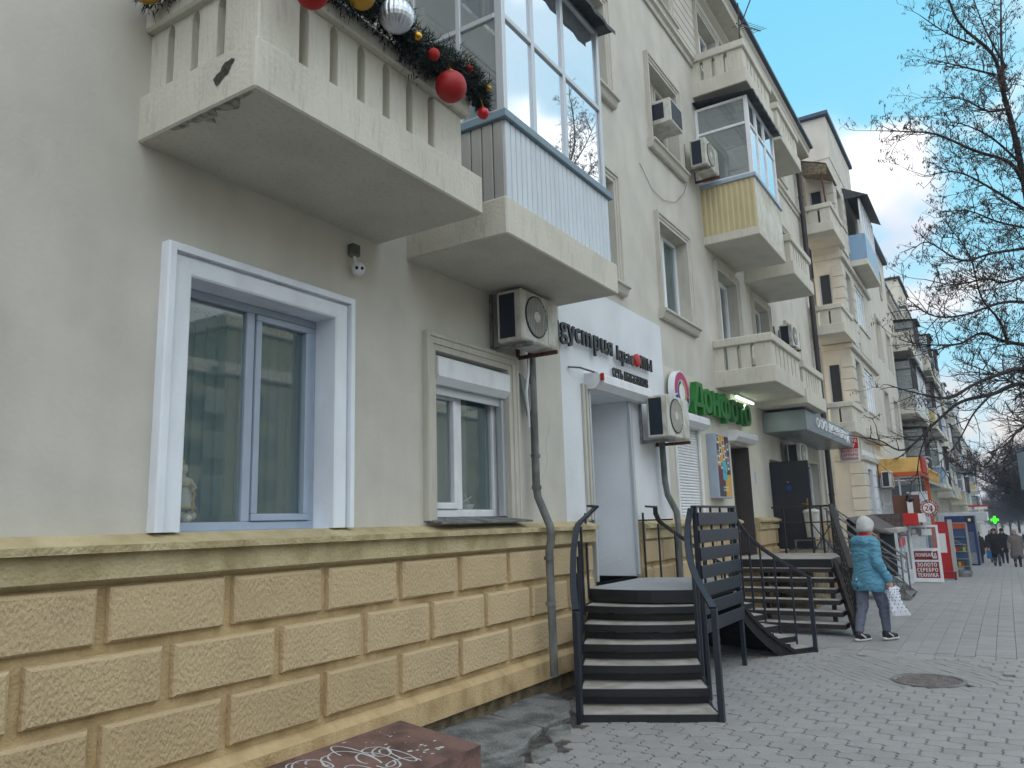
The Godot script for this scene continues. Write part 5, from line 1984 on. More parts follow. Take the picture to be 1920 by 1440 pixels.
	for i in 15:
		var x := 4 + (i % 5) * 24 + r.randi_range(-4, 4)
		var y := 4 + int(i / 5.0) * 36 + (i % 2) * 14 + int((i % 5) * 5.0)
		im.fill_rect(Rect2i(x, y, 20, 26), Color(0.86, 0.85, 0.84))
		im.fill_rect(Rect2i(x + 3, y + 3, 14, 16), Color(r.randf_range(0.12, 0.45), r.randf_range(0.12, 0.4), r.randf_range(0.12, 0.42)))
	for y in 70:
		for x in 44:
			var q := Vector2(absf(x - 22.0) - 12.0, absf(y - 35.0) - 25.0)
			if Vector2(maxf(q.x, 0), maxf(q.y, 0)).length() < 10.0:
				im.set_pixel(x + 44, y + 92, Color(0.25, 0.68, 0.76))
	im.fill_rect(Rect2i(62, 126, 9, 9), Color(0.05, 0.1, 0.15))
	for k in 2:
		for i in 9:
			im.fill_rect(Rect2i(42 + i * 6, 184 + k * 10, 4, 6), Color(0.84, 0.82, 0.8))
	var pm := StandardMaterial3D.new()
	pm.albedo_texture = ImageTexture.create_from_image(im)
	pm.roughness = 0.35
	mb = MB.new()
	mb.quad_uv(Vector3(0.1672, 2.11, -12.985), Vector3(0.1672, 2.11, -13.675), Vector3(0.1672, 3.16, -13.675), Vector3(0.1672, 3.16, -12.985))
	part("poster", mb, pm, t)
	# number plate strip
	mb = MB.new()
	mb.b2(Vector3(0.0, 2.40, -15.97), Vector3(0.01, 2.68, -15.86))
	t = thing("notice_strip", "narrow pale blue notice strip on the wall right of the photo shop door", "notice", Vector3(0, 2.4, -15.92))
	part("board", mb, M.siding, t)
	for i in 7:
		mb = MB.new()
		mb.b2(Vector3(0.01, 2.42 + i * 0.035, -15.955), Vector3(0.012, 2.438 + i * 0.035, -15.875))
		part("line_of_print", mb, M.print_blue, t)
	# steel canopy of the pawnshop
	t = thing("pawnshop_canopy", "grey brushed steel box canopy with raised white letters over the open door", "canopy", Vector3(0.44, 3.52, -19.8))
	mat("canopy_steel", Color(0.52, 0.56, 0.58), 0.38, "mottle", Vector3(0.5, 0.5, 0.5))
	M.canopy_steel.metallic = 0.5
	mb = MB.new()
	mb.b2(Vector3(0.003, 3.52, -22.75), Vector3(0.90, 3.96, -16.9), 0.008)
	part("box", mb, M.canopy_steel, t)
	lettering("letters", "ООО ЛОМБАРД", 4.3, 0.29, 0.02, Vector3(0.90, 3.60, -17.9), STREET, M.pvc_white, t)
	for i in 3:
		mb = MB.new()
		mb.lathe([Vector2(0.045, 0.006), Vector2(0.045, -0.004), Vector2(0.0, -0.004)], Vector3(0.45, 3.52, -17.8 - i * 1.8), 12)
		part("downlight", mb, M.pvc_white, t)

func garland() -> void:
	var rng := RandomNumberGenerator.new()
	rng.seed = 17
	var path := [Vector3(0.15, 5.06, -2.47), Vector3(0.6, 5.10, -2.45), Vector3(1.06, 5.14, -2.46), Vector3(1.14, 5.06, -2.8), Vector3(1.15, 5.03, -3.1), Vector3(1.15, 5.09, -3.4), Vector3(1.16, 5.01, -3.65), Vector3(1.16, 4.98, -3.85), Vector3(1.15, 5.06, -4.1), Vector3(1.15, 5.09, -4.35), Vector3(1.13, 5.06, -4.56), Vector3(1.12, 4.97, -4.63)]
	var cv := Curve3D.new()
	for p in path:
		cv.add_point(p)
	var mb := MB.new()
	var L := cv.get_baked_length()
	for i in 21000:
		var u := rng.randf() * L
		var c := cv.sample_baked(u)
		var d := Vector3(rng.randfn(), rng.randfn(), rng.randfn()).normalized()
		var r := 0.03 + 0.155 * rng.randf()
		var taper := clampf((L - u) / 0.25, 0.4, 1.0)
		var lump := 1.0 + 0.28 * sin(u * 17.0) + 0.15 * sin(u * 41.0)
		var a := c + d * r * 0.75 * taper * lump
		var dd := (d + Vector3(rng.randfn(), rng.randfn(), rng.randfn()) * 0.55).normalized()
		var b := a + dd * rng.randf_range(0.04, 0.075)
		var s := dd.cross(Vector3(rng.randfn(), rng.randfn(), rng.randfn())).normalized() * 0.0042
		mb.tri(a - s, a + s, b)
	mat("pine", Color(0.045, 0.115, 0.085), 0.75)
	M.pine.cull_mode = BaseMaterial3D.CULL_DISABLED
	var t := thing("pine_garland", "dark green artificial pine garland draped along the balcony rail", "garland", Vector3(1.15, 5.0, -3.5))
	part("needles", mb, M.pine, t).set_meta("kind", "stuff")
	mb = MB.new()
	var pts := []
	for k in 40:
		pts.append(cv.sample_baked(L * k / 39.0))
	mb.tube(pts, 0.035, 6)
	part("core", mb, M.pine, t)
	mat("bauble_red", Color(0.62, 0.045, 0.05), 0.55, "", Vector3.ONE)
	mat("bauble_red_glitter", Color(0.66, 0.06, 0.06), 0.7, "", Vector3(6, 6, 6), "n_fine", 1.0)
	mat("bauble_pink", Color(0.72, 0.06, 0.14), 0.25)
	mat("bauble_gold", Color(0.80, 0.62, 0.22), 0.25)
	M.bauble_gold.metallic = 0.8
	mat("bauble_gold_matt", Color(0.72, 0.56, 0.20), 0.45)
	M.bauble_gold_matt.metallic = 0.6
	mat("bauble_silver", Color(0.80, 0.82, 0.85), 0.28)
	M.bauble_silver.metallic = 0.75
	var bs := [
		[Vector3(1.25, 4.81, -4.02), 0.112, "bauble_red", "largest red glitter bauble hanging below the pine garland"],
		[Vector3(1.28, 4.985, -3.40), 0.108, "bauble_silver", "big ribbed silver bauble on the pine garland"],
		[Vector3(1.26, 4.955, -3.10), 0.085, "bauble_gold_matt", "matt gold bauble just left of the ribbed silver one"],
		[Vector3(1.27, 4.935, -3.80), 0.042, "bauble_red_glitter", "small red bauble between the silver and the largest red bauble"],
		[Vector3(1.27, 4.975, -3.63), 0.030, "bauble_gold", "small shiny gold bauble right of the ribbed silver one"],
		[Vector3(1.20, 4.845, -4.50), 0.046, "bauble_pink", "shiny crimson bauble at the far end of the garland"],
		[Vector3(1.22, 5.07, -4.54), 0.028, "bauble_gold", "small gold bauble above the crimson one at the garland end"],
		[Vector3(1.25, 5.08, -4.26), 0.027, "bauble_red", "tiny red bauble in the needles above the largest red one"],
		[Vector3(1.22, 4.77, -2.74), 0.095, "bauble_red_glitter", "red bauble over the first balusters at the top edge"],
		[Vector3(0.21, 5.0, -2.36), 0.095, "bauble_gold_matt", "gold bauble on the balcony side near the wall"],
		[Vector3(0.50, 5.03, -2.36), 0.05, "bauble_gold", "smaller gold bauble on the balcony side by the wall"]]
	for b in bs:
		t = thing("bauble", b[3], "bauble", b[0], "baubles on the balcony garland")
		var r: float = b[1]
		mb = MB.new()
		if b[2] == "bauble_silver":
			for i in 14:
				for k in 72:
					var ps := []
					for e in [[i, k], [i + 1, k], [i + 1, k + 1], [i, k + 1]]:
						var th: float = PI * e[0] / 14.0
						var a: float = TAU * e[1] / 72.0
						var rr := r * (1.0 + 0.05 * absf(sin(a * 9.0)) * sin(th))
						ps.append(b[0] + Vector3(sin(th) * cos(a), cos(th), sin(th) * sin(a)) * rr)
					mb.quad(ps[0], ps[1], ps[2], ps[3], ps[0] + ps[2] - b[0] * 2.0)
		else:
			mb.ball(b[0], Vector3(r, r, r), 24, 16)
		part("globe", mb, M[b[2]], t)
		mb = MB.new()
		mb.lathe([Vector2(r * 0.16, r * 0.97), Vector2(r * 0.16, r * 1.14), Vector2(0, r * 1.16)], b[0], 10)
		part("cap", mb, M.bauble_gold, t)
		mb = MB.new()
		mb.tube([b[0] + Vector3(0, r * 1.15, 0), b[0] + Vector3(-0.02, r * 1.15 + 0.07, 0)], 0.002, 4)
		part("string", mb, M.bauble_gold_matt, t)

func figurine() -> void:
	var t := thing("porcelain_figurine", "white and gold porcelain lady figurine standing inside the big window", "figurine", Vector3(-0.28, 1.82, -3.10))
	var c := Vector3(-0.28, 1.82, -3.10)
	mat("porcelain", Color(0.72, 0.70, 0.64), 0.25)
	var mb := MB.new()
	mb.lathe([Vector2(0.0, 0.09), Vector2(0.085, 0.09), Vector2(0.075, 0.14), Vector2(0.06, 0.19), Vector2(0.042, 0.235), Vector2(0.05, 0.26), Vector2(0.045, 0.285), Vector2(0.014, 0.30), Vector2(0.013, 0.315)], c, 14)
	mb.ball(c + Vector3(0.003, 0.345, 0), Vector3(0.027, 0.034, 0.027), 14, 10)
	mb.tube([c + Vector3(0.01, 0.275, -0.045), c + Vector3(0.05, 0.225, -0.06), c + Vector3(0.065, 0.20, -0.02)], [0.016, 0.013, 0.009], 8)
	mb.tube([c + Vector3(0.01, 0.275, 0.045), c + Vector3(0.05, 0.235, 0.055), c + Vector3(0.07, 0.255, 0.03)], [0.016, 0.013, 0.009], 8)
	part("figure", mb, M.porcelain, t)
	mb = MB.new()
	mb.ball(c + Vector3(-0.006, 0.365, 0), Vector3(0.03, 0.025, 0.032), 12, 8)
	mb.ball(c + Vector3(-0.01, 0.395, 0), Vector3(0.014, 0.016, 0.014), 10, 8)
	part("hair", mb, M.bauble_gold_matt, t)
	var rng := RandomNumberGenerator.new()
	rng.seed = 2
	mb = MB.new()
	for i in 9:
		mb.ball(c + Vector3(rng.randf_range(-0.06, 0.07), rng.randf_range(0.015, 0.075), rng.randf_range(-0.085, 0.085)), Vector3(0.035, 0.03, 0.035), 9, 7)
	part("rocky_base", mb, M.porcelain, t)
	mb = MB.new()
	mb.lathe([Vector2(0.05, 0.228), Vector2(0.054, 0.236), Vector2(0.05, 0.244)], c, 14)
	mb.lathe([Vector2(0.086, 0.088), Vector2(0.09, 0.095), Vector2(0.086, 0.102)], c, 14)
	mb.tube([c + Vector3(0.055, 0.23, -0.03), c + Vector3(0.075, 0.18, -0.04), c + Vector3(0.08, 0.12, -0.02), c + Vector3(0.075, 0.06, -0.03)], 0.008, 6)
	part("gold_trim", mb, M.bauble_gold_matt, t)
	# small things on the sill of the second window
	mb = MB.new()
	mb.lathe([Vector2(0.0, 0.0), Vector2(0.035, 0.0), Vector2(0.035, 0.12), Vector2(0.012, 0.16), Vector2(0.012, 0.21), Vector2(0, 0.21)], Vector3(-0.32, 1.9, -5.62), 12)
	solo("bottle", mb, M.curtain_grey, "small pale bottle standing inside the small window, left pane", "bottle", Vector3(-0.32, 1.9, -5.62))
	mb = MB.new()
	mb.b2(Vector3(-0.36, 2.02, -5.76), Vector3(-0.35, 2.14, -5.60))
	solo("paper_card", mb, M.white_print, "little white card propped inside the small window, left pane", "card", Vector3(-0.35, 2.02, -5.68))
	mb = MB.new()
	mb.tube([Vector3(-0.3, 1.93, -6.1), Vector3(-0.26, 2.03, -6.3)], 0.006, 6)
	mb.tube([Vector3(-0.3, 1.93, -6.35), Vector3(-0.27, 2.05, -6.2)], 0.006, 6)
	mb.lathe([Vector2(0.0, 0.0), Vector2(0.07, 0.0), Vector2(0.09, 0.05), Vector2(0.09, 0.055), Vector2(0.0, 0.02)], Vector3(-0.3, 1.9, -6.25), 14)
	solo("tool_tray", mb, M.aluminium, "small metal tray with tools inside the small window, right pane", "tray", Vector3(-0.3, 1.9, -6.25))

# ---------------------------------------------------------------- the buildings further down the street
func simple_window(bld: Node3D, h: Array, x: float, fm: Material, dark: bool) -> void:
	var mb := MB.new()
	casing(mb, x, h, [Vector2(0, 0), Vector2(0, 0.04), Vector2(0.12, 0.05), Vector2(0.12, 0)])
	part("window_casing", mb, M.trim, bld)
	var w := window(bld, h, x - 0.14, fm, M.glass_window, [lerpf(h[0], h[1], 0.5)], [], 0.0, 0.07)
	if not dark:
		drape(w, x - 0.35, h[0], h[1], h[2], h[3], M.curtain_grey, 0.2)

func shell(bld: Node3D, x: float, zf: float, zn: float, y0: float, y1: float, holes: Array, wm: Material, roof: bool = true) -> void:
	var mb := MB.new()
	sheet(mb, x, zf, zn, y0, y1, holes)
	for h in holes:
		reveal(mb, x, h, 0.25)
	var xb := x - 11.0
	mb.quad(Vector3(xb, y0, zn), Vector3(xb, y0, zf), Vector3(xb, y1, zf), Vector3(xb, y1, zn), Vector3.LEFT)
	mb.quad(Vector3(x, y0, zn), Vector3(xb, y0, zn), Vector3(xb, y1, zn), Vector3(x, y1, zn), Vector3(0, 0, 1))
	mb.quad(Vector3(x, y0, zf), Vector3(xb, y0, zf), Vector3(xb, y1, zf), Vector3(x, y1, zf), Vector3(0, 0, -1))
	part("wall", mb, wm, bld)
	if roof:
		mb = MB.new()
		mb.b2(Vector3(xb, y1 - 0.12, zf), Vector3(x + 0.28, y1 + 0.06, zn), 0.02)
		part("roof", mb, M.roof_dark, bld)
	mb = MB.new()
	mb.extrude(PackedVector2Array([Vector2(0, y1 - 0.5), Vector2(0.08, y1 - 0.48), Vector2(0.10, y1 - 0.34), Vector2(0.22, y1 - 0.22), Vector2(0.24, y1 - 0.121), Vector2(0, y1 - 0.121)]), Vector3(x, 0, zf), Vector3.RIGHT, Vector3.UP, Vector3(0, 0, zn - zf))
	part("cornice", mb, M.trim, bld)

func corner_building() -> void:
	var X := 0.80
	var ZN := -25.0
	var bld := thing("corner_building", "cream building jutting out past the brown downpipe with grooved loggia piers", "building", Vector3(0.4, 0, -31))
	var holes := []
	for z in [-33.6, -36.8]:
		for f in [[4.7, 6.4], [7.7, 9.3]]:
			holes.append([z, z + 1.25, f[0], f[1]])
	var loggias := [[-26.75, -25.55], [-29.6, -27.3]]
	for l in loggias:
		for f in [[4.35, 6.55], [7.25, 9.45], [10.35, 12.3]]:
			holes.append([l[0], l[1], f[0], f[1]])
	var gf := [[-26.8, -25.7, 0.9, 3.1], [-36.5, -34.2, 1.0, 3.0]]
	# front wall of the upper floors, the ground floor painted white
	var mb := MB.new()
	sheet(mb, X, -38.0, ZN, 3.65, 13.0, holes)
	for h in holes:
		reveal(mb, X, h, 0.9 if h[0] > -30 else 0.25)
	for l in loggias:
		for f in [4.35, 7.25, 10.35]:
			mb.quad(Vector3(X - 0.9, f, l[1]), Vector3(X - 0.9, f, l[0]), Vector3(X - 0.9, f + 2.2, l[0]), Vector3(X - 0.9, f + 2.2, l[1]), Vector3.RIGHT)
	mb.quad(Vector3(X, 3.65, -38), Vector3(-10, 3.65, -38), Vector3(-10, 13, -38), Vector3(X, 13, -38), Vector3(0, 0, -1))
	part("wall", mb, M.plaster, bld)
	# the flank that looks up the street, with a balcony door on each floor
	mb = MB.new()
	var doors := [[0.10, 0.46, 4.4, 6.3], [0.10, 0.46, 7.3, 9.2], [0.10, 0.46, 10.35, 12.0]]
	var xs := [-0.02, 0.10, 0.46, X]
	for i in 3:
		var ys := [-1.0, 4.4, 6.3, 7.3, 9.2, 10.35, 12.0, 13.0]
		for j in 7:
			if i == 1 and j in [1, 3, 5]:
				continue
			mb.quad(Vector3(xs[i], ys[j], ZN), Vector3(xs[i + 1], ys[j], ZN), Vector3(xs[i + 1], ys[j + 1], ZN), Vector3(xs[i], ys[j + 1], ZN), Vector3(0, 0, 1))
	part("flank_wall", mb, M.plaster, bld)
	mb = MB.new()
	mb.quad(Vector3(X, -1.2, -38), Vector3(X, -1.2, ZN), Vector3(X, -1.2, ZN), Vector3(X, -1.2, -38))
	sheet(mb, X, -38.0, ZN, -1.4, 3.65, gf)
	for h in gf:
		reveal(mb, X, h, 0.3)
	part("painted_wall", mb, M.plaster_white, bld)
	for d in doors:
		mb = MB.new()
		mb.b2(Vector3(d[0], d[2], ZN - 0.14), Vector3(d[1], d[3], ZN - 0.1))
		var dr := part("balcony_door", mb, M.navy_dark, bld)
		mb = MB.new()
		mb.b2(Vector3(d[0], d[2], ZN - 0.1), Vector3(d[0] + 0.04, d[3], ZN - 0.06))
		mb.b2(Vector3(d[1] - 0.04, d[2], ZN - 0.1), Vector3(d[1], d[3], ZN - 0.06))
		part("frame", mb, M.pvc_grey, dr)
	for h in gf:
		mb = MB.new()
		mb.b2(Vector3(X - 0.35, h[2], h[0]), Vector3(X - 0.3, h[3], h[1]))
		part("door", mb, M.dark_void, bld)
	for h in holes:
		if h[0] < -30:
			simple_window(bld, h, X, M.pvc_white, h[2] > 6)
	# grooves of the piers: raised courses
	for f in [4.35, 7.25, 10.35]:
		for k in 6:
			for seg in [[-25.54, -24.985], [-27.28, -26.78]]:
				mb = MB.new()
				mb.b2(Vector3(X - 0.01, f + 0.02 + k * 0.36, seg[0]), Vector3(X + 0.035, f + 0.35 + k * 0.36, seg[1]), 0.012)
				part("pier_block", mb, M.plaster, bld)
			mb = MB.new()
			mb.b2(Vector3(0.50, f + 0.02 + k * 0.36, ZN - 0.01), Vector3(X + 0.034, f + 0.35 + k * 0.36, ZN + 0.03), 0.012)
			part("pier_block", mb, M.plaster, bld)
	for k in 9:
		for seg in [[-25.68, -24.985], [-27.5, -26.82], [-29.0, -28.5], [-31.0, -30.4]]:
			mb = MB.new()
			mb.b2(Vector3(X - 0.01, 0.05 + k * 0.36, seg[0]), Vector3(X + 0.03, 0.38 + k * 0.36, seg[1]), 0.01)
			part("pier_block", mb, M.plaster_white if seg[0] < -26 else M.plaster, bld)
		mb = MB.new()
		mb.b2(Vector3(0.42, 0.05 + k * 0.36, ZN - 0.01), Vector3(X + 0.029, 0.38 + k * 0.36, ZN + 0.03), 0.01)
		part("pier_block", mb, M.plaster_cream, bld)
	for y in [3.32, 6.75, 9.65]:
		mb = MB.new()
		mb.b2(Vector3(-0.01, y, ZN - 0.02), Vector3(X + 0.10, y + 0.16, ZN + 0.08), 0.02)
		mb.b2(Vector3(X - 0.01, y + 0.002, -31.0), Vector3(X + 0.098, y + 0.158, ZN - 0.021), 0.02)
		part("belt_course", mb, M.trim, bld)
	# parapets and glazing of the loggias
	for f in [4.35, 7.25, 10.35]:
		for l in loggias:
			mb = MB.new()
			mb.b2(Vector3(X - 0.06, f - 0.25, l[0]), Vector3(X + 0.05, f + 0.62, l[1]), 0.01)
			part("parapet", mb, M.plaster, bld)
			mb = MB.new()
			mb.b2(Vector3(X - 0.08, f + 0.62, l[0]), Vector3(X + 0.09, f + 0.70, l[1]), 0.01)
			part("parapet_cap", mb, M.trim, bld)
		if f < 10:
			window(bld, [-29.6, -27.3, f + 0.70, f + 2.15], X - 0.02, M.pvc_white, M.glass_film, [-27.9, -28.45, -29.0], [], 0.0, 0.06)
	# the blue clad balcony with its dark awning
	var slab := balcony(bld, X, -27.2, -30.4, 9.95, 0.55, 0, 0, false, 0.2)
	mb = MB.new()
	mat("panel_blue", Color(0.50, 0.62, 0.74), 0.4)
	mb.b2(Vector3(X + 0.50, 10.15, -30.35), Vector3(X + 0.54, 11.05, -27.25), 0.004)
	mb.b2(Vector3(X, 10.15, -27.25), Vector3(X + 0.5, 11.05, -27.21), 0.004)
	part("clad_panel", mb, M.panel_blue, slab)
	window(bld, [-30.35, -27.25, 11.05, 12.3], X + 0.5, M.pvc_white, M.glass_film, [-27.9, -28.5, -29.1, -29.7], [], 0.0, 0.06)
	mb = MB.new()
	mb.quad(Vector3(X, 12.75, -27.1), Vector3(X, 12.75, -30.5), Vector3(X + 0.78, 12.32, -30.5), Vector3(X + 0.78, 12.32, -27.1), Vector3.UP)
	mb.tri(Vector3(X, 12.75, -27.1), Vector3(X + 0.78, 12.32, -27.1), Vector3(X, 12.32, -27.1))
	part("awning", mb, M.roof_dark, slab)
	# oval windows
	for z in [-32.6, -35.6]:
		mb = MB.new()
		var n := 28
		for k in n:
			var u := TAU * k / n
			var v := TAU * (k + 1) / n
			var P := func(a: float, s: float, x: float) -> Vector3: return Vector3(X + x, 11.45 + sin(a) * 0.72 * s, z + cos(a) * 0.46 * s)
			mb.quad(P.call(u, 1.0, 0.0), P.call(v, 1.0, 0.0), P.call(v, 1.0, 0.06), P.call(u, 1.0, 0.06), P.call(u, 2.0, 0.0) - P.call(u, 1.0, 0.0))
			mb.quad(P.call(u, 1.0, 0.06), P.call(v, 1.0, 0.06), P.call(v, 0.8, 0.06), P.call(u, 0.8, 0.06), Vector3.RIGHT)
			mb.quad(P.call(u, 0.8, 0.06), P.call(v, 0.8, 0.06), P.call(v, 0.8, 0.006), P.call(u, 0.8, 0.006))
		var ov := part("oval_window", mb, M.trim, bld)
		mb = MB.new()
		for k in n:
			var u := TAU * k / n
			var v := TAU * (k + 1) / n
			mb.tri(Vector3(X + 0.008, 11.45, z), Vector3(X + 0.008, 11.45 + sin(u) * 0.6, z + cos(u) * 0.38), Vector3(X + 0.008, 11.45 + sin(v) * 0.6, z + cos(v) * 0.38))
		part("pane", mb, M.curtain_grey, ov)
	# attic block and roof edge
	mb = MB.new()
	mb.b2(Vector3(-6, 13.0, -29.6), Vector3(X + 0.02, 14.45, ZN + 0.02), 0.01)
	part("attic", mb, M.plaster, bld)
	mb = MB.new()
	mb.b2(Vector3(-6.1, 14.45, -29.75), Vector3(X + 0.12, 14.6, ZN + 0.14), 0.02)
	mb.b2(Vector3(-6.1, 12.98, -38.05), Vector3(X + 0.2, 13.12, -29.61), 0.02)
	part("roof", mb, M.roof_blue, bld)
	# balconies in the corner
	for y in [4.03, 6.93, 10.05]:
		balcony(bld, 0.0, -23.42, -25.45, y, 0.93, 3, 2, true, 0.30, 0.28, 0.25)
	mb = MB.new()
	mb.b2(Vector3(X - 0.02, 4.032, -29.4), Vector3(1.02, 4.33, -25.46), 0.012)
	part("long_slab", mb, M.concrete, bld)
	# lean-to roof over the topmost corner balcony
	slab = balcony(bld, 0.0, -24.6, -24.8, 10.06, 0.6, 0, 0, false, 0.1)
	mb = MB.new()
	mb.quad(Vector3(0.0, 12.55, -23.5), Vector3(0.9, 12.2, -23.5), Vector3(0.9, 12.15, -25.4), Vector3(0.0, 12.5, -25.4), Vector3.UP)
	mb.quad(Vector3(0.0, 12.50, -23.5), Vector3(0.9, 12.15, -23.5), Vector3(0.9, 11.85, -23.5), Vector3(0.0, 12.05, -23.5), Vector3(0, 0, 1))
	part("lean_to_roof", mb, mat("lean_to", Color(0.52, 0.47, 0.38), 0.9, "worn", Vector3(1, 1, 1)), slab)
	mb = MB.new()
	mb.tube([Vector3(0.78, 10.9, -23.55), Vector3(0.70, 12.3, -23.55)], 0.03, 6)
	part("roof_prop", mb, M.rust, slab)

# one more house of the row
func row_house(called: String, label: String, X: float, zn: float, zf: float, ytop: float, sd: int, bal: Array, wm: Material) -> Node3D:
	var base := gy((zn + zf) * 0.5)
	var bld := thing(called, label, "building", Vector3(X - 0.4, base, (zn + zf) * 0.5), "houses of the row further down the street")
	var rng := RandomNumberGenerator.new()
	rng.seed = sd
	var holes := []
	var fh := (ytop - 0.7 - 3.75 - base) / 3.0
	var y0 := base + 4.1
	var ncol := int((zn - zf) / 2.5)
	for c in ncol:
		var z := zn - (c + 0.5) * (zn - zf) / ncol
		for f in 3:
			holes.append([z - 0.62, z + 0.62, y0 + f * fh + 0.55, y0 + f * fh + 2.1])
		holes.append([z - 0.6, z + 0.6, base + 1.3, base + 3.0])
	shell(bld, X, zf, zn, base - 1.5, ytop, holes, wm)
	for h in holes:
		simple_window(bld, h, X, M.pvc_white if rng.randf() < 0.6 else M.trim, rng.randf() < 0.5)
	var skins := ["white", "grey", "blue", "white", "brown", "grey"]
	for c in bal:
		for f in 3:
			var k := rng.randf()
			var y := y0 + f * fh - 0.12
			if k < 0.38:
				balcony(bld, X, c, c - 2.1, y, 1.0, 5, 2, true, 0.28)
			elif k < 0.93:
				var g := balcony(bld, X, c, c - 2.2, y, 0.95, 0, 0, false, 0.22)
				var sk: String = skins[rng.randi() % 6]
				glazed(bld, g, X, c - 0.05, c - 2.15, y + 0.22, y + 1.0, y + 2.45, 0.95, [c - 0.8, c - 1.45], [], sk if sk != "siding" else "white", M.glass_film, M.glass_dusty, M.pvc_white if rng.randf() < 0.6 else M.brown_steel, y + 2.0)
	return bld

func row_houses() -> void:
	row_house("row_house", "plain house with stacked glazed balconies right after the building with oval windows", 0.5, -38.05, -45.4, 12.3, 31, [-38.3, -40.7, -43.1], M.plaster)
	var b := row_house("row_house", "house with a box shaped attic and balconies behind the bare branches", 0.75, -45.45, -56.0, 12.7, 42, [-45.8, -48.3, -50.8, -53.3], M.plaster_cream)
	var mb := MB.new()
	mb.b2(Vector3(-6, 12.76, -50.0), Vector3(0.77, 14.3, -45.43), 0.01)
	part("attic", mb, M.plaster_cream, b)
	mb = MB.new()
	mb.b2(Vector3(-6.1, 14.3, -50.1), Vector3(0.9, 14.42, -45.3), 0.02)
	part("attic_roof", mb, M.roof_dark, b)
	row_house("row_house", "house of the row beyond the attic with many glazed balconies", 0.5, -56.05, -70.0, 12.2, 53, [-56.6, -59.3, -62.0, -64.8, -67.5], M.plaster)
	row_house("row_house", "pale far house of the row above the blue kiosk", 0.75, -70.05, -84.0, 12.1, 64, [-70.6, -73.4, -76.4, -79.2, -81.8], M.plaster_cream)
	row_house("row_house", "far narrow looking house near the end of the street", 0.15, -84.05, -102.0, 11.2, 75, [-85.0, -89.0, -93.5, -98.0], M.plaster)
	row_house("row_house", "farthest house of the row at the end of the street", 0.75, -102.05, -140.0, 10.2, 86, [-103.5, -110.0, -118.0, -126.0], M.plaster_cream)

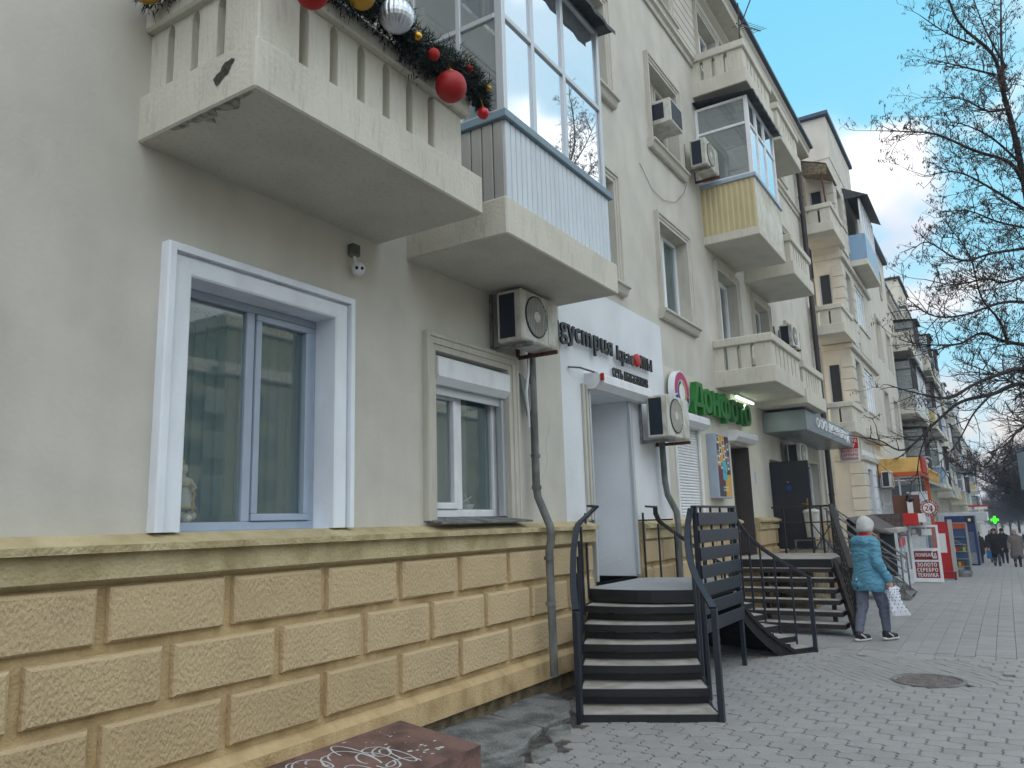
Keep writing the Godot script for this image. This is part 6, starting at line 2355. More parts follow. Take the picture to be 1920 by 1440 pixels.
func shops() -> void:
	# orange and yellow shop porch
	var t := thing("shop_porch", "glazed shop porch with yellow fascia, orange frame and red corner sign", "shop porch", Vector3(1.4, gy(-29.5), -29.5))
	mat("fascia_yellow", Color(0.86, 0.70, 0.40), 0.6, "mottle_warm", Vector3(0.4, 0.4, 0.4))
	mat("frame_orange", Color(0.72, 0.32, 0.12), 0.5)
	var mb := MB.new()
	mb.b2(Vector3(0.83, 3.04, -31.0), Vector3(2.06, 3.50, -28.0), 0.008)
	part("fascia", mb, M.fascia_yellow, t)
	mb = MB.new()
	mb.b2(Vector3(0.83, 2.90, -31.02), Vector3(2.08, 3.04, -27.98), 0.006)
	part("fascia_band", mb, M.frame_orange, t)
	mb = MB.new()
	mb.b2(Vector3(2.06, 3.02, -29.9), Vector3(2.12, 3.54, -28.2), 0.006)
	part("red_sign", mb, M.red, t)
	for p in [Vector2(1.98, -30.9), Vector2(2.0, -28.1)]:
		mb = MB.new()
		var wd := 0.16 if p.y < -30 else 0.05
		mb.b2(Vector3(p.x - wd * 0.5, gy(p.y) - 0.1, p.y - wd), Vector3(p.x + wd * 0.5, 2.90, p.y + 0.0), 0.004)
		part("pillar", mb, M.frame_orange if p.y < -30 else M.aluminium, t)
	mb = MB.new()
	mb.b2(Vector3(0.83, gy(-28) - 0.3, -28.08), Vector3(1.97, 0.95, -28.02))
	part("base_wall", mb, M.plaster_white, t)
	for r in [[0.83, 0.95, 1.97, 1.0], [0.83, 2.0, 1.97, 2.05], [0.83, 2.85, 1.97, 2.90], [0.83, 1.0, 0.88, 2.85], [1.38, 1.0, 1.43, 2.85]]:
		mb = MB.new()
		mb.b2(Vector3(r[0], r[1], -28.07), Vector3(r[2], r[3], -28.03))
		part("glazing_bar", mb, M.aluminium, t)
	for r in [[0.88, 1.0, 1.38, 2.0], [1.43, 1.0, 1.97, 2.0], [0.88, 2.05, 1.38, 2.85], [1.43, 2.05, 1.97, 2.85]]:
		mb = MB.new()
		mb.quad(Vector3(r[0], r[1], -28.05), Vector3(r[2], r[1], -28.05), Vector3(r[2], r[3], -28.05), Vector3(r[0], r[3], -28.05), Vector3(0, 0, 1))
		part("pane", mb, M.glass_clear, t)
	mb = MB.new()
	mb.quad(Vector3(1.98, 0.0, -28.1), Vector3(1.98, 0.0, -30.8), Vector3(1.98, 2.88, -30.8), Vector3(1.98, 2.88, -28.1), Vector3.RIGHT)
	part("pane", mb, M.glass_clear, t)
	# pawnshop kiosk over the basement steps
	t = thing("pawnshop_kiosk", "low white framed basement entrance kiosk of the pawnshop", "kiosk", Vector3(1.35, gy(-24.5), -24.5))
	var g := gy(-24.5)
	mb = MB.new()
	mb.b2(Vector3(0.85, g - 0.2, -26.0), Vector3(1.72, 0.10, -22.9), 0.006)
	part("base_wall", mb, M.siding, t)
	mb = MB.new()
	mb.b2(Vector3(0.85, 1.22, -26.0), Vector3(1.74, 1.34, -22.9), 0.006)
	part("roof_slab", mb, M.siding_side, t)
	for p in [Vector2(1.68, -22.94), Vector2(1.68, -23.9), Vector2(1.68, -24.9), Vector2(1.68, -25.96), Vector2(1.25, -22.94), Vector2(0.88, -22.94)]:
		mb = MB.new()
		mb.b2(Vector3(p.x - 0.035, 0.10, p.y - 0.035), Vector3(p.x + 0.035, 1.22, p.y + 0.035), 0.004)
		part("post", mb, M.siding, t)
	for r in [[-22.94, -23.9], [-23.9, -24.9], [-24.9, -25.96]]:
		mb = MB.new()
		mb.quad(Vector3(1.68, 0.1, r[0]), Vector3(1.68, 0.1, r[1]), Vector3(1.68, 1.22, r[1]), Vector3(1.68, 1.22, r[0]), Vector3.RIGHT)
		part("pane", mb, M.glass_window, t)
	for r in [[0.91, 1.22], [1.28, 1.65]]:
		mb = MB.new()
		mb.b2(Vector3(r[0], 0.1, -22.96), Vector3(r[1], 1.22, -22.92))
		part("dark_pane", mb, M.navy_dark, t)
	# awning
	var a := thing("brown_awning", "sagging dark brown awning sheet beside the pawnshop kiosk", "awning", Vector3(1.3, 1.1, -22.0))
	mat("awning_brown", Color(0.34, 0.29, 0.29), 0.6, "worn", Vector3(0.7, 0.7, 0.7))
	mb = MB.new()
	var n := 8
	for i in n:
		var u := float(i) / n
		var v := float(i + 1) / n
		var A := Vector3(0.75, 1.66, -21.2).lerp(Vector3(1.0, 1.72, -24.4), u)
		var B := Vector3(0.75, 1.66, -21.2).lerp(Vector3(1.0, 1.72, -24.4), v)
		var C := Vector3(1.22, 1.48, -21.2).lerp(Vector3(1.86, 1.14, -24.2), v) - Vector3(0, 0.06 * sin(PI * v), 0)
		var D := Vector3(1.22, 1.48, -21.2).lerp(Vector3(1.86, 1.14, -24.2), u) - Vector3(0, 0.06 * sin(PI * u), 0)
		mb.quad(A, D, C, B, Vector3.UP)
		mb.quad(D, C, C - Vector3(0, 0.05, 0), D - Vector3(0, 0.05, 0), Vector3.RIGHT)
	part("sheet", mb, M.awning_brown, a)
	mb = MB.new()
	mb.b2(Vector3(0.82, 0.9, -25.4), Vector3(1.66, 1.72, -25.2), 0.004)
	part("side_board", mb, M.awning_brown, a)
	mb = MB.new()
	mb.quad(Vector3(0.76, 0.2, -21.3), Vector3(0.9, 0.2, -24.3), Vector3(1.0, 1.70, -24.3), Vector3(0.76, 1.62, -21.3), Vector3.RIGHT)
	part("back_board", mb, M.black, a)
	# pinkish signs under the awning
	var ps := thing("small_red_sign", "pair of small pinkish red signs under the awning edge of the kiosk", "sign", Vector3(1.7, 0.95, -23.6))
	mat("pink_sign", Color(0.68, 0.30, 0.32), 0.5)
	for z in [-23.05, -23.75]:
		mb = MB.new()
		mb.b2(Vector3(1.73, 0.86, z - 0.55), Vector3(1.76, 1.06, z), 0.004)
		part("board", mb, M.pink_sign if z > -23.4 else M.red, ps)
	# pawnshop door standing open
	t = thing("pawnshop_door", "open white framed door with dark red pawnshop print at the kiosk", "door", Vector3(2.08, gy(-26), -25.9))
	var yb := gy(-26) + 0.03
	var yt := 1.36
	mb = MB.new()
	mb.b2(Vector3(1.70, yb, -25.93), Vector3(1.76, yt, -25.88), 0.004)
	mb.b2(Vector3(2.42, yb, -25.93), Vector3(2.48, yt, -25.88), 0.004)
	mb.b2(Vector3(1.76, yb, -25.929), Vector3(2.42, yb + 0.06, -25.881), 0.004)
	mb.b2(Vector3(1.76, yt - 0.06, -25.929), Vector3(2.42, yt, -25.881), 0.004)
	mb.b2(Vector3(1.76, 0.02, -25.92), Vector3(2.42, 0.70, -25.89))
	mb.b2(Vector3(1.76, yb + 0.06, -25.92), Vector3(2.42, 0.02, -25.889))
	part("frame", mb, M.pvc_white, t)
	mb = MB.new()
	mb.quad(Vector3(1.76, 0.70, -25.905), Vector3(2.42, 0.70, -25.905), Vector3(2.42, yt - 0.06, -25.905), Vector3(1.76, yt - 0.06, -25.905), Vector3(0, 0, 1))
	part("pane", mb, M.glass_window, t)
	for r in [[1.79, 0.84, 0.16, 0.26], [2.05, 1.07, 0.26, 0.18], [1.79, 1.13, 0.12, 0.12]]:
		mb = MB.new()
		mb.b2(Vector3(r[0], r[1], -25.90), Vector3(r[0] + r[2], r[1] + r[3], -25.897))
		part("paper_notice", mb, M.white_print, t)
	for r in [[0.37, 0.62], [yb + 0.12, 0.31]]:
		mb = MB.new()
		mb.b2(Vector3(1.785, r[0], -25.888), Vector3(2.40, r[1], -25.880))
		part("print_panel", mb, M.dark_red, t)
	lettering("letters", "ЛОМБАРД", 0.56, 0.13, 0.006, Vector3(1.81, 0.43, -25.88), CAMWARD, M.white_print, t)
	lettering("letters", "ЗОЛОТО", 0.52, 0.11, 0.006, Vector3(1.83, 0.175, -25.88), CAMWARD, M.white_print, t)
	lettering("letters", "СЕРЕБРО", 0.54, 0.11, 0.006, Vector3(1.82, 0.03, -25.88), CAMWARD, M.white_print, t)
	lettering("letters", "ТЕХНИКА", 0.54, 0.11, 0.006, Vector3(1.82, yb + 0.15, -25.88), CAMWARD, M.white_print, t)
	mb = MB.new()
	mb.tube([Vector3(2.36, 0.62, -25.87), Vector3(2.28, 0.62, -25.84), Vector3(2.25, 0.52, -25.83), Vector3(2.28, 0.42, -25.84), Vector3(2.36, 0.42, -25.87)], 0.014, 6)
	part("handle", mb, M.pvc_white, t)
	# things on top of the kiosk
	mb = MB.new()
	mb.b2(Vector3(1.60, 1.38, -25.9), Vector3(2.06, 1.72, -25.3), 0.006)
	solo("red_box", mb, mat("orange_red", Color(0.72, 0.10, 0.03), 0.45), "bright orange red sign box on top of the kiosk above its door", "sign box", Vector3(1.83, 1.38, -25.6))
	mb = MB.new()
	mb.b2(Vector3(2.061, 1.45, -25.85), Vector3(2.22, 1.70, -25.3), 0.006)
	solo("white_box", mb, M.pvc_white, "small white box fixed to the right end of the red sign box", "box", Vector3(2.14, 1.45, -25.6))
	mb = MB.new()
	mb.b2(Vector3(1.34, 1.36, -26.25), Vector3(2.08, 2.26, -26.2))
	solo("brown_board", mb, mat("cardboard", Color(0.40, 0.27, 0.20), 0.85, "mottle", Vector3(1, 1, 1)), "large plain brown board standing behind the red box on the kiosk", "board", Vector3(1.7, 1.36, -26.22))
	mb = MB.new()
	mb.b2(Vector3(1.72, 1.36, -26.62), Vector3(2.28, 2.36, -26.56))
	solo("white_board", mb, M.siding, "tall white board behind the brown board and the round sign", "board", Vector3(2.0, 1.36, -26.6))
	mb = MB.new()
	mb.b2(Vector3(1.74, 1.38, -26.16), Vector3(1.89, 2.10, -26.08), 0.004)
	solo("white_post", mb, M.pvc_white, "narrow white post in front of the brown board with a dark bag on top", "post", Vector3(1.81, 1.38, -26.1))
	mb = MB.new()
	mb.ball(Vector3(1.83, 2.13, -26.1), Vector3(0.11, 0.09, 0.07), 10, 8)
	mb.ball(Vector3(1.79, 2.22, -26.1), Vector3(0.06, 0.09, 0.05), 10, 8)
	solo("black_bag", mb, M.black, "crumpled black plastic bag on top of the narrow white post", "bag", Vector3(1.83, 2.09, -26.1))
	# round sign
	t = thing("round_sign", "round red and white sign with the number 24 on the kiosk", "sign", Vector3(2.33, 1.6, -25.8))
	mb = MB.new()
	var up := Basis(Vector3.RIGHT, PI / 2)
	mb.lathe([Vector2(0.245, 0.0), Vector2(0.245, 0.05), Vector2(0.0, 0.05)], Vector3(2.33, 1.85, -25.84), 36, up)
	part("disc", mb, M.dark_red, t)
	mb = MB.new()
	mb.lathe([Vector2(0.155, 0.0), Vector2(0.155, 0.054), Vector2(0.0, 0.054)], Vector3(2.33, 1.85, -25.84), 32, up)
	part("inner_disc", mb, M.white_print, t)
	lettering("number", "24", 0.22, 0.16, 0.006, Vector3(2.22, 1.77, -25.785), CAMWARD, M.dark_red, t)
	var ring := "КОМБАРД•КРУГЛОСУТОЧНО•"
	for i in ring.length():
		var an := PI * 0.95 - TAU * i / ring.length()
		var dirv := Vector3(cos(an), sin(an), 0)
		var bs := Basis(Vector3(0, 0, 1), an - PI / 2)
		lettering("letter", "Л" if i == 0 else ring[i], 0.035, 0.05, 0.004, Vector3(2.33, 1.85, -25.788) + dirv * 0.178 - bs.x * 0.0175, bs, M.white_print, t)
	# hanging pawnshop sign with red print
	t = thing("hanging_sign", "square red and white hanging sign at the end of the steel canopy", "sign", Vector3(0.75, 3.2, -23.2))
	mb = MB.new()
	mb.b2(Vector3(0.50, 3.16, -23.02), Vector3(1.02, 3.82, -22.95), 0.004)
	part("board", mb, M.white_print, t)
	mb = MB.new()
	mb.b2(Vector3(0.51, 3.52, -22.949), Vector3(1.01, 3.81, -22.943))
	part("red_panel", mb, M.red, t)
	lettering("letters", "ЛОМБАРД", 0.44, 0.09, 0.005, Vector3(0.54, 3.69, -22.942), CAMWARD, M.white_print, t)
	lettering("letters", "24/7", 0.30, 0.11, 0.005, Vector3(0.62, 3.545, -22.942), CAMWARD, M.white_print, t)
	for k in 3:
		lettering("letters", ["ЗОЛОТО", "СЕРЕБРО", "ТЕХНИКА"][k], 0.44, 0.08, 0.005, Vector3(0.54, 3.42 - k * 0.105, -22.948), CAMWARD, M.red, t)
	# poster stand and red bench
	t = thing("red_poster_stand", "tall red poster stand with a pale panel beyond the open kiosk door", "poster stand", Vector3(2.42, gy(-28.5), -28.5))
	mb = MB.new()
	mb.b2(Vector3(2.24, gy(-28.5) + 0.02, -28.53), Vector3(2.60, 1.42, -28.48), 0.004)
	part("board", mb, M.red, t)
	mb = MB.new()
	mb.b2(Vector3(2.28, 0.45, -28.479), Vector3(2.50, 1.05, -28.474))
	part("panel", mb, M.white_print, t)
	mb = MB.new()
	mb.b2(Vector3(2.60, gy(-28.5), -28.56), Vector3(2.72, 1.48, -28.45), 0.004)
	part("side_post", mb, M.siding_side, t)
	t = thing("red_bench", "low dark red bench at the foot of the red poster stand", "bench", Vector3(2.5, gy(-28), -28.0))
	mb = MB.new()
	mb.b2(Vector3(2.25, gy(-28) + 0.20, -28.1), Vector3(2.72, gy(-28) + 0.25, -27.8), 0.006)
	part("seat", mb, M.dark_red, t)
	for x in [2.3, 2.67]:
		mb = MB.new()
		mb.b2(Vector3(x - 0.03, gy(-28), -28.05), Vector3(x + 0.03, gy(-28) + 0.2, -27.85))
		part("leg", mb, M.dark_red, t)
	# blue kiosk with goods
	t = thing("blue_kiosk", "blue kiosk front with orange header and small shelves of goods", "kiosk", Vector3(2.6, gy(-33), -33.2))
	mb = MB.new()
	mb.b2(Vector3(1.5, gy(-33) - 0.05, -34.6), Vector3(2.9, 1.3, -33.0), 0.006)
	part("body", mb, mat("kiosk_blue", Color(0.20, 0.33, 0.50), 0.4), t)
	mb = MB.new()
	mb.b2(Vector3(2.38, 1.10, -33.0), Vector3(2.92, 1.30, -32.95), 0.004)
	part("header", mb, M.frame_orange, t)
	for k in 5:
		mb = MB.new()
		mb.b2(Vector3(2.42, -0.25 + k * 0.26, -33.0), Vector3(2.86, -0.235 + k * 0.26, -32.9))
		part("shelf", mb, M.siding_side, t)
	mat("goods_green", Color(0.10, 0.38, 0.18), 0.5)
	mat("goods_yellow", Color(0.80, 0.66, 0.12), 0.5)
	for k in 8:
		mb = MB.new()
		mb.b2(Vector3(2.44 + (k % 4) * 0.1, -0.232 + (k / 4) * 0.52, -32.98), Vector3(2.52 + (k % 4) * 0.1, -0.08 + (k / 4) * 0.52, -32.92))
		part("packet", mb, [M.goods_green, M.goods_yellow, M.red][k % 3], t)
	mb = MB.new()
	mb.b2(Vector3(2.90, gy(-33), -33.05), Vector3(2.96, 1.28, -32.95))
	part("post", mb, M.siding_side, t)
	# dark shop front, blue shop front, white canopy
	mb = MB.new()
	mb.b2(Vector3(0.85, gy(-35) - 0.2, -37.5), Vector3(1.6, 2.7, -31.2), 0.01)
	solo("dark_shopfront", mb, M.navy_dark, "tall dark shop front between the orange porch and the blue kiosk", "shop front", Vector3(1.2, gy(-34), -34.4))
	mb = MB.new()
	mb.extrude(PackedVector2Array([Vector2(0.8, 2.72), Vector2(2.05, 2.75), Vector2(2.05, 2.85), Vector2(0.8, 2.9)]), Vector3(0, 0, -38), Vector3.RIGHT, Vector3.UP, Vector3(0, 0, 6.7))
	var dc := solo("shop_canopy", mb, M.siding_side, "thin grey canopy slab behind the orange shop porch", "canopy", Vector3(1.4, 2.7, -34.6))
	for k in 7:
		mb = MB.new()
		mb.b2(Vector3(1.98, 2.85, -31.8 - k * 0.9), Vector3(2.03, 3.25, -31.75 - k * 0.9))
		part("rail_post", mb, M.fascia_yellow, dc)
	mb = MB.new()
	mb.b2(Vector3(1.97, 3.25, -37.6), Vector3(2.04, 3.32, -31.5))
	part("rail", mb, M.fascia_yellow, dc)
	mb = MB.new()
	mb.b2(Vector3(1.7, gy(-43) - 0.2, -45.0), Vector3(2.95, 1.5, -42.5), 0.01)
	var bs2 := solo("blue_shopfront", mb, mat("shop_blue", Color(0.12, 0.18, 0.38), 0.4), "deep blue shop front behind the walking people", "shop front", Vector3(2.0, gy(-43), -43))
	mb = MB.new()
	mb.b2(Vector3(2.0, -0.7, -42.49), Vector3(2.85, 0.75, -42.46))
	part("window", mb, M.glass_film, bs2)
	t = thing("round_black_sign", "black hanging sign board with a white blot on the blue shop", "sign", Vector3(2.75, 1.2, -40.5))
	mb = MB.new()
	mb.b2(Vector3(2.62, 1.16, -40.55), Vector3(2.98, 1.52, -40.48), 0.02)
	part("board", mb, M.black, t)
	mb = MB.new()
	mb.ball(Vector3(2.80, 1.33, -40.475), Vector3(0.06, 0.07, 0.012), 12, 8)
	part("mark", mb, M.white_print, t)
	mb = MB.new()
	mb.b2(Vector3(1.2, 1.2, -50), Vector3(3.4, 1.65, -46.5), 0.01)
	var wc := solo("white_canopy", mb, M.siding, "white shop canopy far down the row", "canopy", Vector3(2.3, 1.2, -48))
	mb = MB.new()
	mb.b2(Vector3(1.2, gy(-48) - 0.2, -50), Vector3(2.6, 1.2, -46.6))
	part("shop_front", mb, M.siding_side, wc)
	t = thing("pharmacy_cross", "lit green pharmacy cross sign far down the street", "sign", Vector3(3.64, 1.0, -50))
	var gl := StandardMaterial3D.new()
	gl.albedo_color = Color(0.2, 0.9, 0.2)
	gl.emission_enabled = true
	gl.emission = Color(0.25, 0.95, 0.15)
	gl.emission_energy_multiplier = 0.35
	mb = MB.new()
	mb.b2(Vector3(3.48, 1.14, -50.03), Vector3(3.86, 1.26, -49.97))
	mb.b2(Vector3(3.61, 1.01, -50.031), Vector3(3.73, 1.39, -49.969))
	part("cross_lamp", mb, gl, t)
	mb = MB.new()
	mb.b2(Vector3(1.5, 1.18, -50.02), Vector3(3.48, 1.22, -49.98))
	part("arm", mb, M.grey_steel, t)
	var ol := OmniLight3D.new()
	ol.name = "cross_light"
	ol.light_color = Color(0.3, 1.0, 0.2)
	ol.light_energy = 0.02
	ol.omni_range = 6.0
	ol.omni_attenuation = 2.0
	ol.light_size = 0.15
	ol.shadow_enabled = true
	ol.position = Vector3(3.67, 1.2, -49.8)
	add_child(ol)
	t = thing("striped_awning", "small red and white scalloped awning far down the row", "awning", Vector3(3.1, 1.8, -48))
	for k in 5:
		mb = MB.new()
		mb.b2(Vector3(2.85 + k * 0.12, 1.78, -48.0), Vector3(2.96 + k * 0.12, 1.92, -47.95))
		part("scallop", mb, M.white_print, t)
	mb = MB.new()
	mb.b2(Vector3(2.6, 1.92, -48.5), Vector3(3.48, 2.02, -47.95))
	part("roof", mb, M.red, t)
	# steps with rail before the blue kiosk
	t = thing("kiosk_steps", "low pale concrete steps with a thin grey rail by the red poster stand", "steps", Vector3(2.75, gy(-30), -30.2))
	for k in 3:
		mb = MB.new()
		mb.b2(Vector3(2.2, gy(-30) - 0.05, -31.5 + k * 0.0), Vector3(3.0 - k * 0.22, gy(-30) + 0.12 + k * 0.12, -29.9 - k * 0.02), 0.006)
		part("step", mb, M.cracked, t)
	mb = MB.new()
	mb.bar(Vector3(2.3, 1.0, -30.2), Vector3(3.0, 0.55, -30.2), 0.03, 0.03)
	mb.bar(Vector3(3.0, 0.55, -30.2), Vector3(3.0, gy(-30), -30.21), 0.03, 0.03)
	part("rail", mb, M.grey_steel, t)
	# traffic board at the right edge
	t = thing("street_sign_board", "grey back of a street sign board on a post at the right edge", "sign", Vector3(5.15, gy(-40), -40))
	mb = MB.new()
	mb.b2(Vector3(4.92, 2.55, -40.03), Vector3(5.75, 4.35, -39.98), 0.01)
	part("board", mb, mat("sign_back", Color(0.36, 0.42, 0.46), 0.5), t)
	mb = MB.new()
	mb.tube([Vector3(5.3, gy(-40), -40.08), Vector3(5.3, 4.4, -40.08)], 0.04, 8)
	part("post", mb, M.grey_steel, t)
	# air conditioners on the corner building
	var src: Node3D = get_node("air_conditioner")
	copy(src, Vector3(0.95, 2.56, -27.9), 0.0, "air conditioner with dark side on the white painted pier wall", "air conditioners on the walls")
	copy(src, Vector3(0.95, 3.0, -31.6), 0.0, "air conditioner just above the yellow shop fascia", "air conditioners on the walls")

func opposite_side() -> void:
	# the far side of the street, seen only as a reflection in the panes
	var bld := thing("opposite_building", "yellow building with a square corner tower across the street, reflected in the window", "building", Vector3(36, 0, -20))
	mat("plaster_yellow", Color(0.53, 0.53, 0.45), 0.9)
	var mb := MB.new()
	mb.b2(Vector3(34.0, -1, -70), Vector3(46, 11.4, 30))
	part("wall", mb, M.plaster_yellow, bld)
	mb = MB.new()
	mb.b2(Vector3(33.2, -1, -44), Vector3(40, 14.4, -28.6))
	part("tower", mb, M.plaster_yellow, bld)
	mb = MB.new()
	mb.b2(Vector3(33.5, 10.9, -70), Vector3(34, 11.7, 30), 0.05)
	mb.b2(Vector3(32.8, 10.9, -44.4), Vector3(33.2, 11.6, -28.2), 0.05)
	mb.b2(Vector3(32.9, 13.8, -44.3), Vector3(40.3, 14.6, -28.3), 0.05)
	part("cornice", mb, M.trim, bld)
	for i in 24:
		for f in 4:
			var z := 28.0 - i * 4.0
			var x := 33.18 if z < -27.5 and z > -43.5 else 33.98
			mb = MB.new()
			mb.b2(Vector3(x - 0.06, 0.9 + f * 2.55, z - 0.6), Vector3(x, 2.4 + f * 2.55, z + 0.7), 0.01)
			var w := part("window", mb, M.curtain, bld)
			mb = MB.new()
			mb.b2(Vector3(x - 0.08, 1.0 + f * 2.55, z - 0.5), Vector3(x - 0.059, 2.3 + f * 2.55, z + 0.6))
			part("pane", mb, mat("pane_far", Color(0.27, 0.30, 0.31), 0.3), w)

func street_end() -> void:
	var bld := thing("end_building", "grey buildings closing the far end of the street behind the trees", "building", Vector3(12, gy(-225), -230))
	var g := gy(-225)
	for b in [[-14.0, 6.0, 9.0], [6.0, 15.0, 11.5], [15.0, 40.0, 8.5]]:
		var mb := MB.new()
		mb.b2(Vector3(b[0], g - 1.0, -240), Vector3(b[1], g + b[2], -225.0 - b[2] * 0.2))
		part("wall", mb, M.siding_side, bld)

# ---------------------------------------------------------------- people
# bones: [a, b, radius at a, radius at b] or with a fifth entry, a vector by which space is squeezed round a
func net(bones: Array, cell: float, k: float) -> MB:
	var lo := Vector3.INF
	var hi := -Vector3.INF
	for b in bones:
		var r: float = maxf(b[2], b[3]) + k + cell * 2.0
		for p in [b[0], b[1]]:
			lo = lo.min(p - Vector3.ONE * r)
			hi = hi.max(p + Vector3.ONE * r)
	var n := Vector3i(((hi - lo) / cell).ceil()) + Vector3i.ONE
	var f := PackedFloat32Array()
	f.resize(n.x * n.y * n.z)
	f.fill(1.0)
	for b in bones:
		var a: Vector3 = b[0]
		var e: Vector3 = b[1]
		var ra: float = b[2]
		var rb: float = b[3]
		var sq: Vector3 = b[4] if b.size() > 4 else Vector3.ONE
		var ab := (e - a) * sq
		var l2 := maxf(ab.length_squared(), 1e-9)
		var r := maxf(ra, rb) + k + cell * 1.5
		var i0 := Vector3i(((a.min(e) - Vector3.ONE * r - lo) / cell).floor()).max(Vector3i.ZERO)
		var i1 := Vector3i(((a.max(e) + Vector3.ONE * r - lo) / cell).ceil()).min(n - Vector3i.ONE)
		for z in range(i0.z, i1.z + 1):
			for y in range(i0.y, i1.y + 1):
				var row := (z * n.y + y) * n.x
				for x in range(i0.x, i1.x + 1):
					var p := (lo + Vector3(x, y, z) * cell - a) * sq
					var t := clampf(p.dot(ab) / l2, 0.0, 1.0)
					var d := (p - ab * t).length() - lerpf(ra, rb, t)
					var o := f[row + x]
					var h := clampf(0.5 + 0.5 * (o - d) / k, 0.0, 1.0)
					f[row + x] = lerpf(o, d, h) - k * h * (1.0 - h)
	var mb := MB.new()
	var vid := {}
	var vs := PackedVector3Array()
	var ns := PackedVector3Array()
	var ox := [0, 1, 0, 1, 0, 1, 0, 1]
	var oy := [0, 0, 1, 1, 0, 0, 1, 1]
	var oz := [0, 0, 0, 0, 1, 1, 1, 1]
	var eds := [[0, 1], [2, 3], [4, 5], [6, 7], [0, 2], [1, 3], [4, 6], [5, 7], [0, 4], [1, 5], [2, 6], [3, 7]]
	for z in n.z - 1:
		for y in n.y - 1:
			for x in n.x - 1:
				var id := (z * n.y + y) * n.x + x
				var s0 := f[id] < 0.0
				var mixed := false
				var c := PackedFloat32Array()
				c.resize(8)
				for q in 8:
					c[q] = f[id + ox[q] + oy[q] * n.x + oz[q] * n.x * n.y]
					if (c[q] < 0.0) != s0:
						mixed = true
				if not mixed:
					continue
				var sum := Vector3.ZERO
				var cnt := 0
				for ed in eds:
					var u: float = c[ed[0]]
					var w: float = c[ed[1]]
					if (u < 0.0) != (w < 0.0):
						var t := u / (u - w)
						sum += Vector3(lerpf(ox[ed[0]], ox[ed[1]], t), lerpf(oy[ed[0]], oy[ed[1]], t), lerpf(oz[ed[0]], oz[ed[1]], t))
						cnt += 1
				vid[id] = vs.size()
				vs.append(lo + (Vector3(x, y, z) + sum / cnt) * cell)
				ns.append(Vector3(c[1] + c[3] + c[5] + c[7] - c[0] - c[2] - c[4] - c[6], c[2] + c[3] + c[6] + c[7] - c[0] - c[1] - c[4] - c[5], c[4] + c[5] + c[6] + c[7] - c[0] - c[1] - c[2] - c[3]).normalized())
	var st := [1, n.x, n.x * n.y]
	for id in vid:
		var x: int = id % n.x
		var y: int = (id / n.x) % n.y
		var z: int = id / (n.x * n.y)
		var at := [x, y, z]
		for ax in 3:
			var u: int = (ax + 1) % 3
			var w: int = (ax + 2) % 3
			if at[u] == 0 or at[w] == 0:
				continue
			if (f[id] < 0.0) == (f[id + st[ax]] < 0.0):
				continue
			var q := [id, id - st[u], id - st[u] - st[w], id - st[w]]
			if not (vid.has(q[1]) and vid.has(q[2]) and vid.has(q[3])):
				continue
			var i := [vid[q[0]], vid[q[1]], vid[q[2]], vid[q[3]]]
			mb.tris(vs[i[0]], vs[i[1]], vs[i[2]], ns[i[0]], ns[i[1]], ns[i[2]])
			mb.tris(vs[i[0]], vs[i[2]], vs[i[3]], ns[i[0]], ns[i[2]], ns[i[3]])
	return mb

# folds in cloth: push the skin in and out by noise and bend its normals to match
func crumple(mb: MB, amp: float, sc: Vector3, sd: int) -> MB:
	var f := FastNoiseLite.new()
	f.noise_type = FastNoiseLite.TYPE_SIMPLEX_SMOOTH
	f.seed = sd
	f.frequency = 1.0
	f.fractal_octaves = 3
	var e := 0.004
	for i in mb.v.size():
		var p := mb.v[i]
		var n := mb.n[i]
		var q := p * sc
		var v0 := 1.0 - absf(f.get_noise_3dv(q)) * 2.0
		var g := Vector3.ZERO
		for k in 3:
			var d := Vector3.ZERO
			d[k] = e
			g[k] = (1.0 - absf(f.get_noise_3dv((p + d) * sc)) * 2.0 - v0) / e
		mb.v[i] = p + n * (v0 - 0.5) * amp
		g -= n * g.dot(n)
		mb.n[i] = (n - g * amp * 0.8).normalized()
	return mb

func hand(wrist: Vector3, dir: Vector3, palm: Vector3, curl: float, s: float = 1.0) -> Array:
	# a palm, four unequal bent fingers and a thumb; palm: the way the palm faces
	dir = dir.normalized()
	palm = (palm - dir * palm.dot(dir)).normalized()
	var side := dir.cross(palm)
	var b := [[wrist, wrist + dir * 0.075 * s, 0.026 * s, 0.032 * s]]
	for k in 4:
		var o := wrist + dir * 0.082 * s + side * (k - 1.5) * 0.019 * s
		var l: float = [0.072, 0.08, 0.074, 0.058][k] * s
		var d1 := (dir * cos(curl * 0.5) + palm * sin(curl * 0.5))
		var d2 := (dir * cos(curl * 1.3) + palm * sin(curl * 1.3))
		var d3 := (dir * cos(curl * 2.0) + palm * sin(curl * 2.0))
		var p1 := o + d1 * l * 0.45
		var p2 := p1 + d2 * l * 0.32
		b.append([wrist + dir * 0.05 * s + side * (k - 1.5) * 0.016 * s, o, 0.012 * s, 0.010 * s])
		b.append([o, p1, 0.010 * s, 0.009 * s])
		b.append([p1, p2, 0.009 * s, 0.0085 * s])
		b.append([p2, p2 + d3 * l * 0.24, 0.0085 * s, 0.0075 * s])
	var t0 := wrist + dir * 0.025 * s - side * 0.024 * s
	var t1 := t0 + (dir * 0.7 - side * 0.6 + palm * 0.5).normalized() * 0.042 * s
	b.append([t0, t1, 0.013 * s, 0.011 * s])
	b.append([t1, t1 + (dir * 0.8 + palm * 0.7).normalized() * 0.03 * s, 0.011 * s, 0.009 * s])
	return b

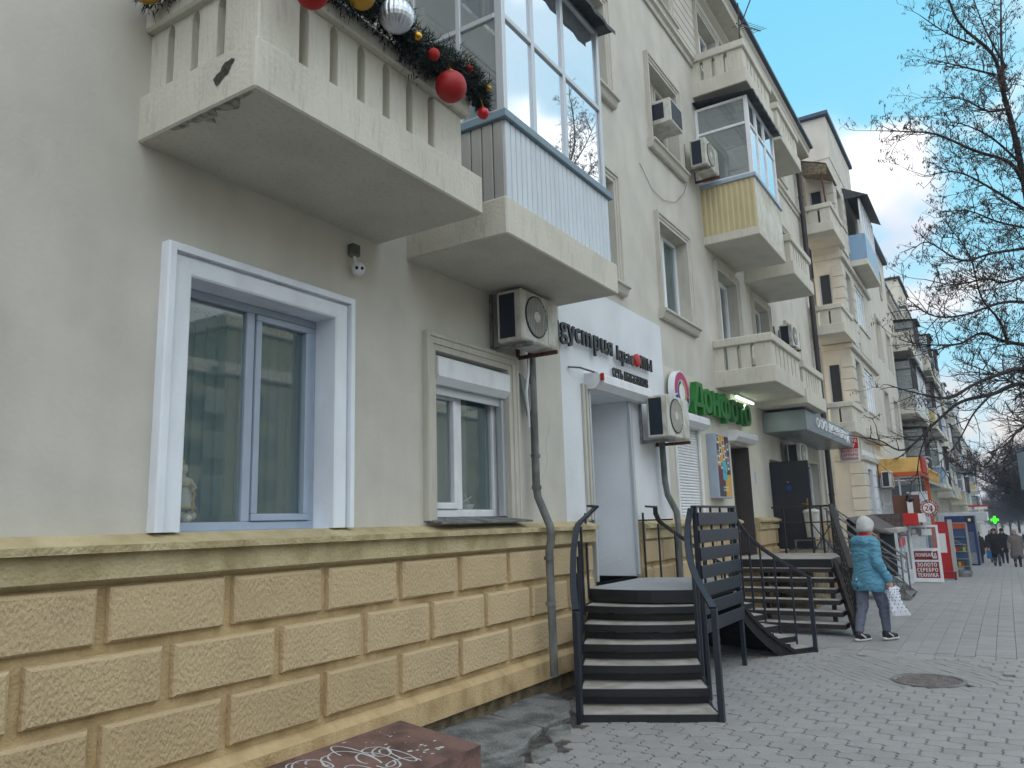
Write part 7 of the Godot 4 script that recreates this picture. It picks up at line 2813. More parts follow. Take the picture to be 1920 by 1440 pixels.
func head_bones(c: Vector3, F: Vector3, Rt: Vector3) -> Array:
	var U := Vector3.UP
	return [
		[c + U * 0.035 - F * 0.015, c + U * 0.03 + F * 0.01, 0.086, 0.083],
		[c - U * 0.02 + F * 0.02, c - U * 0.075 + F * 0.055, 0.068, 0.040],
		[c + F * 0.092 + U * 0.012, c + F * 0.112 - U * 0.022, 0.010, 0.015],
		[c + F * 0.088 - U * 0.052 - Rt * 0.02, c + F * 0.088 - U * 0.052 + Rt * 0.02, 0.012, 0.012],
		[c + Rt * 0.078 + U * 0.015, c + Rt * 0.082 - U * 0.02, 0.016, 0.012],
		[c - Rt * 0.078 + U * 0.015, c - Rt * 0.082 - U * 0.02, 0.016, 0.012],
		[c - U * 0.06 - F * 0.01, c - U * 0.15 - F * 0.02, 0.052, 0.058]]

func eyes(parent: Node3D, c: Vector3, F: Vector3, Rt: Vector3) -> void:
	for s in [-1, 1]:
		var mb := MB.new()
		mb.ball(c + F * 0.082 + Rt * 0.032 * s + Vector3(0, 0.012, 0), Vector3(0.012, 0.008, 0.012), 8, 6)
		part("eye", mb, M.black, parent)

func woman_in_blue() -> void:
	var base := Vector3(2.46, 0, -12.13)
	var F := Vector3(0.565, 0, -0.825).normalized()
	var Rt := Vector3(-F.z, 0, F.x)
	var P := func(f: float, r: float, u: float) -> Vector3: return base + F * f + Rt * r + Vector3.UP * u
	mat("skin", Color(0.76, 0.57, 0.49), 0.55)
	mat("jacket_blue", Color(0.33, 0.56, 0.66), 0.75, "mottle", Vector3(1.4, 1.4, 1.4), "n_wave", 0.9)
	mat("trousers_grey", Color(0.38, 0.40, 0.47), 0.92, "mottle", Vector3(1.5, 1.5, 1.5), "n_wave", 0.6)
	mat("hat_white", Color(0.80, 0.80, 0.80), 0.95, "grain", Vector3(3, 3, 3), "n_fine", 1.0)
	mat("sock_red", Color(0.70, 0.06, 0.09), 0.9)
	mat("shoe_navy", Color(0.045, 0.055, 0.085), 0.6)
	mat("cuff_grey", Color(0.24, 0.24, 0.25), 0.9)
	var hc: Vector3 = P.call(0.05, 0.0, 1.545)
	var hl: Vector3 = P.call(-0.03, -0.09, 0.86)
	var hr: Vector3 = P.call(-0.01, 0.09, 0.86)
	var kl: Vector3 = P.call(-0.085, -0.085, 0.48)
	var kr: Vector3 = P.call(0.12, 0.085, 0.49)
	var al: Vector3 = P.call(-0.22, -0.06, 0.10)
	var ar: Vector3 = P.call(0.17, 0.06, 0.10)
	var sr: Vector3 = P.call(-0.02, 0.155, 1.325)
	var er: Vector3 = P.call(-0.05, 0.225, 1.06)
	var wr: Vector3 = P.call(0.09, 0.265, 0.83)
	var sl: Vector3 = P.call(0.0, -0.155, 1.325)
	var el: Vector3 = P.call(0.14, -0.20, 1.12)
	var wl: Vector3 = P.call(0.20, -0.03, 1.345)
	var bones := head_bones(hc, F, Rt)
	bones.append([P.call(0, 0, 1.25), P.call(-0.01, 0, 1.0), 0.12, 0.10])
	bones.append([P.call(-0.01, 0, 1.0), P.call(-0.02, 0, 0.88), 0.10, 0.12])
	for l in [[hl, kl, 0.075, 0.05], [kl, al, 0.05, 0.035], [hr, kr, 0.075, 0.05], [kr, ar, 0.05, 0.035], [sr, er, 0.045, 0.036], [er, wr, 0.036, 0.026], [sl, el, 0.045, 0.036], [el, wl, 0.036, 0.026], [al, al + F * 0.1 - Vector3(0, 0.05, 0), 0.035, 0.03], [ar, ar + F * 0.1 - Vector3(0, 0.05, 0), 0.035, 0.03]]:
		bones.append(l)
	var mb := net(bones, 0.011, 0.02)
	var o := net(hand(wr, Vector3(0.12, -1, -0.1), -Rt, 1.3, 0.95), 0.0045, 0.006)
	mb.v.append_array(o.v); mb.n.append_array(o.n)
	o = net(hand(wl, F * 0.1 + Vector3.UP * 0.9 + Rt * 0.25, -F * 0.6 + Rt * 0.3, 0.9, 0.95), 0.0045, 0.006)
	mb.v.append_array(o.v); mb.n.append_array(o.n)
	var t := solo("person", mb, M.skin, "person in a turquoise jacket and white knitted hat standing with a patterned bag", "person", base)
	eyes(t, hc, F, Rt)
	# jacket: trunk, flared skirt, sleeves and a hood lying on the back
	var j := [
		[P.call(0.005, -0.10, 1.30), P.call(0.005, 0.10, 1.30), 0.105, 0.105],
		[P.call(0.0, -0.04, 1.20), P.call(-0.01, -0.035, 0.98), 0.155, 0.145],
		[P.call(0.0, 0.04, 1.20), P.call(-0.01, 0.035, 0.98), 0.155, 0.145],
		[P.call(-0.01, -0.035, 0.98), P.call(-0.02, -0.06, 0.775), 0.145, 0.172],
		[P.call(-0.01, 0.035, 0.98), P.call(0.0, 0.065, 0.775), 0.145, 0.172],
		[sr, er, 0.082, 0.068], [er, wr.lerp(er, 0.08), 0.068, 0.054],
		[sl, el, 0.082, 0.068], [el, wl.lerp(el, 0.15), 0.068, 0.05],
		[P.call(-0.09, -0.07, 1.36), P.call(-0.09, 0.07, 1.36), 0.075, 0.075],
		[P.call(-0.03, -0.08, 1.40), P.call(0.06, -0.07, 1.40), 0.05, 0.04],
		[P.call(-0.03, 0.08, 1.40), P.call(0.06, 0.07, 1.40), 0.05, 0.04]]
	mb = crumple(net(j, 0.011, 0.03), 0.014, Vector3(5.0, 9.0, 5.0), 3)
	# cut the hem level and hollow: move what lies below the hem up to it
	for i in mb.v.size():
		if mb.v[i].y < 0.685:
			var q := mb.v[i]
			q.y = 0.685 - 0.01 * sin(q.x * 21.0 + q.z * 17.0)
			mb.v[i] = q
	part("jacket", mb, M.jacket_blue, t)
	mb = MB.new()
	mb.tube([P.call(-0.185, -0.045, 0.83), P.call(-0.19, -0.045, 0.70)], 0.006, 5)
	part("back_vent", mb, M.shoe_navy, t)
	mb = MB.new()
	mb.ball(P.call(-0.19, -0.045, 0.84), Vector3(0.012, 0.014, 0.012), 8, 6)
	part("snap", mb, M.white_print, t)
	var rim := []
	for k in 21:
		var an := TAU * k / 20.0
		rim.append(P.call(-0.02 + cos(an) * 0.178, sin(an) * 0.165, 0.925))
	mb = MB.new()
	mb.tube([wr.lerp(er, 0.16), wr.lerp(er, -0.02)], [0.044, 0.036], 10)
	part("cuff", mb, M.cuff_grey, t)
	var tb := [[hl, kl, 0.095, 0.074], [kl, al + Vector3(0, 0.05, 0), 0.074, 0.052], [hr, kr, 0.095, 0.074], [kr, ar + Vector3(0, 0.05, 0), 0.074, 0.052], [hl, hr, 0.10, 0.10]]
	part("trousers", crumple(net(tb, 0.011, 0.02), 0.012, Vector3(6.0, 8.0, 6.0), 8), M.trousers_grey, t)
	for a in [al, ar]:
		mb = MB.new()
		mb.tube([a + Vector3(0, 0.06, 0), a - Vector3(0, 0.03, 0)], [0.047, 0.046], 12)
		part("sock", mb, M.sock_red, t)
		var toe: Vector3 = a + F * 0.155
		mb = net([[a + Vector3(0, 0.0, 0) - F * 0.015, a - Vector3(0, 0.02, 0), 0.056, 0.05], [a + F * 0.02 - Vector3(0, 0.035, 0), toe - Vector3(0, 0.045, 0), 0.048, 0.034], [a - F * 0.035 - Vector3(0, 0.05, 0), a - F * 0.02 - Vector3(0, 0.01, 0), 0.042, 0.042]], 0.008, 0.02)
		var sh := part("shoe", mb, M.shoe_navy, t)
		mb = net([[Vector3(a.x, 0.03, a.z) - F * 0.05, Vector3(a.x, 0.026, a.z) + F * 0.03, 0.042, 0.042, Vector3(1, 1.6, 1)], [Vector3(a.x, 0.026, a.z) + F * 0.03, Vector3(toe.x, 0.026, toe.z) + F * 0.02, 0.044, 0.034, Vector3(1, 1.6, 1)]], 0.008, 0.01)
		part("sole", mb, M.hat_white, sh)
		mb = MB.new()
		mb.bar(a + Rt * 0.05 + F * 0.06 - Vector3(0, 0.045, 0), a + Rt * 0.052 - F * 0.03 + Vector3(0, 0.01, 0), 0.008, 0.018)
		part("stripe", mb, M.hat_white, sh)
	mb = net([[hc + Vector3(0, 0.055, 0) - F * 0.02, hc + Vector3(0, 0.05, 0) + F * 0.015, 0.105, 0.098], [hc + Vector3(0, 0.0, 0) - F * 0.03 - Rt * 0.03, hc + Vector3(0, 0.0, 0) - F * 0.03 + Rt * 0.03, 0.088, 0.088], [hc + Vector3(0, 0.10, 0) - F * 0.03, hc + Vector3(0, 0.09, 0), 0.075, 0.075]], 0.008, 0.02)
	mb = crumple(mb, 0.006, Vector3(26.0, 5.0, 26.0), 5)
	for i in mb.v.size():
		if mb.v[i].y < hc.y - 0.045:
			mb.v[i] = Vector3(mb.v[i].x, hc.y - 0.045, mb.v[i].z)
	part("knitted_hat", mb, M.hat_white, t)
	mb = net([[P.call(-0.01, -0.035, 1.43), P.call(0.05, 0.0, 1.42), 0.052, 0.056], [P.call(-0.01, 0.035, 1.43), P.call(0.05, 0.0, 1.42), 0.052, 0.056]], 0.01, 0.02)
	part("scarf", mb, M.sock_red, t)
	# the bag hangs from her hand
	var b := thing("plastic_bag", "white plastic bag with small blue dots hanging from the hand of the person in turquoise", "bag", wr + Vector3(0.05, -0.46, -0.02))
	var top: Vector3 = wr + Vector3(0.015, -0.09, -0.01)
	mat("bag_white", Color(0.80, 0.82, 0.86), 0.5)
	mb = MB.new()
	var ax := (Rt * 0.35 + F * 0.94).normalized()
	var ay := ax.cross(Vector3.UP)
	var rows := [[0.0, 0.035, 0.02], [-0.05, 0.075, 0.035], [-0.10, 0.095, 0.04], [-0.17, 0.085, 0.045], [-0.25, 0.10, 0.05], [-0.33, 0.125, 0.05], [-0.385, 0.14, 0.035], [-0.39, 0.10, 0.005]]
	var drift := ax * 0.08
	var ring := func(q: Array, k: int, i: int) -> Vector3:
		var an := TAU * k / 20.0
		var wob := 1.0 + 0.14 * sin(an * 3.0 + i * 1.3) + 0.07 * sin(an * 7.0 + i * 2.1)
		return top + Vector3(0, q[0], 0) + drift * (-q[0] / 0.39) + (ax * cos(an) * q[1] + ay * sin(an) * q[2]) * wob
	for i in rows.size() - 1:
		for k in 20:
			mb.quad(ring.call(rows[i], k, i), ring.call(rows[i], k + 1, i), ring.call(rows[i + 1], k + 1, i + 1), ring.call(rows[i + 1], k, i + 1))
	mb.quad(top + Vector3(0, 0.0, 0) + ax * 0.03, top + ax * 0.10 + Vector3(0, -0.05, 0), top + ax * 0.125 + Vector3(0, -0.02, 0), top + ax * 0.06 + Vector3(0, 0.02, 0))
	part("film", mb, M.bag_white, b)
	mb = MB.new()
	for i in 8:
		for k in 20:
			if (i + k) % 2:
				continue
			var u := 0.12 + 0.8 * i / 8.0
			var s := u * 6.0
			var i0 := int(s)
			var P0: Vector3 = ring.call(rows[i0], k, i0).lerp(ring.call(rows[i0 + 1], k, i0 + 1), s - i0)
			var cn: Vector3 = top + drift * u + Vector3(0, -0.39 * u, 0)
			var outv := (P0 - cn).normalized()
			mb.bbox(P0 + outv * 0.001, Vector3(0.012, 0.014, 0.012), 0.003)
	part("printed_dots", mb, M.print_navy if M.has("print_navy") else mat("print_navy", Color(0.12, 0.16, 0.36), 0.6), b)

func pedestrian(base: Vector3, F: Vector3, h: float, coat: Color, hat: Color, legs: Color, label: String, hem: float, hair: bool, sd: float) -> void:
	var s := h / 1.68
	F = F.normalized()
	var Rt := Vector3(-F.z, 0, F.x)
	var P := func(f: float, r: float, u: float) -> Vector3: return base + (F * f + Rt * r + Vector3.UP * u) * s
	var st := 0.13 * sin(sd)
	var hc: Vector3 = P.call(0.02, 0, 1.55)
	var bones := head_bones(hc, F, Rt)
	var hl: Vector3 = P.call(0, -0.09, 0.88)
	var hr: Vector3 = P.call(0, 0.09, 0.88)
	var kl: Vector3 = P.call(0.06 + st * 0.6, -0.09, 0.48)
	var kr: Vector3 = P.call(0.06 - st * 0.6, 0.09, 0.48)
	var al: Vector3 = P.call(st, -0.09, 0.08)
	var ar: Vector3 = P.call(-st, 0.09, 0.08)
	var wl: Vector3 = P.call(0.10 - st, -0.27, 0.82)
	var wr: Vector3 = P.call(0.10 + st, 0.27, 0.82)
	var el: Vector3 = P.call(-0.02, -0.25, 1.08)
	var er: Vector3 = P.call(-0.02, 0.25, 1.08)
	bones.append([P.call(0, 0, 1.25), P.call(0, 0, 0.9), 0.12, 0.12])
	for l in [[hl, kl, 0.075, 0.05], [kl, al, 0.05, 0.035], [hr, kr, 0.075, 0.05], [kr, ar, 0.05, 0.035], [P.call(0, -0.17, 1.34), el, 0.045, 0.036], [el, wl, 0.036, 0.026], [P.call(0, 0.17, 1.34), er, 0.045, 0.036], [er, wr, 0.036, 0.026]]:
		bones.append(l)
	var mb := net(bones, 0.017, 0.02)
	for e in [[wl, Rt], [wr, -Rt]]:
		var o := net(hand(e[0], Vector3(0, -1, 0) + F * 0.2, e[1], 0.6), 0.007, 0.006)
		mb.v.append_array(o.v); mb.n.append_array(o.n)
	var t := solo("person", mb, M.skin, label, "person", base, "people walking up the pavement")
	eyes(t, hc, F, Rt)
	var j := [[P.call(0, -0.12, 1.32), P.call(0, 0.12, 1.32), 0.10, 0.10], [P.call(0, -0.05, 1.2), P.call(0, -0.06, hem + 0.18), 0.16, 0.19], [P.call(0, 0.05, 1.2), P.call(0, 0.06, hem + 0.18), 0.16, 0.19], [P.call(0, -0.18, 1.33), el, 0.08, 0.068], [el, wl.lerp(el, 0.1), 0.068, 0.055], [P.call(0, 0.18, 1.33), er, 0.08, 0.068], [er, wr.lerp(er, 0.1), 0.068, 0.055], [P.call(-0.02, -0.05, 1.42), P.call(-0.02, 0.05, 1.42), 0.085, 0.085]]
	mb = crumple(net(j, 0.017, 0.03), 0.02, Vector3(5.0, 6.0, 5.0), int(sd * 10.0))
	var cut: float = base.y + hem * s
	for i in mb.v.size():
		if mb.v[i].y < cut:
			mb.v[i] = Vector3(mb.v[i].x, cut, mb.v[i].z)
	part("coat", mb, mat("coat_%d" % int(sd * 10.0), coat, 0.9, "mottle", Vector3(1.2, 1.2, 1.2)), t)
	part("trousers", net([[hl, kl, 0.09, 0.07], [kl, al + Vector3(0, 0.1, 0), 0.07, 0.055], [hr, kr, 0.09, 0.07], [kr, ar + Vector3(0, 0.1, 0), 0.07, 0.055]], 0.017, 0.02), mat("legs_%d" % int(sd * 10.0), legs, 0.9), t)
	for a in [al, ar]:
		part("boot", net([[a + Vector3(0, 0.14, 0), a - Vector3(0, 0.02, 0), 0.055, 0.05], [a - Vector3(0, 0.035, 0), a + F * 0.13 - Vector3(0, 0.04, 0), 0.045, 0.035]], 0.014, 0.02), M.shoe_navy, t)
	var hm := mat("hat_%d" % int(sd * 10.0), hat, 0.95)
	if hair:
		part("hair", net([[hc + Vector3(0, 0.05, 0) - F * 0.02, hc + Vector3(0, 0.05, 0), 0.10, 0.095], [hc - F * 0.04 - Rt * 0.06, hc - F * 0.05 - Rt * 0.07 - Vector3(0, 0.16, 0), 0.05, 0.045], [hc - F * 0.04 + Rt * 0.06, hc - F * 0.05 + Rt * 0.07 - Vector3(0, 0.16, 0), 0.05, 0.045]], 0.014, 0.02), hm, t)
	else:
		part("hat", net([[hc + Vector3(0, 0.065, 0) - F * 0.02, hc + Vector3(0, 0.06, 0) + F * 0.01, 0.104, 0.098], [hc + Vector3(0, 0.02, 0) - F * 0.035, hc - F * 0.035, 0.09, 0.085]], 0.014, 0.02), hm, t)

func people() -> void:
	woman_in_blue()
	var toward := Vector3(0.03, 0, 1)
	pedestrian(Vector3(2.86, gy(-46.7), -46.7), toward, 1.55, Color(0.05, 0.06, 0.075), Color(0.06, 0.05, 0.05), Color(0.09, 0.09, 0.11), "person in a black puffer coat walking nearest the shop fronts", 0.42, false, 1.1)
	pedestrian(Vector3(3.64, gy(-41.6), -41.6), toward, 1.66, Color(0.06, 0.065, 0.08), Color(0.16, 0.10, 0.07), Color(0.30, 0.32, 0.36), "person in a long black coat in the middle of the walking group", 0.40, true, 2.2)
	pedestrian(Vector3(3.42, gy(-47.5), -47.5), toward, 1.64, Color(0.10, 0.06, 0.05), Color(0.72, 0.70, 0.68), Color(0.10, 0.12, 0.2), "person in a dark brown coat and pale hat half hidden in the group", 0.5, false, 0.7)
	pedestrian(Vector3(3.93, gy(-46.0), -46.0), toward, 1.68, Color(0.05, 0.06, 0.09), Color(0.05, 0.05, 0.06), Color(0.08, 0.10, 0.2), "person in a dark coat and black hat at the right of the group", 0.52, false, 2.9)
	pedestrian(Vector3(4.41, gy(-40.6), -40.6), toward, 1.60, Color(0.42, 0.40, 0.39), Color(0.60, 0.57, 0.55), Color(0.14, 0.13, 0.14), "person in a long grey coat and pale hat walking apart on the right", 0.34, false, 1.7)
	var mb := MB.new()
	mb.bbox(Vector3(3.36, gy(-41.6) + 0.52, -41.5), Vector3(0.2, 0.36, 0.12), 0.03)
	solo("blue_bag", mb, mat("bag_blue", Color(0.12, 0.40, 0.62), 0.6), "bright blue carrier bag beside the long black coat", "bag", Vector3(3.36, gy(-41.6) + 0.34, -41.5))
	mb = MB.new()
	mb.bbox(Vector3(2.56, gy(-46.7) + 0.52, -46.6), Vector3(0.22, 0.32, 0.12), 0.03)
	solo("maroon_bag", mb, mat("bag_maroon", Color(0.30, 0.06, 0.16), 0.6), "dark pink bag carried by the person nearest the shop fronts", "bag", Vector3(2.56, gy(-46.7) + 0.36, -46.6))

# ---------------------------------------------------------------- trees
func smooth_path(p: Array, per: int) -> Array:
	var o := []
	for i in p.size() - 1:
		var a: Vector3 = p[maxi(i - 1, 0)]
		var b: Vector3 = p[i]
		var c: Vector3 = p[i + 1]
		var d: Vector3 = p[mini(i + 2, p.size() - 1)]
		for k in per:
			o.append(b.cubic_interpolate(c, a, d, float(k) / per))
	o.append(p[p.size() - 1])
	return o

func twig(mb: MB, a: Vector3, dir: Vector3, L: float, r: float, rng: RandomNumberGenerator, seeds: MB, seedy: float, depth: int) -> void:
	var pts := [a]
	var n := 4 if L > 0.25 else 3
	var d := dir.normalized()
	var p := a
	for i in n:
		d = (d + Vector3(rng.randfn(), rng.randfn() + 0.25, rng.randfn()) * 0.20).normalized()
		p += d * L / n
		pts.append(p)
	var rr := []
	for i in pts.size():
		rr.append(lerpf(r, r * 0.4, float(i) / (pts.size() - 1)))
	mb.tube(pts, rr, 4 if r > 0.006 else 3, false)
	if depth > 0:
		var m := int(L / 0.13) + 1
		for i in m:
			var u := rng.randf_range(0.25, 1.0) * n
			var k := mini(int(u), n - 1)
			var q: Vector3 = pts[k].lerp(pts[k + 1], u - k)
			var dd: Vector3 = ((pts[k + 1] - pts[k]).normalized() + Vector3(rng.randfn(), rng.randfn() * 0.8, rng.randfn()) * 0.75).normalized()
			twig(mb, q, dd, L * rng.randf_range(0.3, 0.6), r * 0.6, rng, seeds, seedy, depth - 1)
	elif seedy > 0.0 and rng.randf() < seedy:
		for s in rng.randi_range(3, 6):
			var c: Vector3 = pts[n].lerp(pts[n - 1], rng.randf()) + Vector3(rng.randfn(), rng.randfn(), rng.randfn()) * 0.014
			var dn := Vector3(rng.randfn() * 0.35, -1.0, rng.randfn() * 0.35).normalized()
			var w := dn.cross(Vector3(rng.randfn(), 0, rng.randfn())).normalized() * 0.0075
			var l := rng.randf_range(0.035, 0.06)
			seeds.tri(c, c + dn * l * 0.6 + w, c + dn * l)
			seeds.tri(c, c + dn * l, c + dn * l * 0.6 - w)

func street_tree() -> void:
	mat("bark", Color(0.20, 0.175, 0.165), 0.95, "worn", Vector3(1.2, 0.4, 1.2), "n_rough", 1.0)
	mat("twig", Color(0.175, 0.15, 0.145), 0.95)
	mat("seed", Color(0.29, 0.23, 0.19), 0.95)
	M.seed.cull_mode = BaseMaterial3D.CULL_DISABLED
	var V := func(a: Array) -> Array:
		var o := []
		for i in range(0, a.size(), 3):
			o.append(Vector3(a[i], a[i + 1], a[i + 2]))
		return o
	var t := thing("street_tree", "nearest bare street tree reaching in from the right with hanging brown seeds", "tree", Vector3(5.75, 0, -15.0))
	var limbs := [
		["trunk", [5.75, -0.1, -15.0, 5.62, 1.6, -14.9, 5.42, 3.2, -14.7, 5.27, 4.32, -14.6, 5.2, 5.38, -14.6, 5.14, 6.3, -14.6, 5.11, 7.06, -14.5, 5.09, 7.87, -14.3, 5.02, 8.45, -14.1, 4.83, 8.93, -13.8, 4.54, 9.57, -13.5, 4.38, 10.32, -13.2], 0.14, 0.012, 0.85],
		["limb", [5.02, 8.45, -14.1, 5.1, 9.31, -14.3, 5.23, 10.59, -14.5], 0.04, 0.01, 0.8],
		["limb", [5.11, 6.97, -14.5, 4.92, 7.27, -14.2, 4.51, 7.46, -13.8, 4.03, 7.64, -13.4, 3.62, 7.76, -13.0, 3.24, 7.7, -12.7], 0.045, 0.006, 0.95],
		["limb", [4.92, 8.68, -13.9, 4.46, 9.0, -13.9, 4.1, 9.15, -13.7], 0.025, 0.006, 0.95],
		["limb", [5.13, 6.5, -14.6, 4.59, 6.92, -14.0, 4.18, 7.09, -13.6, 3.77, 7.02, -13.3], 0.03, 0.006, 0.9],
		["limb", [5.18, 5.9, -14.6, 4.59, 5.76, -13.9, 4.09, 5.62, -13.4, 3.73, 5.81, -13.0, 3.49, 5.65, -12.7], 0.032, 0.006, 0.9],
		["limb", [5.25, 4.9, -14.6, 4.55, 4.79, -13.6, 4.05, 4.6, -13.0, 3.67, 4.62, -12.5, 3.37, 4.8, -12.2], 0.034, 0.006, 0.55],
		["limb", [5.27, 4.2, -14.6, 4.55, 4.24, -13.8, 4.29, 4.39, -13.4, 3.94, 4.22, -13.0, 3.54, 4.12, -12.6, 3.28, 4.21, -12.4], 0.04, 0.006, 0.5],
		["limb", [4.55, 4.24, -13.8, 4.51, 4.58, -13.6, 4.32, 4.91, -13.4, 4.19, 5.56, -13.2, 3.98, 6.06, -13.0], 0.028, 0.006, 0.7],
		["limb", [5.36, 3.5, -14.65, 4.78, 3.86, -14.0, 4.35, 3.73, -13.4, 4.0, 3.52, -12.9, 3.67, 3.36, -12.4, 3.33, 3.38, -12.0, 3.04, 3.5, -11.7], 0.055, 0.006, 0.15],
		["limb", [5.40, 3.3, -14.7, 4.75, 3.63, -14.2, 4.25, 3.45, -13.4, 3.83, 3.25, -12.8, 3.47, 2.96, -12.2, 3.17, 2.65, -11.8, 2.89, 2.66, -11.4, 2.67, 2.76, -11.2], 0.05, 0.005, 0.08],
		["limb", [4.25, 3.45, -13.4, 3.98, 3.14, -13.0, 3.74, 2.71, -12.7, 3.49, 2.41, -12.4], 0.022, 0.005, 0.05],
		["limb", [3.47, 2.96, -12.2, 3.29, 2.55, -12.0, 3.22, 2.25, -11.9, 3.12, 2.18, -11.8], 0.012, 0.004, 0.0],
		["limb", [5.06, 8.2, -14.2, 4.75, 8.1, -13.9, 4.4, 8.25, -13.6, 4.05, 8.35, -13.4], 0.028, 0.006, 0.95],
		["limb", [4.7, 9.2, -13.7, 4.35, 9.5, -13.6, 4.0, 9.9, -13.5], 0.022, 0.006, 0.95],
		["limb", [5.1, 8.9, -14.2, 4.9, 9.6, -14.0, 4.75, 10.4, -13.9], 0.022, 0.006, 0.9],
		["limb", [5.16, 5.5, -14.6, 4.7, 5.3, -14.0, 4.35, 5.2, -13.6, 3.95, 5.1, -13.2, 3.6, 5.2, -12.8], 0.028, 0.006, 0.85],
		["limb", [5.12, 7.3, -14.5, 4.8, 7.75, -14.2, 4.45, 7.95, -13.9, 4.2, 8.0, -13.7], 0.026, 0.006, 0.95],
		["limb", [5.17, 6.2, -14.6, 4.7, 6.3, -14.1, 4.3, 6.45, -13.7, 3.95, 6.4, -13.4], 0.026, 0.006, 0.9],
		["limb", [5.5, 2.7, -14.8, 5.12, 3.15, -14.6, 4.67, 2.97, -14.0, 4.36, 2.72, -13.6, 4.08, 2.57, -13.3], 0.035, 0.006, 0.1]]
	var rng := RandomNumberGenerator.new()
	rng.seed = 77
	var tw := MB.new()
	var sd := MB.new()
	for l in limbs:
		var p: Array = V.call(l[1])
		for i in range(1, p.size() - 1):
			p[i] += Vector3(rng.randfn(), rng.randfn(), rng.randfn()) * 0.03
		var pts := smooth_path(p, 5)
		var rr := []
		for i in pts.size():
			rr.append(lerpf(l[2], l[3], pow(float(i) / (pts.size() - 1), 0.6)))
		var mb := MB.new()
		mb.tube(pts, rr, 10 if l[0] == "trunk" else 7)
		part(l[0], mb, M.bark, t)
		var len := 0.0
		for i in pts.size() - 1:
			var seg: Vector3 = pts[i + 1] - pts[i]
			len += seg.length()
			if l[0] == "trunk" and pts[i].y < 4.0:
				continue
			if len > (0.095 if l[4] > 0.4 else 0.10):
				len = 0.0
				for e in (2 if l[4] > 0.4 else 1):
					var out := Vector3(rng.randfn(), rng.randfn() * 0.9, rng.randfn())
					out = (out - seg.normalized() * out.dot(seg.normalized())).normalized()
					var f := float(i) / pts.size()
					var L := rng.randf_range(0.25, 0.75) * (1.0 - 0.35 * f)
					twig(tw, pts[i], seg.normalized() * 0.8 + out, L, 0.0075, rng, sd, l[4], 2 if L > 0.3 else 1)
		twig(tw, pts[pts.size() - 1], pts[pts.size() - 1] - pts[pts.size() - 2], 0.5, l[3], rng, sd, l[4], 2)
	part("twigs", tw, M.twig, t).set_meta("kind", "stuff")
	part("seed_clusters", sd, M.seed, t).set_meta("kind", "stuff")

func bare_tree(base: Vector3, h: float, sd: int, label: String) -> Node3D:
	var rng := RandomNumberGenerator.new()
	rng.seed = sd
	var t := thing("far_tree", label, "tree", base, "bare trees along the kerb")
	var mb := MB.new()
	var top := base + Vector3(rng.randfn() * 0.3, h * 0.42, rng.randfn() * 0.3)
	mb.tube([base - Vector3(0, 0.1, 0), base.lerp(top, 0.5) + Vector3(0.06, 0, 0.05), top], [0.2, 0.16, 0.12], 8)
	part("trunk", mb, M.bark, t)
	var tw := MB.new()
	var no := MB.new()
	for i in 11:
		var an := TAU * i / 11.0 + rng.randf()
		var from := base.lerp(top, rng.randf_range(0.6, 1.0))
		var d := Vector3(cos(an), rng.randf_range(0.25, 1.5), sin(an)).normalized()
		var L := h * rng.randf_range(0.35, 0.52)
		var pts := [from]
		var p := from
		for k in 5:
			d = (d + Vector3(rng.randfn() * 0.16, 0.06 + rng.randfn() * 0.12, rng.randfn() * 0.16)).normalized()
			p += d * L / 5.0
			pts.append(p)
		mb = MB.new()
		mb.tube(pts, [0.075, 0.06, 0.048, 0.036, 0.026, 0.014], 5)
		part("limb", mb, M.bark, t)
		for k in 70:
			var u := rng.randf_range(0.15, 1.0) * 5.0
			var q := mini(int(u), 4)
			var c: Vector3 = pts[q].lerp(pts[q + 1], u - q)
			var dd: Vector3 = ((pts[q + 1] - pts[q]).normalized() * 0.6 + Vector3(rng.randfn(), rng.randfn() * 0.8 + 0.2, rng.randfn())).normalized()
			twig(tw, c, dd, rng.randf_range(0.5, 1.4), 0.02, rng, no, 0.0, 1)
	part("twigs", tw, M.twig, t).set_meta("kind", "stuff")
	return t

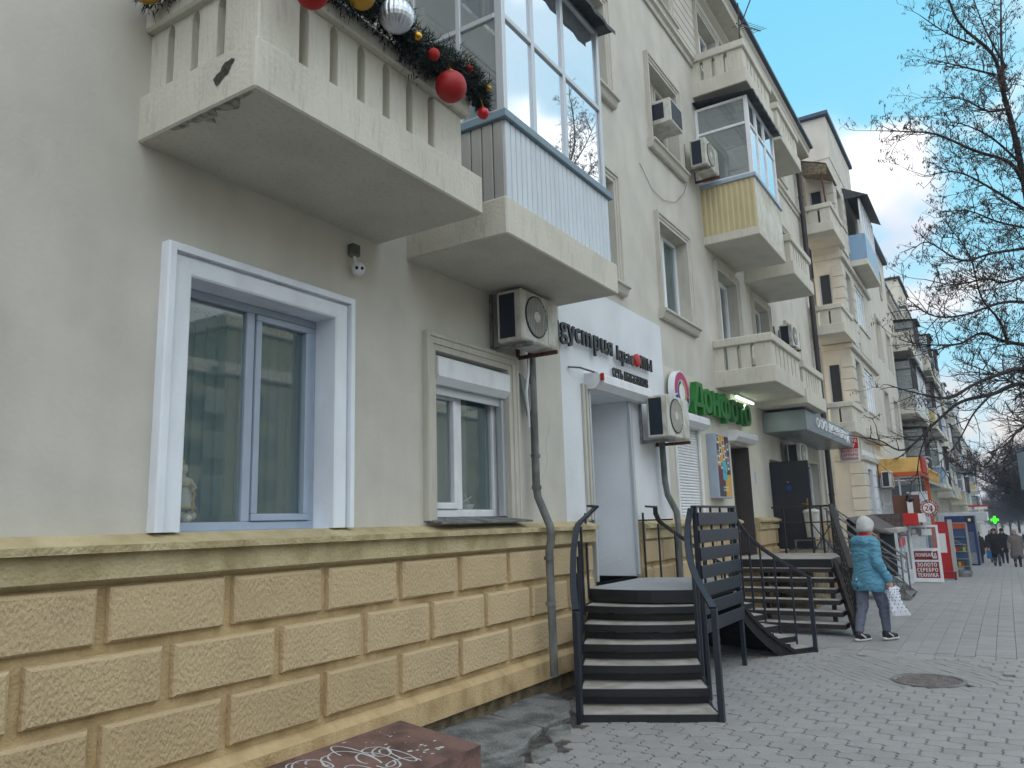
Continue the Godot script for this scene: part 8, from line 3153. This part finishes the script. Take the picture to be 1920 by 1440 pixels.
func far_trees() -> void:
	var a := bare_tree(Vector3(7.6, gy(-30), -30), 10.0, 5, "bare tree at the kerb just beyond the nearest street tree")
	var b := bare_tree(Vector3(6.9, gy(-58), -58), 11.5, 8, "bare tree behind the street sign board at the right edge")
	var at := [[8.4, -43.0, 0], [6.6, -67.0, 0], [7.0, -76.0, 1], [6.4, -86.0, 0], [7.2, -97.0, 1], [6.5, -110.0, 0], [5.6, -124.0, 1], [7.6, -140.0, 0], [4.5, -150.0, 1], [3.4, -166.0, 0], [6.3, -178.0, 1], [2.2, -190.0, 0]]
	var lab := ["bare kerb tree third in the line, mostly beyond the right edge", "dark bare tree over the white parked car", "bare tree in the middle of the far brown mass", "bare tree whose twigs reach towards the farthest houses", "bare tree deep in the far brown mass of branches", "small looking bare tree far down the pavement", "distant bare tree leaning over the pavement end", "second last bare tree closing the view of the street", "bare tree closing the end of the street", "faint bare tree behind the walking people", "hazy bare tree in the last gap above the walkers", "faintest bare tree beside the farthest house"]
	for i in at.size():
		copy(b if at[i][2] else a, Vector3(at[i][0], gy(at[i][1]), at[i][1]), 1.7 * i, lab[i], "bare trees along the kerb")

func parked_car() -> void:
	var z := -55.0
	var g := gy(z)
	var t := thing("parked_car", "white car parked far off under the trees at the right edge", "car", Vector3(5.5, g, z - 2.0))
	mat("car_white", Color(0.78, 0.79, 0.80), 0.25)
	var mb := MB.new()
	var prof := PackedVector2Array([Vector2(0, 0.28), Vector2(0.0, 0.62), Vector2(-0.12, 0.74), Vector2(-1.05, 0.88), Vector2(-1.75, 1.40), Vector2(-3.0, 1.44), Vector2(-3.85, 1.0), Vector2(-4.2, 0.92), Vector2(-4.25, 0.3)])
	mb.extrude(prof, Vector3(4.65, g, z), Vector3(0, 0, 1), Vector3.UP, Vector3(1.7, 0, 0))
	part("body", mb, M.car_white, t)
	mb = MB.new()
	mb.quad(Vector3(4.78, g + 0.92, z - 1.03), Vector3(6.22, g + 0.92, z - 1.03), Vector3(6.10, g + 1.38, z - 1.70), Vector3(4.90, g + 1.38, z - 1.70), Vector3(0, 0.5, 1))
	part("windscreen", mb, M.navy_dark, t)
	for x in [4.644, 6.356]:
		mb = MB.new()
		mb.quad(Vector3(x, g + 0.95, z - 1.25), Vector3(x, g + 0.98, z - 3.7), Vector3(x, g + 1.36, z - 3.0), Vector3(x, g + 1.36, z - 1.8))
		part("side_window", mb, M.navy_dark, t)
		for zz in [z - 0.8, z - 3.4]:
			mb = MB.new()
			mb.lathe([Vector2(0.0, -0.09), Vector2(0.31, -0.09), Vector2(0.31, 0.09), Vector2(0.0, 0.09)], Vector3(x, g + 0.31, zz), 16, Basis(Vector3(0, 0, 1), PI / 2))
			part("wheel", mb, M.black, t)
	for x in [4.85, 6.15]:
		mb = MB.new()
		mb.bbox(Vector3(x, g + 0.66, z + 0.0), Vector3(0.32, 0.13, 0.06), 0.02)
		part("headlight", mb, M.glass_film, t)
	mb = MB.new()
	mb.bbox(Vector3(5.5, g + 0.5, z + 0.005), Vector3(0.7, 0.16, 0.03), 0.01)
	part("grille", mb, M.black, t)
